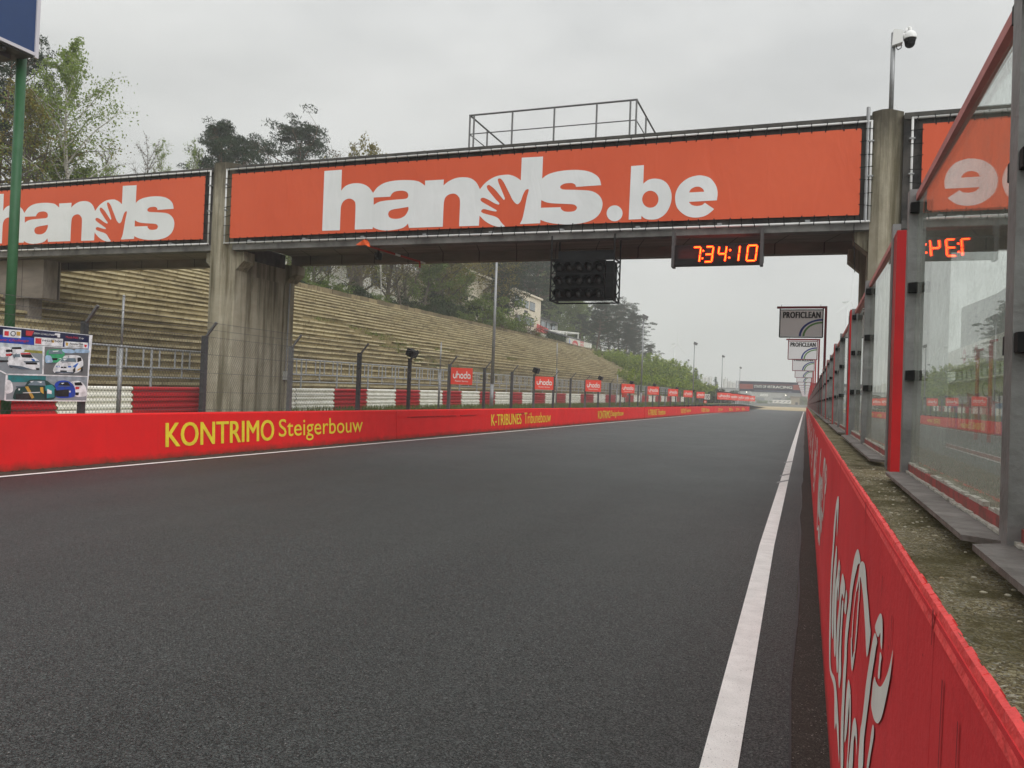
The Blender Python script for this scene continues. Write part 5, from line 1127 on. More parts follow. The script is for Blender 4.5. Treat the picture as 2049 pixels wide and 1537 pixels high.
pgroup('printed_detail', M('print_shade', (.10, .13, .17), .45), [[(160, 770), (420, 800), (620, 860), (400, 850), (170, 800)], [(1060, 900), (1400, 910), (1400, 935), (1045, 925)], [(440, 700), (740, 695), (740, 720), (460, 722)], [(870, 735), (1100, 722), (1000, 745)], [(290, 1180), (480, 1165), (470, 1185), (310, 1210)], [(1100, 1175), (1330, 1170), (1330, 1185), (1110, 1190)], [(250, 640), (300, 545), (310, 545), (270, 645)], [(1300, 600), (1310, 600), (1320, 640), (1312, 640)], [(1180, 720), (1300, 725), (1180, 732)], [(330, 810), (160, 780), (330, 800)]], .0125)
pgroup('printed_detail', M('print_highlight', (.8, .82, .84), .45), [[(340, 1225), (375, 1225), (370, 1260), (345, 1260)], [(450, 735), (480, 735), (478, 765), (452, 765)], [(705, 735), (738, 735), (736, 765), (708, 765)], [(1085, 795), (1130, 795), (1128, 808), (1088, 808)], [(1315, 1270), (1350, 1265), (1345, 1300), (1320, 1300)], [(560, 1085), (640, 1080), (600, 1110)], [(700, 1090), (800, 1090), (780, 1120)], [(1000, 500), (1120, 495), (1100, 515), (1010, 518)], [(1200, 655), (1290, 650), (1230, 690)], [(1160, 1120), (1230, 1115), (1190, 1140)], [(900, 690), (960, 690), (955, 705), (905, 705)], [(1110, 650), (1170, 640), (1165, 660)], [(500, 790), (680, 790), (680, 800), (500, 800)], [(1060, 850), (1390, 856), (1390, 862), (1060, 856)]], .013)
m = MB()
ring = [(245 + 52 * math.cos(t), 170 + 52 * math.sin(t)) for t in np.linspace(0, 2 * math.pi, 17)]
for a, b in zip(ring[:-1], ring[1:]): m.quad(E(a[0], a[1], .009), E(b[0], b[1], .009), E(245 + (b[0] - 245) * .72, 170 + (b[1] - 170) * .72, .009), E(245 + (a[0] - 245) * .72, 170 + (a[1] - 170) * .72, .009))
m.build('logo_mark', CARBLK, ev_t)
for s, mat_, a, b, c_, bo in [('BMW CHALLENGE', PW, (640, 180), (1040, 215), (648, 145), .01), ('NGS 500', CARBLK, (805, 318), (1185, 340), (808, 282), .012), ('Porsche Club', CARBLK, (1335, 382), (1590, 395), (1337, 342), .02), ('Historic Challenge', CARBLK, (1330, 418), (1588, 432), (1332, 398), .005), ('Cup', PW, (1510, 278), (1600, 285), (1512, 238), .01)]:
    m = MB(); text_on(m, s, E(*a, .0095), E(*b, .0095), E(*c_, .0095), bold=bo); m.build('lettering', mat_, ev_t)
m = MB(); text_on(m, 'Mazda MX5', E(1258, 252, .0095), E(1495, 272, .0095), E(1260, 212, .0095), bold=.01); m.build('lettering', PR, ev_t)
m = MB(); text_on(m, 'Zolder Historic Challenge', E(-560, 300, .0095), E(545, 345, .0095), E(-555, 235, .0095), bold=.006, shear=.4); m.build('lettering', PR, ev_t)

# =================================================================== RIGHT SIDE: GLASS SCREENS
XG = .346; ZB = 1.262; ZT = 2.245
turn = random.Random(8)
def screen(s, mid, e, label, first):
    t = thing('glass_screen', label, 'glass screen', (XG, s, ZB), 'glass screens along the pit wall')
    near = s < 24
    for i, y in enumerate((s, mid, e)):
        m = MB(); m.box(XG - .032, XG - .002, y - .028, y + .028, ZB - .005, ZT + .012 - .0); 
        if near: m.box(XG - .004, XG + .013, y - .012, y + .012, ZB, ZT - .01)
        m.build('post', POSTG, t)
    for a, b in ((s + .030, mid - .012), (mid + .012, e - .030)):
        tw = -.0095 if s < 0 else turn.uniform(-.012, .002)
        m = MB(); m.hexa([(XG + .004, a, ZB + .045), (XG + .014, a, ZB + .045), (XG + .014 + tw, b, ZB + .045), (XG + .004 + tw, b, ZB + .045)], [(XG + .004, a, ZT - .03), (XG + .014, a, ZT - .03), (XG + .014 + tw, b, ZT - .03), (XG + .004 + tw, b, ZT - .03)]); m.build('pane', GLASS, t)
        m = MB(); m.box(XG - .012, XG - .0025, a, b, ZB + .008, ZB + .05); m.build('bottom_rail', M('red_bottom_rail', (.34, .07, .065), .7, (.17, .07, .06), 22, pos=(.4, .6)), t)
        m = MB(); m.box(XG - .012, XG - .001, a, b, ZT - .028, ZT - .004); m.box(XG - .0005, XG + .014, a, b, ZT - .022, ZT - .006); m.build('top_rail', PINKRAIL, t)
        m = MB(); y0, y1 = a - .012, b + .012
        m.hexa([(XG - .085, y0 + .05, ZB + .012), (XG - .0125, y0, ZB + .012), (XG - .0125, y1, ZB + .012), (XG - .085, y1 - .05, ZB + .012)], [(XG - .085, y0 + .05, ZB + .022), (XG - .0125, y0, ZB + .022), (XG - .0125, y1, ZB + .022), (XG - .085, y1 - .05, ZB + .022)])
        m.build('ledge', SILL, t)
        if near:
            m = MB(); yy = a; r5 = random.Random(int(a * 100))
            while yy < b:
                st = r5.uniform(.02, .06); w_ = r5.uniform(.004, .010); m.box(XG - .014 - w_, XG - .0125, yy, min(b, yy + st), ZB + .0225, ZB + .026 + r5.uniform(0, .003))
                if r5.random() < .9: m.box(XG - .011, XG + .0018, yy, min(b, yy + st), ZB + .0505, ZB + .054 + r5.uniform(0, .006))
                yy += st
            m.build('sealant', CAULK, t)
    for y in (s, mid, e):
        for z in (1.615, 1.915, 2.19):
            for dy in (-.040, .040):
                if (y == s and dy < 0) or (y == e and dy > 0): continue
                c = CLAMP.copy(); COL.objects.link(c); c.parent = t; c.location = (0, y + dy - s, z - ZB)
                if near: c = BOLT.copy(); COL.objects.link(c); c.parent = t; c.location = (0, y + dy * 1.4 - s, z - ZB)
    return t
_k = MB(); _k.hexa([(-.030, -.011, -.016), (-.002, -.012, -.018), (-.002, .012, -.018), (-.030, .011, -.016)], [(-.030, -.011, .016), (-.002, -.012, .018), (-.002, .012, .018), (-.030, .011, .016)])
CLAMP = _k.build('clamp', BLACK); _k = MB(); _k.box(.0125, .034, -.015, .015, -.018, .018); BOLT = _k.build('clamp_back', BLACK)
for _o in (CLAMP, BOLT): _o.data.transform(Matrix.Translation(_o.location)); COL.objects.unlink(_o)
def red_post(y, label, w=.05):
    t = thing('red_post', label, 'post', (XG, y, ZB), 'red posts between the glass screens')
    m = MB(); zt = 2.19 if y < 4 else 2.275; m.box(XG - .034, XG + .02, y - w, y + w, ZB - .01, zt); m.build('shaft', REDSTEEL, t)
    m = MB(); m.box(XG - .036, XG + .032, y + w + .002, y + w + .05, ZB - .01, zt - .005); m.build('dark_flange', GALVD, t)
mods = [(-.12, 1.508, 3.0), (3.55, 5.1, 6.55), (7.02, 8.75, 10.2)]
y = 10.72
while y < 160: mods.append((y, y + 1.68, y + 3.15)); y += 3.5
labs = ['nearest large glass screen beside the camera on the mossy pit wall', 'second glass screen from the camera, just past the thick bright red post', 'third glass screen from the camera, beyond the second red post', 'fourth glass screen from the camera along the pit wall']
for i, (a, b, e) in enumerate(mods):
    lb = labs[i] if i < 4 else (f'{ORD[i]} glass screen from the camera along the pit wall' if i < 10 else 'far narrow glass screen receding along the pit wall toward the blue gantry')
    screen(a, b, e, lb, i == 0)
    yr = e + .24
    if i == 0: red_post(3.38, 'thick bright red post in the gap after the nearest glass screen', .055)
    else: red_post(yr, 'second red post from the camera between glass screens' if i == 1 else (f'{ORD[i]} red post from the camera between glass screens' if i < 10 else 'far red post among the receding glass screens'), .055)

# ------------------------------------------------------------------- sign gantries over the wall
def gantry(y, label, full=True):
    t = thing('sign_gantry', label, 'sign', (.42, y, ZB), 'white sign boards on red gantry posts')
    m = MB(); m.box(.385, .445, y - .03, y + .03, ZB - .05, 4.04); m.build('post', REDDARK if y < 40 else REDSTEEL, t)
    m = MB(); m.box(-.77, .384, y - .03, y + .03, 3.985, 4.04); m.build('arm', REDDARK, t)
    m = MB(); m.box(-.675, .335, y - .012, y + .012, 3.265, 3.93); m.build('board', M('board_white', (.72, .71, .71), .5), t)
    m = MB(); X0, X1, Z0, Z1 = -.69, .35, 3.245, 3.95
    for a, b in (((X0, Z0), (X1, Z0)), ((X0, Z1), (X1, Z1)), ((X0, Z0), (X0, 3.984)), ((X1, Z0), (X1, 3.984))): m.bar((a[0], y, a[1]), (b[0], y, b[1]), .028, .03)
    m.build('board_frame', CARBLK if y < 30 else REDDARK, t)
    m = MB()
    for x in (-.66, .29): m.tube((x, y, 4.04), (x, y, 4.085), .006, n=5)
    m.build('hooks', GALVD, t)
    if not full: return
    m = MB(); text_on(m, 'PROFICLEAN', (-.61, y - .016, 3.735), (.285, y - .016, 3.735), (-.61, y - .016, 3.90), bold=.01, fat=.045, spacing=1.12); m.build('lettering', CARBLK, t)
    for r0, r1, mt in ((.50, .555, M('arc_blue', (.012, .035, .20), .5)), (.415, .465, M('arc_green', (.10, .24, .06), .5))):
        m = MB(); n = 14; cx, cz = .335, 3.27
        for i in range(n):
            a, b = math.pi / 2 + math.pi / 2 * i / n, math.pi / 2 + math.pi / 2 * (i + 1) / n
            P = lambda r, q: (cx + r * math.cos(q), y - .016, cz + r * .80 * math.sin(q))
            m.quad(P(r0, a), P(r1, a), P(r1, b), P(r0, b))
        m.build('arc_emblem', mt, t)
for i in range(15):
    y = 21.3 + 10.45 * i
    gantry(y, 'nearest white sign board reading PROFICLEAN on a dark red gantry post' if i == 0 else ('second white PROFICLEAN sign board, its lettering fully visible behind the nearest' if i == 1 else f'{ORD[i]} white sign board counting away along the pit wall'), i < 12)

# =================================================================== VEGETATION
class Leaves:
    def __init__(s): s.c = []
    def build(s, name, mat, parent, rs, size, asp=.5, droop=0., flat=0.):
        """one small folded diamond per centre; size = (min, max) half length"""
        c = np.array(s.c, float); n = len(c)
        d = rs.normal(size=(n, 3)); d[:, 2] = d[:, 2] * (1 - flat) - droop; d /= np.linalg.norm(d, axis=1)[:, None]
        q = rs.normal(size=(n, 3)); e = np.cross(d, q); e /= np.linalg.norm(e, axis=1)[:, None]
        L_ = rs.uniform(size[0], size[1], n)[:, None]
        v = np.empty((n, 4, 3)); v[:, 0] = c - d * L_; v[:, 1] = c + e * L_ * asp; v[:, 2] = c + d * L_; v[:, 3] = c - e * L_ * asp
        me = bpy.data.meshes.new(name); me.vertices.add(n * 4); me.vertices.foreach_set('co', v.reshape(-1))
        me.loops.add(n * 4); me.loops.foreach_set('vertex_index', np.arange(n * 4)); me.polygons.add(n)
        me.polygons.foreach_set('loop_start', np.arange(n) * 4); me.polygons.foreach_set('loop_total', np.full(n, 4)); me.update()
        me.materials.append(mat); o = bpy.data.objects.new(name, me); COL.objects.link(o); o.parent = parent; return o
def limb(mb, p, d, ln, r0, r1, rs, seg=4, wob=.12, grav=0., n=6):
    pts = [np.array(p, float)]; d = np.array(d, float); d /= np.linalg.norm(d)
    for k in range(seg):
        d = d + rs.normal(size=3) * wob + np.array([0, 0, grav]); d /= np.linalg.norm(d)
        pts.append(pts[-1] + d * ln / seg)
    for k in range(seg): mb.tube(pts[k], pts[k + 1], r0 + (r1 - r0) * k / seg, r0 + (r1 - r0) * (k + 1) / seg, n, cap=False)
    return pts, d
BARK = M('bark_brown', (.06, .048, .035), .95, (.12, .10, .075), 6, bump=.6, stretch=(3, 3, .6))
BARKP = M('bark_pine', (.16, .085, .05), .95, (.08, .06, .05), 4, bump=.6, stretch=(3, 3, .8))
BARKB = M('bark_birch', (.42, .4, .36), .85, (.12, .11, .1), 5, pos=(.5, .62), stretch=(.6, .6, 3))
LF_BIRCH = leafmat('leaf_birch', (.14, .21, .04), (.28, .35, .10), .45); LF_PINE = leafmat('needle_pine', (.018, .032, .018), (.05, .07, .04), .15)
LF_OAK = leafmat('leaf_oak_spring', (.13, .12, .03), (.24, .20, .05)); LF_GREEN = leafmat('leaf_green', (.07, .12, .025), (.19, .24, .06)); LF_BRIGHT = leafmat('leaf_bright', (.085, .15, .018), (.36, .43, .075))
LF_DARK = leafmat('leaf_dark', (.015, .03, .014), (.06, .085, .035), .15); LF_SPR = leafmat('needle_spruce', (.03, .055, .02), (.08, .11, .04), .15); LF_BROWN = leafmat('leaf_brown', (.08, .055, .03), (.15, .10, .05))

def t_deciduous(name, seed, ht, bark, leaf, leafn, lsize, spread=.45, trunk_r=.16, start=.28, nb=16, up=.8, droop=.5, sparse=1., lobes=3):
    rs = np.random.RandomState(seed); t = thing(name, None, None); mb = MB(); lv = Leaves()
    pts, _ = limb(mb, (0, 0, -.3), (rs.normal() * .05, rs.normal() * .05, 1), ht * .97, trunk_r, .02, rs, 9, .045, .03, 8)
    def onT(f): k = f * 9; i = min(int(k), 8); return pts[i] + (pts[i + 1] - pts[i]) * (k - i)
    for b in range(nb):
        f = start + (1 - start) * ((b + rs.uniform()) / nb) ** .85; p = onT(min(f, .97)); a = b * 2.4 + rs.uniform(-.5, .5)
        ln = ht * spread * (1 - .72 * ((f - start) / (1 - start)) ** 1.4) * rs.uniform(.7, 1.15)
        d = np.array([math.cos(a), math.sin(a), up + rs.uniform(-.2, .5) + f * .5])
        q, dd = limb(mb, p, d, ln, trunk_r * (1 - f) * .5 + .018, .008, rs, 5, .14, -.02, 5)
        for k in range(1, 6):
            for s_ in range(lobes):
                d2 = (q[k] - q[k - 1]) / (np.linalg.norm(q[k] - q[k - 1]) + 1e-9) + rs.normal(size=3) * .75
                l2 = ln * .34 * rs.uniform(.5, 1.1); w_, _ = limb(mb, q[k], d2, l2, .011, .004, rs, 3, .2, -.05 * droop, 3)
                m_ = int(leafn * sparse * rs.uniform(.5, 1.4) + rs.uniform(0, .8))
                for j in range(m_):
                    i = rs.randint(1, 4); c_ = w_[i] + rs.normal(size=3) * l2 * .20; c_[2] -= droop * abs(rs.normal()) * l2 * .35; lv.c.append(c_)
    mb.build('trunk', bark, t); lv.build('crown', leaf, t, rs, lsize, .55, droop * .6); return t
def t_pine(name, seed, ht, bare=.5, nb=15, spread=.3, dens=1., flat=.5):
    rs = np.random.RandomState(seed); t = thing(name, None, None); mb = MB(); lv = Leaves(); r = ht * .013 + .05
    pts, _ = limb(mb, (0, 0, -.3), (rs.normal() * .05, rs.normal() * .05, 1), ht * .98, r, .04, rs, 8, .05, .03, 8)
    def onT(f): k = f * 8; i = min(int(k), 7); return pts[i] + (pts[i + 1] - pts[i]) * (k - i)
    for b in range(nb):
        f = bare + (1 - bare) * ((b + rs.uniform(0, .9)) / nb); p = onT(min(f, .98)); a = b * 2.4 + rs.uniform(-.6, .6)
        g = (f - bare) / (1 - bare); ln = ht * spread * (.65 + .6 * math.sin(math.pi * min(1, g * .8 + .15)) - .5 * g) * rs.uniform(.65, 1.2)
        q, dd = limb(mb, p, (math.cos(a), math.sin(a), .2 + .6 * g + rs.uniform(-.2, .2)), ln, r * .35 * (1 - g) + .03, .015, rs, 5, .18, .02, 5)
        for k in range(2, 6):
            for s_ in range(3):
                c0 = q[k] + rs.normal(size=3) * ln * .17; c0[2] += .1
                limb(mb, q[k], c0 - q[k], np.linalg.norm(c0 - q[k]), .016, .008, rs, 2, .1, 0, 3)
                R = ht * .036 * rs.uniform(.6, 1.6); m_ = int(56 * dens * rs.uniform(.7, 1.2))
                for j in range(m_):
                    d = rs.normal(size=3); d /= np.linalg.norm(d); rr_ = R * rs.uniform(.25, 1) ** .5; lv.c.append(c0 + d * np.array([rr_ * 1.25, rr_ * 1.25, rr_ * flat]))
    for b in range(5):       # dead stubs under the crown
        f = bare * rs.uniform(.6, 1); a = rs.uniform(0, 6.3); limb(mb, onT(f), (math.cos(a), math.sin(a), -.1), ht * .07, .025, .008, rs, 3, .2, 0, 4)
    mb.build('trunk', BARKP, t); lv.build('crown', LF_PINE, t, rs, (.09, .18), .24); return t
def t_bush(name, seed, r, h, leaf, n=2600, stems=9, lsize=(.05, .1), droop=0., clump=26):
    rs = np.random.RandomState(seed); t = thing(name, None, None); mb = MB(); lv = Leaves(); tips = []
    for b in range(stems):
        a = rs.uniform(0, 6.28); o = rs.uniform(0, .5) * r
        q, _ = limb(mb, (math.cos(a) * o * .4, math.sin(a) * o * .4, -.2), (math.cos(a) * rs.uniform(.1, .9), math.sin(a) * rs.uniform(.1, .9), 1.1), h * rs.uniform(.7, 1.05), .035, .008, rs, 4, .12, .02, 4); tips += q[1:]
    for k in range(clump):
        tp = tips[rs.randint(len(tips))] + rs.normal(size=3) * np.array([r * .3, r * .3, h * .13]); tp[2] = max(tp[2], .15 * h)
        R = r * rs.uniform(.22, .42)
        for j in range(int(n / clump)):
            d = rs.normal(size=3); d /= np.linalg.norm(d); c_ = tp + d * R * rs.uniform(.35, 1) ** .6 * np.array([1, 1, .75]); 
            if c_[2] > 0: lv.c.append(c_)
    mb.build('stems', BARK, t); lv.build('foliage', leaf, t, rs, lsize, .5, droop); return t
def t_whips(name, seed, r, h, leaf, stems=18, n=2600, lsize=(.05, .11)):
    rs = np.random.RandomState(seed); t = thing(name, None, None); mb = MB(); lv = Leaves()
    for b in range(stems):
        a = rs.uniform(0, 6.28); o = r * math.sqrt(rs.uniform()) * .8
        q, _ = limb(mb, (math.cos(a) * o, math.sin(a) * o, -.2), (math.cos(a) * .15, math.sin(a) * .15, 1), h * rs.uniform(.55, 1.05), .025, .005, rs, 6, .07, .03, 4)
        for j in range(n // stems):
            k = rs.uniform(.8, 5.999); i = int(k); c_ = q[i] + (q[i + 1] - q[i]) * (k - i); lv.c.append(c_ + rs.normal(size=3) * np.array([.26, .26, .2]) * (1.25 - k / 8) * h * .22)
    mb.build('stems', BARK, t); lv.build('foliage', leaf, t, rs, lsize, .35, -.5); return t
def t_spruce(name, seed, h, r):
    rs = np.random.RandomState(seed); t = thing(name, None, None); mb = MB(); lv = Leaves()
    limb(mb, (0, 0, -.2), (0, 0, 1), h * .98, h * .02 + .02, .01, rs, 6, .01, 0, 6)
    nl = 18
    for k in range(nl):
        f = .06 + .92 * k / nl; rr_ = r * (1 - f) ** .85 + .05
        for b in range(8):
            a = rs.uniform(0, 6.28); l2 = rr_ * rs.uniform(.7, 1.15); e = np.array([math.cos(a) * l2, math.sin(a) * l2, h * f + l2 * rs.uniform(-.05, .25)])
            mb.tube((0, 0, h * f), e, .012, .004, 3, cap=False)
            for j in range(int(26 * (1 - f * .6))):
                u = rs.uniform(.15, 1); c_ = np.array([0, 0, h * f]) * (1 - u) + e * u + rs.normal(size=3) * .07 * (1 + l2 * .5); lv.c.append(c_)
    mb.build('trunk', BARK, t); lv.build('crown', LF_SPR, t, rs, (.06, .13), .3); return t

PROTO = {}
def proto(key, fn, *a, **k): PROTO[key] = [fn(*a, **k), False, k.get('ht', 0)]
# name, seed, height ...
proto('birch1', t_deciduous, 'birch_tree', 3, 10., BARKB, LF_BIRCH, 26, (.045, .095), spread=.46, trunk_r=.13, start=.22, nb=26, up=.9, droop=.8)
proto('birch2', t_deciduous, 'birch_tree', 8, 10., BARKB, LF_BIRCH, 12, (.035, .07), spread=.34, trunk_r=.11, start=.2, nb=18, up=1.1, droop=.6)
proto('oak1', t_deciduous, 'oak_tree', 12, 10., BARK, LF_OAK, 20, (.06, .12), spread=.62, trunk_r=.3, start=.16, nb=22, up=.45, droop=.2)
proto('oak2', t_deciduous, 'leafy_tree', 17, 10., BARK, LF_GREEN, 30, (.08, .15), spread=.48, trunk_r=.22, start=.14, nb=24, up=.6, droop=.25)
proto('bare', t_deciduous, 'bare_tree', 23, 8., BARK, LF_BROWN, 3, (.03, .06), spread=.45, trunk_r=.12, start=.15, nb=20, up=.9, droop=0., sparse=.6, lobes=4)
proto('pine1', t_pine, 'pine_tree', 5, 12., .42, 20, .30, 1.15, .42)
proto('pine2', t_pine, 'pine_tree', 6, 12., .5, 17, .34, 1.15, .4)
proto('pine3', t_pine, 'pine_tree', 9, 12., .22, 28, .30, 1.2, .45)
proto('bush_dark', t_bush, 'dark_shrub', 31, 1.5, 2.2, LF_DARK, 3000, lsize=(.07, .13))
proto('bush_green', t_bush, 'green_shrub', 37, 1.6, 2.6, LF_GREEN, 3000, lsize=(.06, .12))
proto('bush_brown', t_bush, 'brown_shrub', 41, 1.6, 2.3, LF_BROWN, 1700, 16, lsize=(.04, .08))
proto('whips', t_whips, 'willow_sapling', 43, 1.3, 3.6, LF_BRIGHT, 24, 2700, (.09, .22))
proto('whips2', t_whips, 'willow_sapling', 47, 1.6, 3.2, LF_BRIGHT, 28, 3000, (.09, .2))
proto('spruce', t_spruce, 'spruce_tree', 51, 6., 1.6)
HT = dict(birch1=10, birch2=10, oak1=10, oak2=10, bare=8, pine1=12, pine2=12, pine3=12, bush_dark=2.3, bush_green=2.7, bush_brown=2.4, whips=3.6, whips2=3.2, spruce=6)
CAT = dict(birch1='tree', birch2='tree', oak1='tree', oak2='tree', bare='tree', pine1='tree', pine2='tree', pine3='tree', spruce='tree')
_rot = random.Random(77)
def plant(key, px, top, X, label, group, wide=1., sink=0., rz=None):
    """stand a plant at depth X so that its top reaches pixel (px, top)"""
    p = atX(px, top, X); x, y = p[0], p[1]; z = hill(x, y) - sink; s = max(.15, (p[2] - z) / HT[key])
    e = PROTO[key]; rz = _rot.uniform(0, 6.28) if rz is None else rz; sc_ = (s * wide, s * wide, s)
    if not e[1]:
        o = e[0]; e[1] = True; o.location = (x, y, z); o.rotation_euler = (0, 0, rz); o.scale = sc_
    else: o = dup(e[0], (x, y, z), rz, sc_)
    tag(o, label, CAT.get(key, 'shrub'), group); return o
TG = 'trees on the bank above the terraces'; SGp = 'shrubs along the top of the terraces'; WG = 'willow saplings on the grass bank'
T_ = [('birch1', 162, 104, -34, 'tall airy birch with fresh leaves above the left banner, right of the green pole', .9), ('pine3', 8, 60, -38, 'tall dark conifer behind the green pole under the blue billboard', .7),
 ('birch2', 84, 165, -40, 'thin birch between the green pole and the airy birch', .9), ('oak1', 62, 190, -35, 'spreading olive tree directly behind the green pole', 1.), ('oak2', 120, 300, -37, 'low leafy tree at the foot of the tall airy birch', 1.), ('bare', 215, 300, -36, 'low twiggy tree peeping over the left banner', 1.),
 ('bare', 290, 288, -40, 'small bare treetop showing over the left banner', .8), ('birch2', 340, 284, -42, 'left of two small pale treetops over the left banner', .8), ('birch2', 376, 280, -42, 'right of two small pale treetops over the left banner', .8),
 ('pine3', 446, 247, -41, 'dark pine crown above the left bridge column, biggest of the group', .80), ('pine1', 505, 253, -42, 'dark pine crown just right of the one above the left column', .85), ('pine2', 588, 263, -44, 'wide flat pine crown at the right end of the pine group over the bridge', .95), ('bare', 718, 288, -46, 'bare twiggy treetop over the middle banner', 1.3)]
for k, px, top, X, lb, wd in T_: plant(k, px, top, X, lb, TG, wd)
U_ = [('oak1', 735, 300, -36, 'big old oak with forked trunk seen under the bridge', .8), ('oak1', 870, 330, -37, 'yellowish oak in new leaf left of the lamp mast', .8), ('birch2', 770, 380, -34, 'slim pale birch in front of the white building', .6), ('birch2', 690, 400, -33.5, 'leaning pale birch left of the old oak', .6), ('oak2', 612, 430, -37, 'green tree just right of the left bridge pier', .7), ('bare', 660, 440, -36, 'bare tree left of the old oak under the bridge', 1.), ('bare', 820, 430, -35, 'bare tree right of the old oak under the bridge', 1.2), ('bare', 905, 440, -35, 'bare thin tree in front of the yellowish oak', 1.), ('oak1', 940, 430, -38, 'olive oak just left of the lamp mast', .7),
 ('pine2', 965, 380, -38, 'leaning pine with bare trunk left of the lamp mast', .8), ('pine3', 1030, 440, -41, 'large dark pine right of the lamp mast in front of the cream house', 1.15), ('pine3', 1058, 470, -42, 'dark pine with drooping boughs over the cream house', .95), ('pine1', 1005, 470, -35, 'dark pine directly behind the nearest lamp mast', .9),
 ('oak2', 1108, 545, -46, 'light green tree left of the start lights', .7), ('oak2', 1140, 585, -44, 'light green tree below the start lights', .9), ('oak2', 1175, 600, -48, 'green tree behind the white painted wall', .8),
 ('pine1', 1195, 606, -36, 'tall broad pine at the middle of the hilltop pine stand', 1.15), ('pine2', 1222, 605, -38, 'highest pine of the hilltop stand', 1.1), ('pine1', 1250, 622, -36, 'pine with rounded crown right of the highest pine', 1.1), ('pine2', 1272, 655, -35, 'pine at the right shoulder of the hilltop stand', 1.1), ('pine3', 1232, 640, -34, 'low dense pine inside the hilltop stand', .9), ('pine2', 1297, 690, -34, 'last low pine at the right end of the hilltop stand', 1.1), ('pine1', 1165, 625, -40, 'pine at the left end of the hilltop stand', 1.)]
M2_ = [('oak2', 604, 470, -34.5, 1.2), ('oak1', 632, 450, -35.5, 1.1), ('bare', 700, 470, -33.6, 1.4), ('oak1', 722, 455, -38, 1.2), ('oak1', 785, 470, -35, 1.2), ('bare', 806, 500, -33.8, 1.5), ('oak2', 852, 505, -34.5, 1.2), ('oak1', 884, 460, -35.2, 1.3), ('oak1', 908, 470, -36.5, 1.3), ('oak2', 930, 530, -34, 1.2), ('oak1', 955, 490, -36, 1.2), ('pine3', 985, 500, -35.5, 1.1), ('pine3', 1008, 520, -34.6, .8), ('pine1', 1048, 470, -40, 1.2), ('bare', 1030, 620, -33.8, 1.4), ('bare', 1046, 632, -33.6, 1.5), ('oak2', 1125, 560, -50, 1.2), ('oak2', 1092, 530, -50, 1.1)]
for k, px, top, X, wd in M2_:
    kd = dict(oak1='olive spring tree', oak2='green leafy tree', bare='twiggy brown tree', pine3='dense dark pine', pine1='tall dark pine')[k]
    plant(k, px, top, X, f'{kd} in the mixed wood between the bridge pier and the start lights', TG, wd)
for k, px, top, X, wd in [('pine3', 1205, 640, -36, 1.2), ('pine3', 1258, 662, -35, 1.1), ('pine2', 1240, 612, -41, 1.2), ('pine1', 1284, 676, -36, 1.)]: plant(k, px, top, X, 'dark pine inside the hilltop stand, hidden among its neighbours', TG, wd)
for k, px, top, X, lb, wd in U_: plant(k, px, top, X, lb, TG, wd)
rq = random.Random(99)
B_ = [(600, 'bush_dark', 556), (622, 'bush_green', 560), (645, 'bush_green', 566), (668, 'bush_green', 560), (690, 'bush_dark', 580), (712, 'bush_green', 592), (738, 'bush_dark', 590), (762, 'bush_green', 598), (790, 'bush_dark', 605), (815, 'bush_brown', 610), (840, 'bush_dark', 612), (868, 'bush_dark', 600), (893, 'bush_dark', 608), (920, 'bush_green', 620), (945, 'bush_brown', 625), (968, 'bush_green', 596), (985, 'bush_green', 620), (1005, 'bush_brown', 630), (1022, 'bush_green', 632), (1040, 'bush_brown', 630), (1056, 'bush_brown', 646), (1070, 'bush_green', 660), (1082, 'bush_brown', 668)]
for i, (px, k, top) in enumerate(B_):
    col_ = dict(bush_dark='dark evergreen shrub', bush_green='fresh green shrub', bush_brown='brownish twiggy shrub')[k]
    plant(k, px, top, -32.3, f'{col_} on the terrace top, {ORD[i] if i < 15 else ["sixteenth","seventeenth","eighteenth","nineteenth","twentieth","twenty-first","twenty-second","twenty-third"][i-15]} to the right of the left pier', SGp, 1.25)
for px, k, top in [(610, 'bush_green', 545), (655, 'bush_dark', 560), (715, 'bush_dark', 570), (745, 'bush_green', 580), (800, 'bush_dark', 590), (880, 'bush_dark', 585), (935, 'bush_dark', 600), (975, 'bush_green', 585)]:
    plant(k, px, top, -34.5, 'taller shrub in the second row behind the terrace top', SGp, 1.3)
for px, k, top in [(300, 'bush_dark', 535), (345, 'bush_green', 535), (390, 'bush_dark', 540), (420, 'bush_dark', 548)]:
    plant(k, px, top, -32.3, 'dark shrub seen under the left span of the bridge', SGp, 1.4)
# bright saplings on the grass bank beyond the terraces
W_ = [(1195, 700, -29), (1215, 702, -28), (1232, 696, -27.5), (1246, 706, -26), (1262, 706, -26.5), (1276, 712, -24), (1292, 702, -25), (1306, 718, -23), (1318, 712, -24), (1330, 722, -22), (1344, 716, -23), (1357, 728, -21), (1368, 730, -22), (1380, 738, -20), (1255, 735, -22), (1280, 742, -20), (1300, 745, -19.5), (1322, 748, -19), (1345, 752, -18.5), (1366, 756, -18.5), (1388, 758, -18), (1402, 762, -18), (1414, 766, -17.5)]
for i, (px, top, X) in enumerate(W_):
    plant('whips' if i % 2 else 'whips2', px, top, X, 'bright green willow sapling in the thicket between the pines and the 100 board', WG, 1.15)
for i, (px, top, X, lb) in enumerate([(1393, 735, -19, 'young spruce tree beside the third lamp mast'), (1432, 752, -19, 'young spruce tree left of the fourth lamp mast'), (1418, 765, -18, 'small spruce tree between the two taller young spruces')]): plant('spruce', px, top, X, lb, 'young spruces beyond the saplings')
for i, (px, top, X) in enumerate([(1420, 775, -17), (1440, 778, -17), (1405, 780, -16.5)]): plant('bush_dark', px, top, X, 'dark shrub at the end of the sapling thicket behind the 100 board', SGp, 1.5)
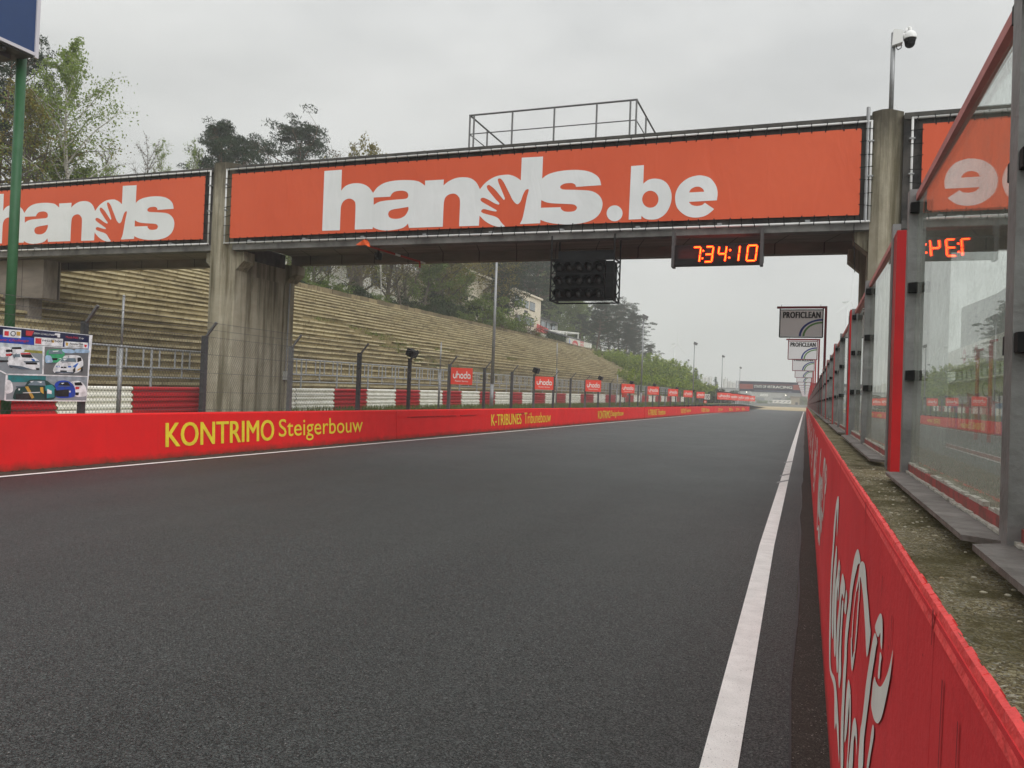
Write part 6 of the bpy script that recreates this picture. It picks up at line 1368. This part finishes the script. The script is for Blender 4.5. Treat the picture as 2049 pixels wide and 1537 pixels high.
for i, (px, top, X) in enumerate([(1135, 702, -31.5), (1165, 715, -30), (1195, 728, -28), (1215, 738, -27)]): plant('bush_brown', px, top, X, 'dry low scrub on the slope below the white painted wall', SGp, 1.8)
# tufts of grass along the guard rail foot and on the bank
mb = MB(); rs = np.random.RandomState(4); lv = []
def tufts(name, n, fx, fy, hmin, hmax, mat):
    v = []; f = []
    for i in range(n):
        x, y = fx(), fy(); z = hill(x, y)
        for k in range(4):
            a = rs.uniform(0, 6.28); l = rs.uniform(hmin, hmax); w_ = .012 + l * .06; dx, dy = math.cos(a), math.sin(a)
            b = len(v); v += [(x + dx * .05 - dy * w_, y + dy * .05 + dx * w_, z - .03), (x + dx * .05 + dy * w_, y + dy * .05 - dx * w_, z - .03), (x + dx * (.05 + l * .5), y + dy * (.05 + l * .5), z + l)]; f.append((b, b + 1, b + 2))
    m = MB(); m.v = v; m.f = f; m.mi = [0] * len(f); o = m.build(name, mat); o['kind'] = 'stuff'
LG = leafmat('grass_blade', (.08, .12, .02), (.2, .22, .07), .3)
tufts('grass', 6000, lambda: rs.uniform(-15.9, -12.5), lambda: rs.uniform(18, 110), .08, .28, LG)
tufts('grass', 7000, lambda: rs.uniform(-34, -17.5), lambda: 117.5 + rs.exponential(22), .2, .7, LG)
v_ = []; f_ = []
for i in range(2600):
    x, y = -11.60 - abs(rs.normal()) * .02 + abs(rs.normal()) * .09, rs.uniform(3, 75); r_ = rs.uniform(.006, .022); k = len(v_); a = rs.uniform(0, 6.28)
    for q in range(4): t_ = a + q * 1.57; v_.append((x + r_ * math.cos(t_), y + r_ * 1.5 * math.sin(t_), .006 + rs.uniform(0, .016)))
    f_.append((k, k + 1, k + 2, k + 3))
m = MB(); m.v = v_; m.f = f_; m.mi = [0] * len(f_); tag(m.build('foot_shade_litter', leafmat('litter_shade', (.02, .013, .008), (.13, .085, .045), .1)), kind='stuff')  # dark litter strip added to give the shade along the wall's foot
v_ = []; f_ = []
for (r, y0, y1) in gaps:
    if r < 0 or r >= NR: continue
    for i in range(60):
        y = y0 + (y1 - y0) * rs.uniform() ** 2; x = -18.6 - r * .485 - rs.uniform(0, .3); z = ter_z(r, y) - .12; h = rs.uniform(.08, .34); k = len(v_); a = rs.uniform(0, 6.28); dx, dy = math.cos(a) * .02, math.sin(a) * .02
        v_ += [(x - dx, y - dy, z), (x + dx, y + dy, z), (x + rs.normal() * .1, y + rs.normal() * .1, z + h)]; f_.append((k, k + 1, k + 2))
m = MB(); m.v = v_; m.f = f_; m.mi = [0] * len(f_); tag(m.build('weeds', LG), kind='stuff')
tufts('grass', 500, lambda: rs.uniform(-11.85, -11.72), lambda: rs.uniform(2, 60), .02, .07, M('weed_green', (.06, .09, .025), .9))

# =================================================================== BUILDINGS ON THE HILL
def window(parent, a, b, z0, z1, y_out, frame=BWHITE):
    pass
wb = thing('white_building', 'large white building with grey roof half hidden behind the trees above the terraces', 'building', (-52, 75, 8))
m = MB(); m.box(-62, -50, 64, 98, 7.5, 16.5); m.build('wall', BWHITE, wb)
m = MB(); m.box(-62.5, -49.5, 63.5, 98.5, 16.51, 17.0); m.build('roof', GREYROOF, wb)
for i in range(6):
    for z in (10.2, 14.2):
        y = 66 + i * 5.4; m = MB(); m.box(-50.02, -49.9, y, y + 2.2, z, z + 1.8); f = m.build('window', GREYROOF, wb)
        m = MB(); m.box(-49.9, -49.88, y + .12, y + 2.08, z + .12, z + 1.68); m.build('pane', WINDOW, f)
m = MB(); m.hexa([(-49.9, 70, 9.3), (-46, 70, 9.0), (-46, 84, 9.0), (-49.9, 84, 9.3)], [(-49.9, 70, 11.2), (-46, 70, 10.2), (-46, 84, 10.2), (-49.9, 84, 11.2)]); m.build('lean_to_roof', M('pale_roof', (.3, .31, .32), .6), wb)
# cream clubhouse with dark windows, walls square to the track
ch = thing('clubhouse', 'cream two storey clubhouse with dark strip windows beside the large pine', 'building', (-38, 95, 9))
cx1 = -35.2; yE = 103.3
zt_, zb_ = atX(1071, 597, cx1)[2], hill(-35, 100) - .5
m = MB(); m.box(-44, cx1, 78, yE, zb_, zt_); m.build('wall', BCREAM, ch)
m = MB(); m.box(-44.2, cx1 + .25, 77.8, yE + .2, zt_ + .002, zt_ + .25); m.build('roof_edge', BCREAM, ch)
for (px0, px1, pt, pb) in [(1050, 1058.5, 600, 618), (1060, 1071, 603, 623), (1030, 1047, 592, 612), (1031, 1043.5, 628, 650), (1046, 1069, 632, 652)]:
    y0, y1 = atX(px0, pt, cx1)[1], atX(px1 - .6, pt, cx1)[1]; za_, zb2 = atX((px0 + px1) / 2, pt + 2, cx1)[2], atX((px0 + px1) / 2, pb, cx1)[2]
    m = MB(); m.box(cx1 + .005, cx1 + .05, y0, y1, zb2, za_); f = m.build('window', CARBLK, ch)
    n = 3
    for k in range(n):
        a, b = y0 + (y1 - y0) * (k + .07) / n, y0 + (y1 - y0) * (k + .93) / n; m = MB(); m.box(cx1 + .051, cx1 + .06, a, b, zb2 + .1, za_ - .1); m.build('pane', M('pane_grey', (.22, .25, .27), .15, (.3, .33, .34), .4), f)
for (px0, px1, py) in [(1049, 1056, 621.5), (1049, 1055.5, 624.5)]:
    a, b = atX(px0, py, cx1), atX(px1, py + .8, cx1); m = MB(); m.box(cx1 + .005, cx1 + .03, a[1], b[1], a[2] - .12, a[2] + .08); m.build('wall_lettering', CARBLK, ch)
an = thing('annex', 'low grey roofed annex with dark upper windows right of the cream clubhouse', 'building', (-42, 112, 9.5))
z0 = hill(-40, 112)
m = MB(); m.box(-46, -38.5, 103.6, 122, z0 - .5, z0 + 4.1); m.build('wall', M('annex_grey', (.2, .2, .2), .8, (.26, .26, .25), 1), an)
m = MB(); m.hexa([(-46.3, 103.5, z0 + 4.11), (-38.2, 103.5, z0 + 4.11), (-38.2, 122.3, z0 + 4.11), (-46.3, 122.3, z0 + 4.11)], [(-43.5, 104.5, z0 + 5.2), (-41.5, 104.5, z0 + 5.2), (-41.5, 121, z0 + 5.2), (-43.5, 121, z0 + 5.2)]); m.build('roof', GREYROOF, an)
m = MB(); m.hexa([(-38.4, 103.8, z0 + 2.0), (-34.5, 103.8, z0 + 1.3), (-34.5, 122, z0 + 1.3), (-38.4, 122, z0 + 2.0)], [(-38.4, 103.8, z0 + 2.3), (-34.5, 103.8, z0 + 1.45), (-34.5, 122, z0 + 1.45), (-38.4, 122, z0 + 2.3)]); m.build('porch_roof', GREYROOF, an)
for k in range(6):
    y = 105 + k * 2.7; m = MB(); m.box(-38.49, -38.42, y, y + 1.9, z0 + 2.6, z0 + 3.7); f = m.build('window', CARBLK, an); m = MB(); m.box(-38.419, -38.41, y + .1, y + 1.8, z0 + 2.7, z0 + 3.6); m.build('pane', M('pane_grey', (0, 0, 0)), f)
# painted white wall
pwl = thing('painted_wall', 'white wall with red round emblem and red figures at the upper end of the terraces', 'wall', (-33.2, 115, 8))
Xw = -32.6
c = [atX(1138, 676, Xw), atX(1184, 688, Xw), atX(1184, 704, Xw), atX(1138, 698, Xw)]
m = MB(); m.hexa([(Xw - .3, c[0][1], c[3][2] - .8), (Xw, c[0][1], c[3][2] - .8), (Xw, c[1][1], c[2][2] - .8), (Xw - .3, c[1][1], c[2][2] - .8)], [(Xw - .3, c[0][1], c[0][2]), (Xw, c[0][1], c[0][2]), (Xw, c[1][1], c[1][2]), (Xw - .3, c[1][1], c[1][2])]); m.build('wall_panel', BWHITE, pwl)
m = MB(); m.hexa([(Xw - .34, c[0][1] - .05, c[0][2] + .002), (Xw + .04, c[0][1] - .05, c[0][2] + .002), (Xw + .04, c[1][1] + .05, c[1][2] + .002), (Xw - .34, c[1][1] + .05, c[1][2] + .002)], [(Xw - .34, c[0][1] - .05, c[0][2] + .1), (Xw + .04, c[0][1] - .05, c[0][2] + .1), (Xw + .04, c[1][1] + .05, c[1][2] + .1), (Xw - .34, c[1][1] + .05, c[1][2] + .1)]); m.build('coping', FASC, pwl)
e = atX(1151, 688.5, Xw); m = MB(); vs = [(Xw + .006, e[1] + 1.55 * math.cos(t), e[2] + .52 * math.sin(t)) for t in np.linspace(0, 6.283, 20, endpoint=False)]; m.poly(vs); m.build('red_emblem', M('print_red', (.6, .04, .05)), pwl)
m = MB(); text_on(m, 'Jupiler', (Xw + .012, e[1] - 1.05, e[2] - .16), (Xw + .012, e[1] + 1.05, e[2] - .22), (Xw + .012, e[1] - 1.05, e[2] + .22), bold=.02); m.build('emblem_lettering', BWHITE, pwl)
e = atX(1164.5, 688.5, Xw)
for dz in (.12, -.32):
    m = MB(); text_on(m, '600' if dz > 0 else 'KARTING', (Xw + .008, e[1] - 1.0, e[2] + dz), (Xw + .008, e[1] + 1.0, e[2] + dz - .04), (Xw + .008, e[1] - 1.0, e[2] + dz + .36), bold=.04); m.build('figures', M('print_red', (0, 0, 0)), pwl)
e = atX(1138.6, 684, Xw); m = MB(); m.poly([(Xw + .006, e[1] + .1, e[2] + .5), (Xw + .006, e[1] + .6, e[2] + .2), (Xw + .006, e[1] + .5, e[2] - .5), (Xw + .006, e[1] + .1, e[2] - .1)]); m.build('blue_mark', M('print_mid_blue', (.04, .14, .5)), pwl)
# low white parapet with rail and hedge
lp = thing('parapet', 'low white parapet wall with thin rail below the hedge at the end of the terraces', 'wall', (-32.8, 98, 8))
a, b = atX(1089, 678, -32.8), atX(1127, 687, -32.8); za_, zb2 = a[2], b[2]
m = MB(); m.hexa([(-33.1, a[1], za_ - 1.8), (-32.8, a[1], za_ - 1.8), (-32.8, b[1] + 4, zb2 - 1.8), (-33.1, b[1] + 4, zb2 - 1.8)], [(-33.1, a[1], za_), (-32.8, a[1], za_), (-32.8, b[1] + 4, zb2), (-33.1, b[1] + 4, zb2)]); m.build('wall_panel', BWHITE, lp)
m = MB()
for t in np.linspace(0, 1, 8): y = a[1] + (b[1] - a[1]) * t; m.bar((-32.6, y, za_ - 1.6), (-32.6, y, za_ - .35), .04)
m.bar((-32.6, a[1], za_ - .35), (-32.6, b[1], zb2 - .45), .04); m.build('rail', GALVD, lp)
hd = thing('hedge', 'clipped green hedge between the clubhouse terrace and the white painted wall', 'hedge', (-34, 103, 9))
rs = np.random.RandomState(61); a, b = atX(1096, 668, -34), atX(1132, 683, -34); lv = Leaves()
for i in range(5000): lv.c.append(np.array([rs.uniform(-34.6, -33.8), rs.uniform(a[1], b[1]), hill(-34, a[1]) + rs.uniform(-.2, 1) ** 1 * (atX(1110, 669, -34)[2] - hill(-34, a[1]))]) - np.array(hd.location))
lv.build('foliage', LF_DARK, hd, rs, (.06, .12))
# terrace of the clubhouse: white wall, red fence, pergola
tw = thing('terrace_rail', 'red latticed fence and white balustrade in front of the clubhouse', 'fence', (-34.5, 96, 9))
a, b = atX(1075, 651, -34.8), atX(1096, 664, -34.8)
m = MB(); n = 9
for i in range(n): y = a[1] + (b[1] - a[1]) * i / (n - 1); m.bar((-34.8, y, a[2] - 1.0), (-34.8, y, a[2] + .2 - i * .03), .09)
for z in (-.9, -.55, -.2, .1): m.bar((-34.8, a[1], a[2] + z), (-34.8, b[1], a[2] + z - .25), .14)
m.build('red_lattice', M('lattice_red', (.55, .05, .06), .6), tw)
a, b = atX(1056, 657, -34.4), atX(1094, 672, -34.4)
m = MB(); n = 16
for i in range(n): y = a[1] + (b[1] - a[1]) * i / (n - 1); z = a[2] + (b[2] - a[2]) * i / (n - 1); m.bar((-34.4, y, z - 1.4), (-34.4, y, z), .1)
for d in (0, -.45, -.9): m.bar((-34.4, a[1], a[2] + d), (-34.4, b[1], b[2] + d), .12)
m.build('white_balustrade', BWHITE, tw)
pg = thing('pergola', 'white pergola frame above the hedge near the painted wall', 'pergola', (-35, 110, 9.5))
m = MB(); c = [atX(px, py, X) for px, py, X in ((1098, 661, -35), (1158, 667, -35), (1133, 664, -35))]
for (px, X) in ((1133.5, -35), (1157, -35), (1100, -35)):
    p = atX(px, 664 if px < 1140 else 668, X); m.bar((X, p[1], hill(X, p[1])), p, .16); m.bar((X - 2.5, p[1], hill(X, p[1])), (X - 2.5, p[1], p[2]), .16); m.bar((X - 2.5, p[1], p[2]), p, .14)
m.bar(c[0], c[1], .18); m.bar(c[0] - [2.5, 0, 0], c[1] - [2.5, 0, 0], .18); m.build('frame', WPAINT, pg)

# =================================================================== FAR END OF THE STRAIGHT
YG = 232.
fg = thing('far_gantry', 'far dark blue gantry bridge reading STATE OF ART RACING over the end of the straight', 'bridge', (-10, YG, 0))
g = lambda px, py, d=0: atY(px, py, YG - d)
def grect(px0, px1, l0, l1, r0, r1, d=.0, X1=None):
    """band whose left edge spans l0..l1 and right edge r0..r1 (pixel rows)"""
    a, b, c_, e = g(px0, l1, d), g(px1, r1, d), g(px1, r0, d), g(px0, l0, d); return [a, b, c_, e]
def gband(name, mat, q, th):
    m = MB(); m.hexa([q[0], q[1], q[1] + [0, th, 0], q[0] + [0, th, 0]], [q[3], q[2], q[2] + [0, th, 0], q[3] + [0, th, 0]]); return m.build(name, mat, fg)
NV2 = M('gantry_navy', (.007, .011, .035), .7); RD2 = M('gantry_red', (.27, .055, .04), .6)
xr = 1660; ex = lambda l, r: l + (r - l) * (xr - 1478.5) / (1597.6 - 1478.5)
gband('banner_top', NV2, grect(1478.5, xr, 762.3, 768, ex(762.3, 765.6), ex(768, 770.5)), .6)
gband('banner_stripe', RD2, grect(1478.5, xr, 768.05, 778, ex(768.05, 770.55), ex(778, 780.5)), .6)
gband('banner_bottom', NV2, grect(1478.5, xr, 778.05, 782.5, ex(778.05, 780.55), ex(782.5, 786.8)), .6)
gband('title_panel', NV2, grect(1507, 1587, 769.2, 778.0, 771.3, 780.1, .06), .05)
m = MB(); text_on(m, 'STATE OF ART', g(1509, 775.8, .1), g(1545.5, 777.0, .1), g(1509, 770.6, .1), g(1545.5, 771.4, .1), bold=.004, fat=.018); text_on(m, 'RACING', g(1546.5, 777.1, .1), g(1585, 778.2, .1), g(1546.5, 771.8, .1), g(1585, 773.0, .1), bold=.006, fat=.03); m.build('lettering', WPAINT, fg)
m = MB(); text_on(m, 'WWW.CIRCUIT-ZOLDER.BE', g(1509, 782.4, .06), g(1584, 785.4, .06), g(1509, 780.9, .06), g(1584, 783.8, .06), bold=.01); m.build('small_lettering', M('pale_blue_print', (.3, .33, .42), .5), fg)
a, b = g(1473, 761.5), g(1478.3, 783)
m = MB(); m.box(a[0], a[0] + .25, YG - .1, YG + 1.2, -.1, a[2]); m.box(b[0] - .28, b[0] - .04, YG - .1, YG + 1.2, -.1, a[2])
for k in range(8): z = k * a[2] / 8; m.bar((a[0] + .12, YG, z), (b[0] - .16, YG, z + a[2] / 8), .08)
m.build('pylon', M('pylon_grey', (.45, .45, .48), .5), fg)
c = g(xr, 790); m = MB(); m.box(c[0] - .5, c[0] + .1, YG, YG + .6, -.1, c[2] + 3); m.build('pylon', M('pylon_grey', (0, 0, 0)), fg)
# silos
def silo(px0, px1, top, bot, Y, label, leg=False):
    a, b = atY(px0, top, Y), atY(px1, bot, Y); x = (a[0] + b[0]) / 2; r = (b[0] - a[0]) / 2
    t = thing('silo', label, 'silo', (x, Y, 0), 'pale silos in the far haze')
    m = MB(); m.tube((x, Y, b[2]), (x, Y, a[2]), r, n=18); m.tube((x, Y, a[2]), (x, Y, a[2] + r * .35), r, r * .3, 18); m.build('shell', SILO, t, smooth=False)
    m = MB()
    for i in range(6): q = 2 * math.pi * i / 6; m.bar((x + r * .9 * math.cos(q), Y + r * .9 * math.sin(q), 0), (x + r * .9 * math.cos(q), Y + r * .9 * math.sin(q), b[2]), r * .12)
    m.build('legs', SILO, t)
    m = MB(); m.tube((x, Y, a[2] + r * .3), (x, Y, a[2] + r * .75), r * .2, n=8); m.bar((x + r * 1.05, Y - r * .3, b[2]), (x + r * 1.05, Y - r * .3, a[2] + r * .6), r * .12); m.build('vent', GALVD, t)
SL = [(1404, 1409, 757, 774, 'faint slim silo left of the young spruce'), (1409.5, 1416, 755.5, 774, 'faint silo behind the tip of the young spruce'), (1417.5, 1424, 755.5, 775, 'faint silo at the right end of the left silo group'), (1447, 1455, 758.5, 779, 'tallest white silo right of the fourth lamp mast'), (1455.8, 1458.6, 764, 779, 'narrow silo right of the tallest white silo'), (1459, 1464.5, 764, 779, 'silo in the middle of the right silo group'), (1465.5, 1471.5, 766, 779, 'shortest silo next to the far gantry')]
for i, (a, b, t_, bo_, lb) in enumerate(SL): silo(a, b, t_, bo_, 430 + (i % 3) * 3, lb)
# industrial halls
def hall(px0, px1, top, Y, dep, label, mat=HALL, win=True, z0=-.5, roof=GREYROOF):
    a, b = atY(px0, top, Y), atY(px1, top, Y); t = thing('industrial_hall', label, 'building', ((a[0] + b[0]) / 2, Y, 0), 'halls in the far haze'); zt = (a[2] + b[2]) / 2
    m = MB(); m.box(a[0], b[0], Y, Y + dep, z0, zt); m.build('wall', mat, t)
    m = MB(); m.box(a[0] - .3, b[0] + .3, Y - .3, Y + dep + .3, zt + .002, zt + .5); m.build('roof', roof, t)
    if win:
        n = max(2, int((b[0] - a[0]) / 9))
        for k in range(n): x = a[0] + (b[0] - a[0]) * (k + .25) / n; m = MB(); m.box(x, x + (b[0] - a[0]) / n * .5, Y - .06, Y - .003, 1.2, min(zt - 1, 4.4)); m.build('door', M('hall_door', (.2, .21, .22), .6), t)
    return t
hall(1440, 1500, 778.5, 405, 20, 'long low grey shed under the far silos', M('shed_grey', (.3, .31, .31), .7))
hh = hall(1505, 1572, 785.5, 380, 30, 'pale industrial hall behind the far gantry with a white name panel')
m = MB(); a, b = atY(1521, 788, 379.8), atY(1537, 793.5, 379.8); m.box(a[0], b[0], 379.7, 379.95, b[2], a[2]); m.build('name_panel', WPAINT, hh)
m = MB(); text_on(m, 'wegenbouw', (a[0] + .4, 379.65, b[2] + .5), (b[0] - .4, 379.65, b[2] + .5), (a[0] + .4, 379.65, a[2] - .5), bold=.01); m.build('lettering', HALL, hh)
hall(1573, 1640, 789.5, 372, 24, 'darker hall right of the pale hall under the far gantry', M('hall_dark', (.24, .25, .25), .7))
tb = hall(1582, 1600, 796, 345, 8, 'small tan clad hut near the end of the pit wall', M('tan_clad', (.36, .3, .2), .8, (.3, .25, .17), 3), False, roof=M('tan_roof', (.2, .14, .1), .8))
m = MB(); a = atY(1594, 803, 344.8); m.box(a[0] - .5, a[0] + .5, 344.9, 344.99, .3, 2.6); m.build('door', CARBLK, tb)
# far lamps, lit yard lights
YL = M('yard_light', (.9, .85, .7), .4, emit=((1, .93, .75), 3.))
for i, (px, py) in enumerate([(1494, 784.5), (1495, 794), (1572, 791)]):
    p = atY(px, py, 330.); t = thing('yard_light', ['upper lit yard lamp below the left part of the far gantry', 'lower lit yard lamp below the left part of the far gantry', 'lit yard lamp below the right part of the far gantry'][i], 'lamp', (p[0], 330, 0), 'lit yard lamps')
    m = MB(); m.ellipsoid(p, .2, .2, .18, 10, 6); m.build('bulb', YL, t)
    m = MB(); m.tube((p[0], 330.4, 0), (p[0], 330.4, p[2] + .3), .07); m.bar((p[0], 330.4, p[2] + .3), (p[0], 330, p[2] + .3), .08); m.build('mast', GALVD, t)
# white hoarding with four slanted marks
hb = thing('hoarding', 'long white board with four grey slanted marks beyond the gravel trap', 'sign', tuple(atY(1564, 808, 300)))
a, b = atY(1546, 800, 300), atY(1583, 808.2, 300)
m = MB(); m.box(a[0], b[0], 300, 300.15, b[2], a[2]); m.build('board', WPAINT, hb)
for k in range(4):
    x = a[0] + (b[0] - a[0]) * (.14 + .24 * k); h_ = (a[2] - b[2]); z = b[2] + h_ * .28
    m = MB(); m.poly([(x - .5, 299.99, z), (x - .1, 299.99, z), (x + .55, 299.99, z + h_ * .45), (x + .1, 299.99, z + h_ * .45)]); m.build('slanted_mark', M('mark_grey', (.2, .2, .22), .5), hb)
m = MB()
for x in (a[0] + .5, (a[0] + b[0]) / 2, b[0] - .5): m.bar((x, 300.3, .2), (x, 300.3, a[2]), .12)
m.build('posts', GALVD, hb)
# tyre wall / rail at the end of the gravel
ew = thing('end_barrier', 'grey guard rail running behind the gravel trap at the end of the straight', 'guard rail', (-20, 296, .5))
m = MB(); P = [(-85, 336), (-40, 315), (-5, 294), (16, 292)]
for (x0, y0), (x1, y1) in zip(P[:-1], P[1:]): m.hexa([(x0, y0, .5), (x1, y1, .5), (x1, y1 + .2, .5), (x0, y0 + .2, .5)], [(x0, y0, 1.55), (x1, y1, 1.55), (x1, y1 + .2, 1.55), (x0, y0 + .2, 1.55)])
m.build('rails', M('rail_grey', (.28, .29, .29), .5), ew)
m = MB()
for (x0, y0), (x1, y1) in zip(P[:-1], P[1:]):
    for k in range(12): t = k / 12; m.box(x0 + (x1 - x0) * t, x0 + (x1 - x0) * t + .15, y0 + (y1 - y0) * t + .22, y0 + (y1 - y0) * t + .4, .2, 1.5)
m.build('posts', GALVD, ew)
# far belts of trees
for i, (px, top, Y, lb) in enumerate([(1515, 797, 350, 'hazy round bush left of the pale hall'), (1600, 790, 352, 'hazy broad tree right of the tan hut'), (1618, 786, 356, 'hazy tree near the end of the glass screens'), (1640, 790, 340, 'hazy tree behind the far glass screens'), (1575, 799, 352, 'hazy low bush left of the tan hut'), (1490, 797, 352, 'hazy bush below the far silos'), (1530, 800, 349, 'hazy low scrub in front of the pale hall')]):
    p = atY(px, top, Y); s = (p[2] - .3) / HT['bush_green']
    dup(PROTO['bush_green'][0], (p[0], Y, .3), i * 1.3, (s * 1.3, s * 1.3, s), lb, 'hazy greenery beyond the gravel'); 
# wind turbines
TURB = M('turbine_grey', (.60, .61, .62), .6)
def turbine(px, hub, Y, angs, label, rl, yaw):
    p = atY(px, hub, Y); t = thing('wind_turbine', label, 'wind turbine', (p[0], Y, 0), 'wind turbines in the haze')
    m = MB(); m.tube((p[0], Y, -.1), (p[0], Y, p[2]), 1.5, .8, 14); m.build('tower', TURB, t, smooth=True)
    cs, sn = math.cos(yaw), math.sin(yaw)
    m = MB(); ax = np.array([sn, -cs, 0]); m.tube(p - ax * 3.2, p + ax * 2.6, 1.0, .9, 10); m.ellipsoid(p + ax * 2.8, 1, 1, 1, 10, 8); m.build('nacelle', TURB, t)
    for a in angs:
        d = np.array([math.sin(a) * cs, math.sin(a) * sn, math.cos(a)]); r = p + ax * 3.2; s_ = np.cross(d, ax)
        m = MB(); pr = [(0, .5), (.12, 1.1), (.5, .7), (1, .12)]
        for (u0, w0), (u1, w1) in zip(pr[:-1], pr[1:]):
            A0, A1 = r + d * u0 * rl, r + d * u1 * rl; m.hexa([A0 - s_ * w0 - ax * .15, A0 + s_ * w0 - ax * .15, A0 + s_ * w0 + ax * .15, A0 - s_ * w0 + ax * .15], [A1 - s_ * w1 - ax * .1, A1 + s_ * w1 - ax * .1, A1 + s_ * w1 + ax * .1, A1 - s_ * w1 + ax * .1])
        m.build('blade', TURB, t)
turbine(1350, 688, 800, (R_(4), R_(124), R_(244)), 'faint wind turbine in the mist between the lamp masts', 20, R_(65))
turbine(1695, 604, 620, (R_(5), R_(125), R_(245)), 'faint wind turbine with horizontal nacelle above the red post', 27, R_(62))

# =================================================================== PIT BUILDING BEHIND THE GLASS
pb = thing('pit_building', 'long white pit building with red garage fronts and Carro lettering behind the glass', 'building', (17, 55, 0))
Xp = 12.0; yA, yZ = 22., 80.
m = MB(); m.box(Xp, Xp + 10, yA, yZ, -.1, 3.75); m.build('garage_wall', BWHITE, pb)
m = MB(); m.box(Xp + .6, Xp + 10, yA, yZ, 3.77, 5.0); m.build('lounge_wall', M('lounge_green', (.30, .33, .2), .6), pb)
m = MB(); m.box(Xp - .8, Xp + .59, yA, yZ, 3.77, 3.88); m.build('balcony', BWHITE, pb)
m = MB(); m.box(Xp - .3, Xp + 10, yA, yZ, 5.02, 6.65); m.build('fascia', BWHITE, pb)
m = MB(); y = yA + .5
while y < yZ - 1.5:
    w_ = MB(); w_.box(Xp + .55, Xp + .598, y, y + 1.5, 3.95, 4.95); f = w_.build('window', POSTD, pb); w_ = MB(); w_.box(Xp + .52, Xp + .549, y + .08, y + 1.42, 4.02, 4.88); w_.build('pane', M('green_glass', (.22, .30, .16), .2), f); y += 2.0
m = MB(); zz_ = (3.95, 4.25, 4.55)
for z in zz_: m.bar((Xp - .78, yA, z), (Xp - .78, yZ, z), .05)
m.build('balcony_rail', GALV, pb)
ys0 = [60, 64.5, 69, 73.5]
for i, y in enumerate(np.arange(24, 76, 4.6)):
    cmat = M('garage_red', (.4, .05, .05), .6) if i % 4 != 3 else M('garage_blue', (.08, .2, .4), .6)
    m = MB(); m.box(Xp - .06, Xp - .003, y, y + 4.3, 0, 2.1); f = m.build('garage_front', cmat, pb)
    m = MB(); m.box(Xp - .10, Xp - .062, y + .7, y + 2.0, .1, 1.75); m.build('door', BCREAM, f); m = MB(); m.box(Xp - .10, Xp - .062, y + 2.5, y + 3.8, .1, 1.75); m.build('door', BCREAM, f)
m = MB(); m.prism([(58.9, 1.93), (70.4, 2.97), (70.4, 2.11), (58.9, 2.11)][:3] + [(58.9, 2.11)], Xp - .055, Xp - .004, 'x') if False else m.add([(Xp - .05, 58.9, 2.11), (Xp - .05, 70.4, 2.11), (Xp - .05, 70.4, 2.95)], [(0, 1, 2)]); m.build('red_wedge', M('garage_red', (0, 0, 0)), pb)
m = MB(); text_on(m, 'Carro-Bel', (Xp - .012, 65.2, 2.72), (Xp - .012, 51.5, .9), (Xp - .012, 65.2, 3.7), (Xp - .012, 51.5, 2.9), bold=.008, fat=.03); m.build('lettering', CARBLK, pb)
m = MB(); text_on(m, 'TW', (Xp - .012, 79.4, 1.5), (Xp - .012, 75.5, 1.4), (Xp - .012, 79.4, 2.8), bold=.03); m.build('lettering', CARBLK, pb)
for y in (61, 66, 70.5, 56, 51):
    m = MB(); vs = [(Xp - .31, y + .72 * math.cos(t), 5.85 + .62 * math.sin(t)) for t in np.linspace(0, 6.283, 20, endpoint=False)]; m.poly(vs); f = m.build('round_emblem', M('emblem_red', (.4, .06, .07), .6), pb)
    m = MB(); vs = [(Xp - .315, y + .45 * math.cos(t), 5.85 + .2 * math.sin(t)) for t in np.linspace(0, 6.283, 16, endpoint=False)]; m.poly(vs); m.build('emblem_band', BWHITE, f)
# ribbed grandstand roof behind
m = MB(); P = [(yA, 12.5), (40, 11.4), (58, 10.5), (66, 10.3), (80.5, 10.9)]
for (y0, h0), (y1, h1) in zip(P[:-1], P[1:]):
    n = int((y1 - y0) / .5)
    for k in range(n): a = y0 + (y1 - y0) * k / n; b = y0 + (y1 - y0) * (k + .8) / n; h_ = h0 + (h1 - h0) * k / n; m.box(Xp + 1.0, Xp + 10, a, b, 6.66, h_); m.box(Xp + 1.1, Xp + 9.9, b, b + (y1 - y0) * .2 / n, 6.66, h_ - .25)
m.build('ribbed_roof', M('roof_haze_grey', (.16, .17, .17), .8, (.2, .21, .21), 1), pb)
for i, (px, pt, pbm) in enumerate([(1957, 700, 780), (1984, 682, 775)]):
    p = atX(px, pt, 8.5); t = thing('pit_lane_post', ['left red post in the pit lane seen through the glass', 'right red post in the pit lane seen through the glass'][i], 'post', (8.5, p[1], 0), 'red posts in the pit lane')
    m = MB(); m.tube((8.5, p[1], 0), (8.5, p[1], p[2]), .09, n=8); m.build('shaft', REDSTEEL, t); m = MB(); m.bar((8.5, p[1], p[2] - .05), (8.5, p[1] - 1.2, p[2] - .05), .1); m.build('arm', REDSTEEL, t)

# unused prototypes leave the scene
for k, e in PROTO.items():
    if not e[1]:
        for ch_ in list(e[0].children): bpy.data.objects.remove(ch_)
        bpy.data.objects.remove(e[0])
# =================================================================== HAZE
mb = MB(); mb.box(-420, 260, -60, 1100, -2, 122)
HZ = bpy.data.materials.new('haze'); HZ.use_nodes = True; t = HZ.node_tree; t.nodes.clear()
o = t.nodes.new('ShaderNodeOutputMaterial'); v = t.nodes.new('ShaderNodeVolumePrincipled'); v.inputs['Color'].default_value = (.93, .945, .95, 1); v.inputs['Density'].default_value = .00125; v.inputs['Anisotropy'].default_value = .1
t.links.new(v.outputs[0], o.inputs['Volume'])
hz = mb.build('haze', HZ); hz['kind'] = 'stuff'
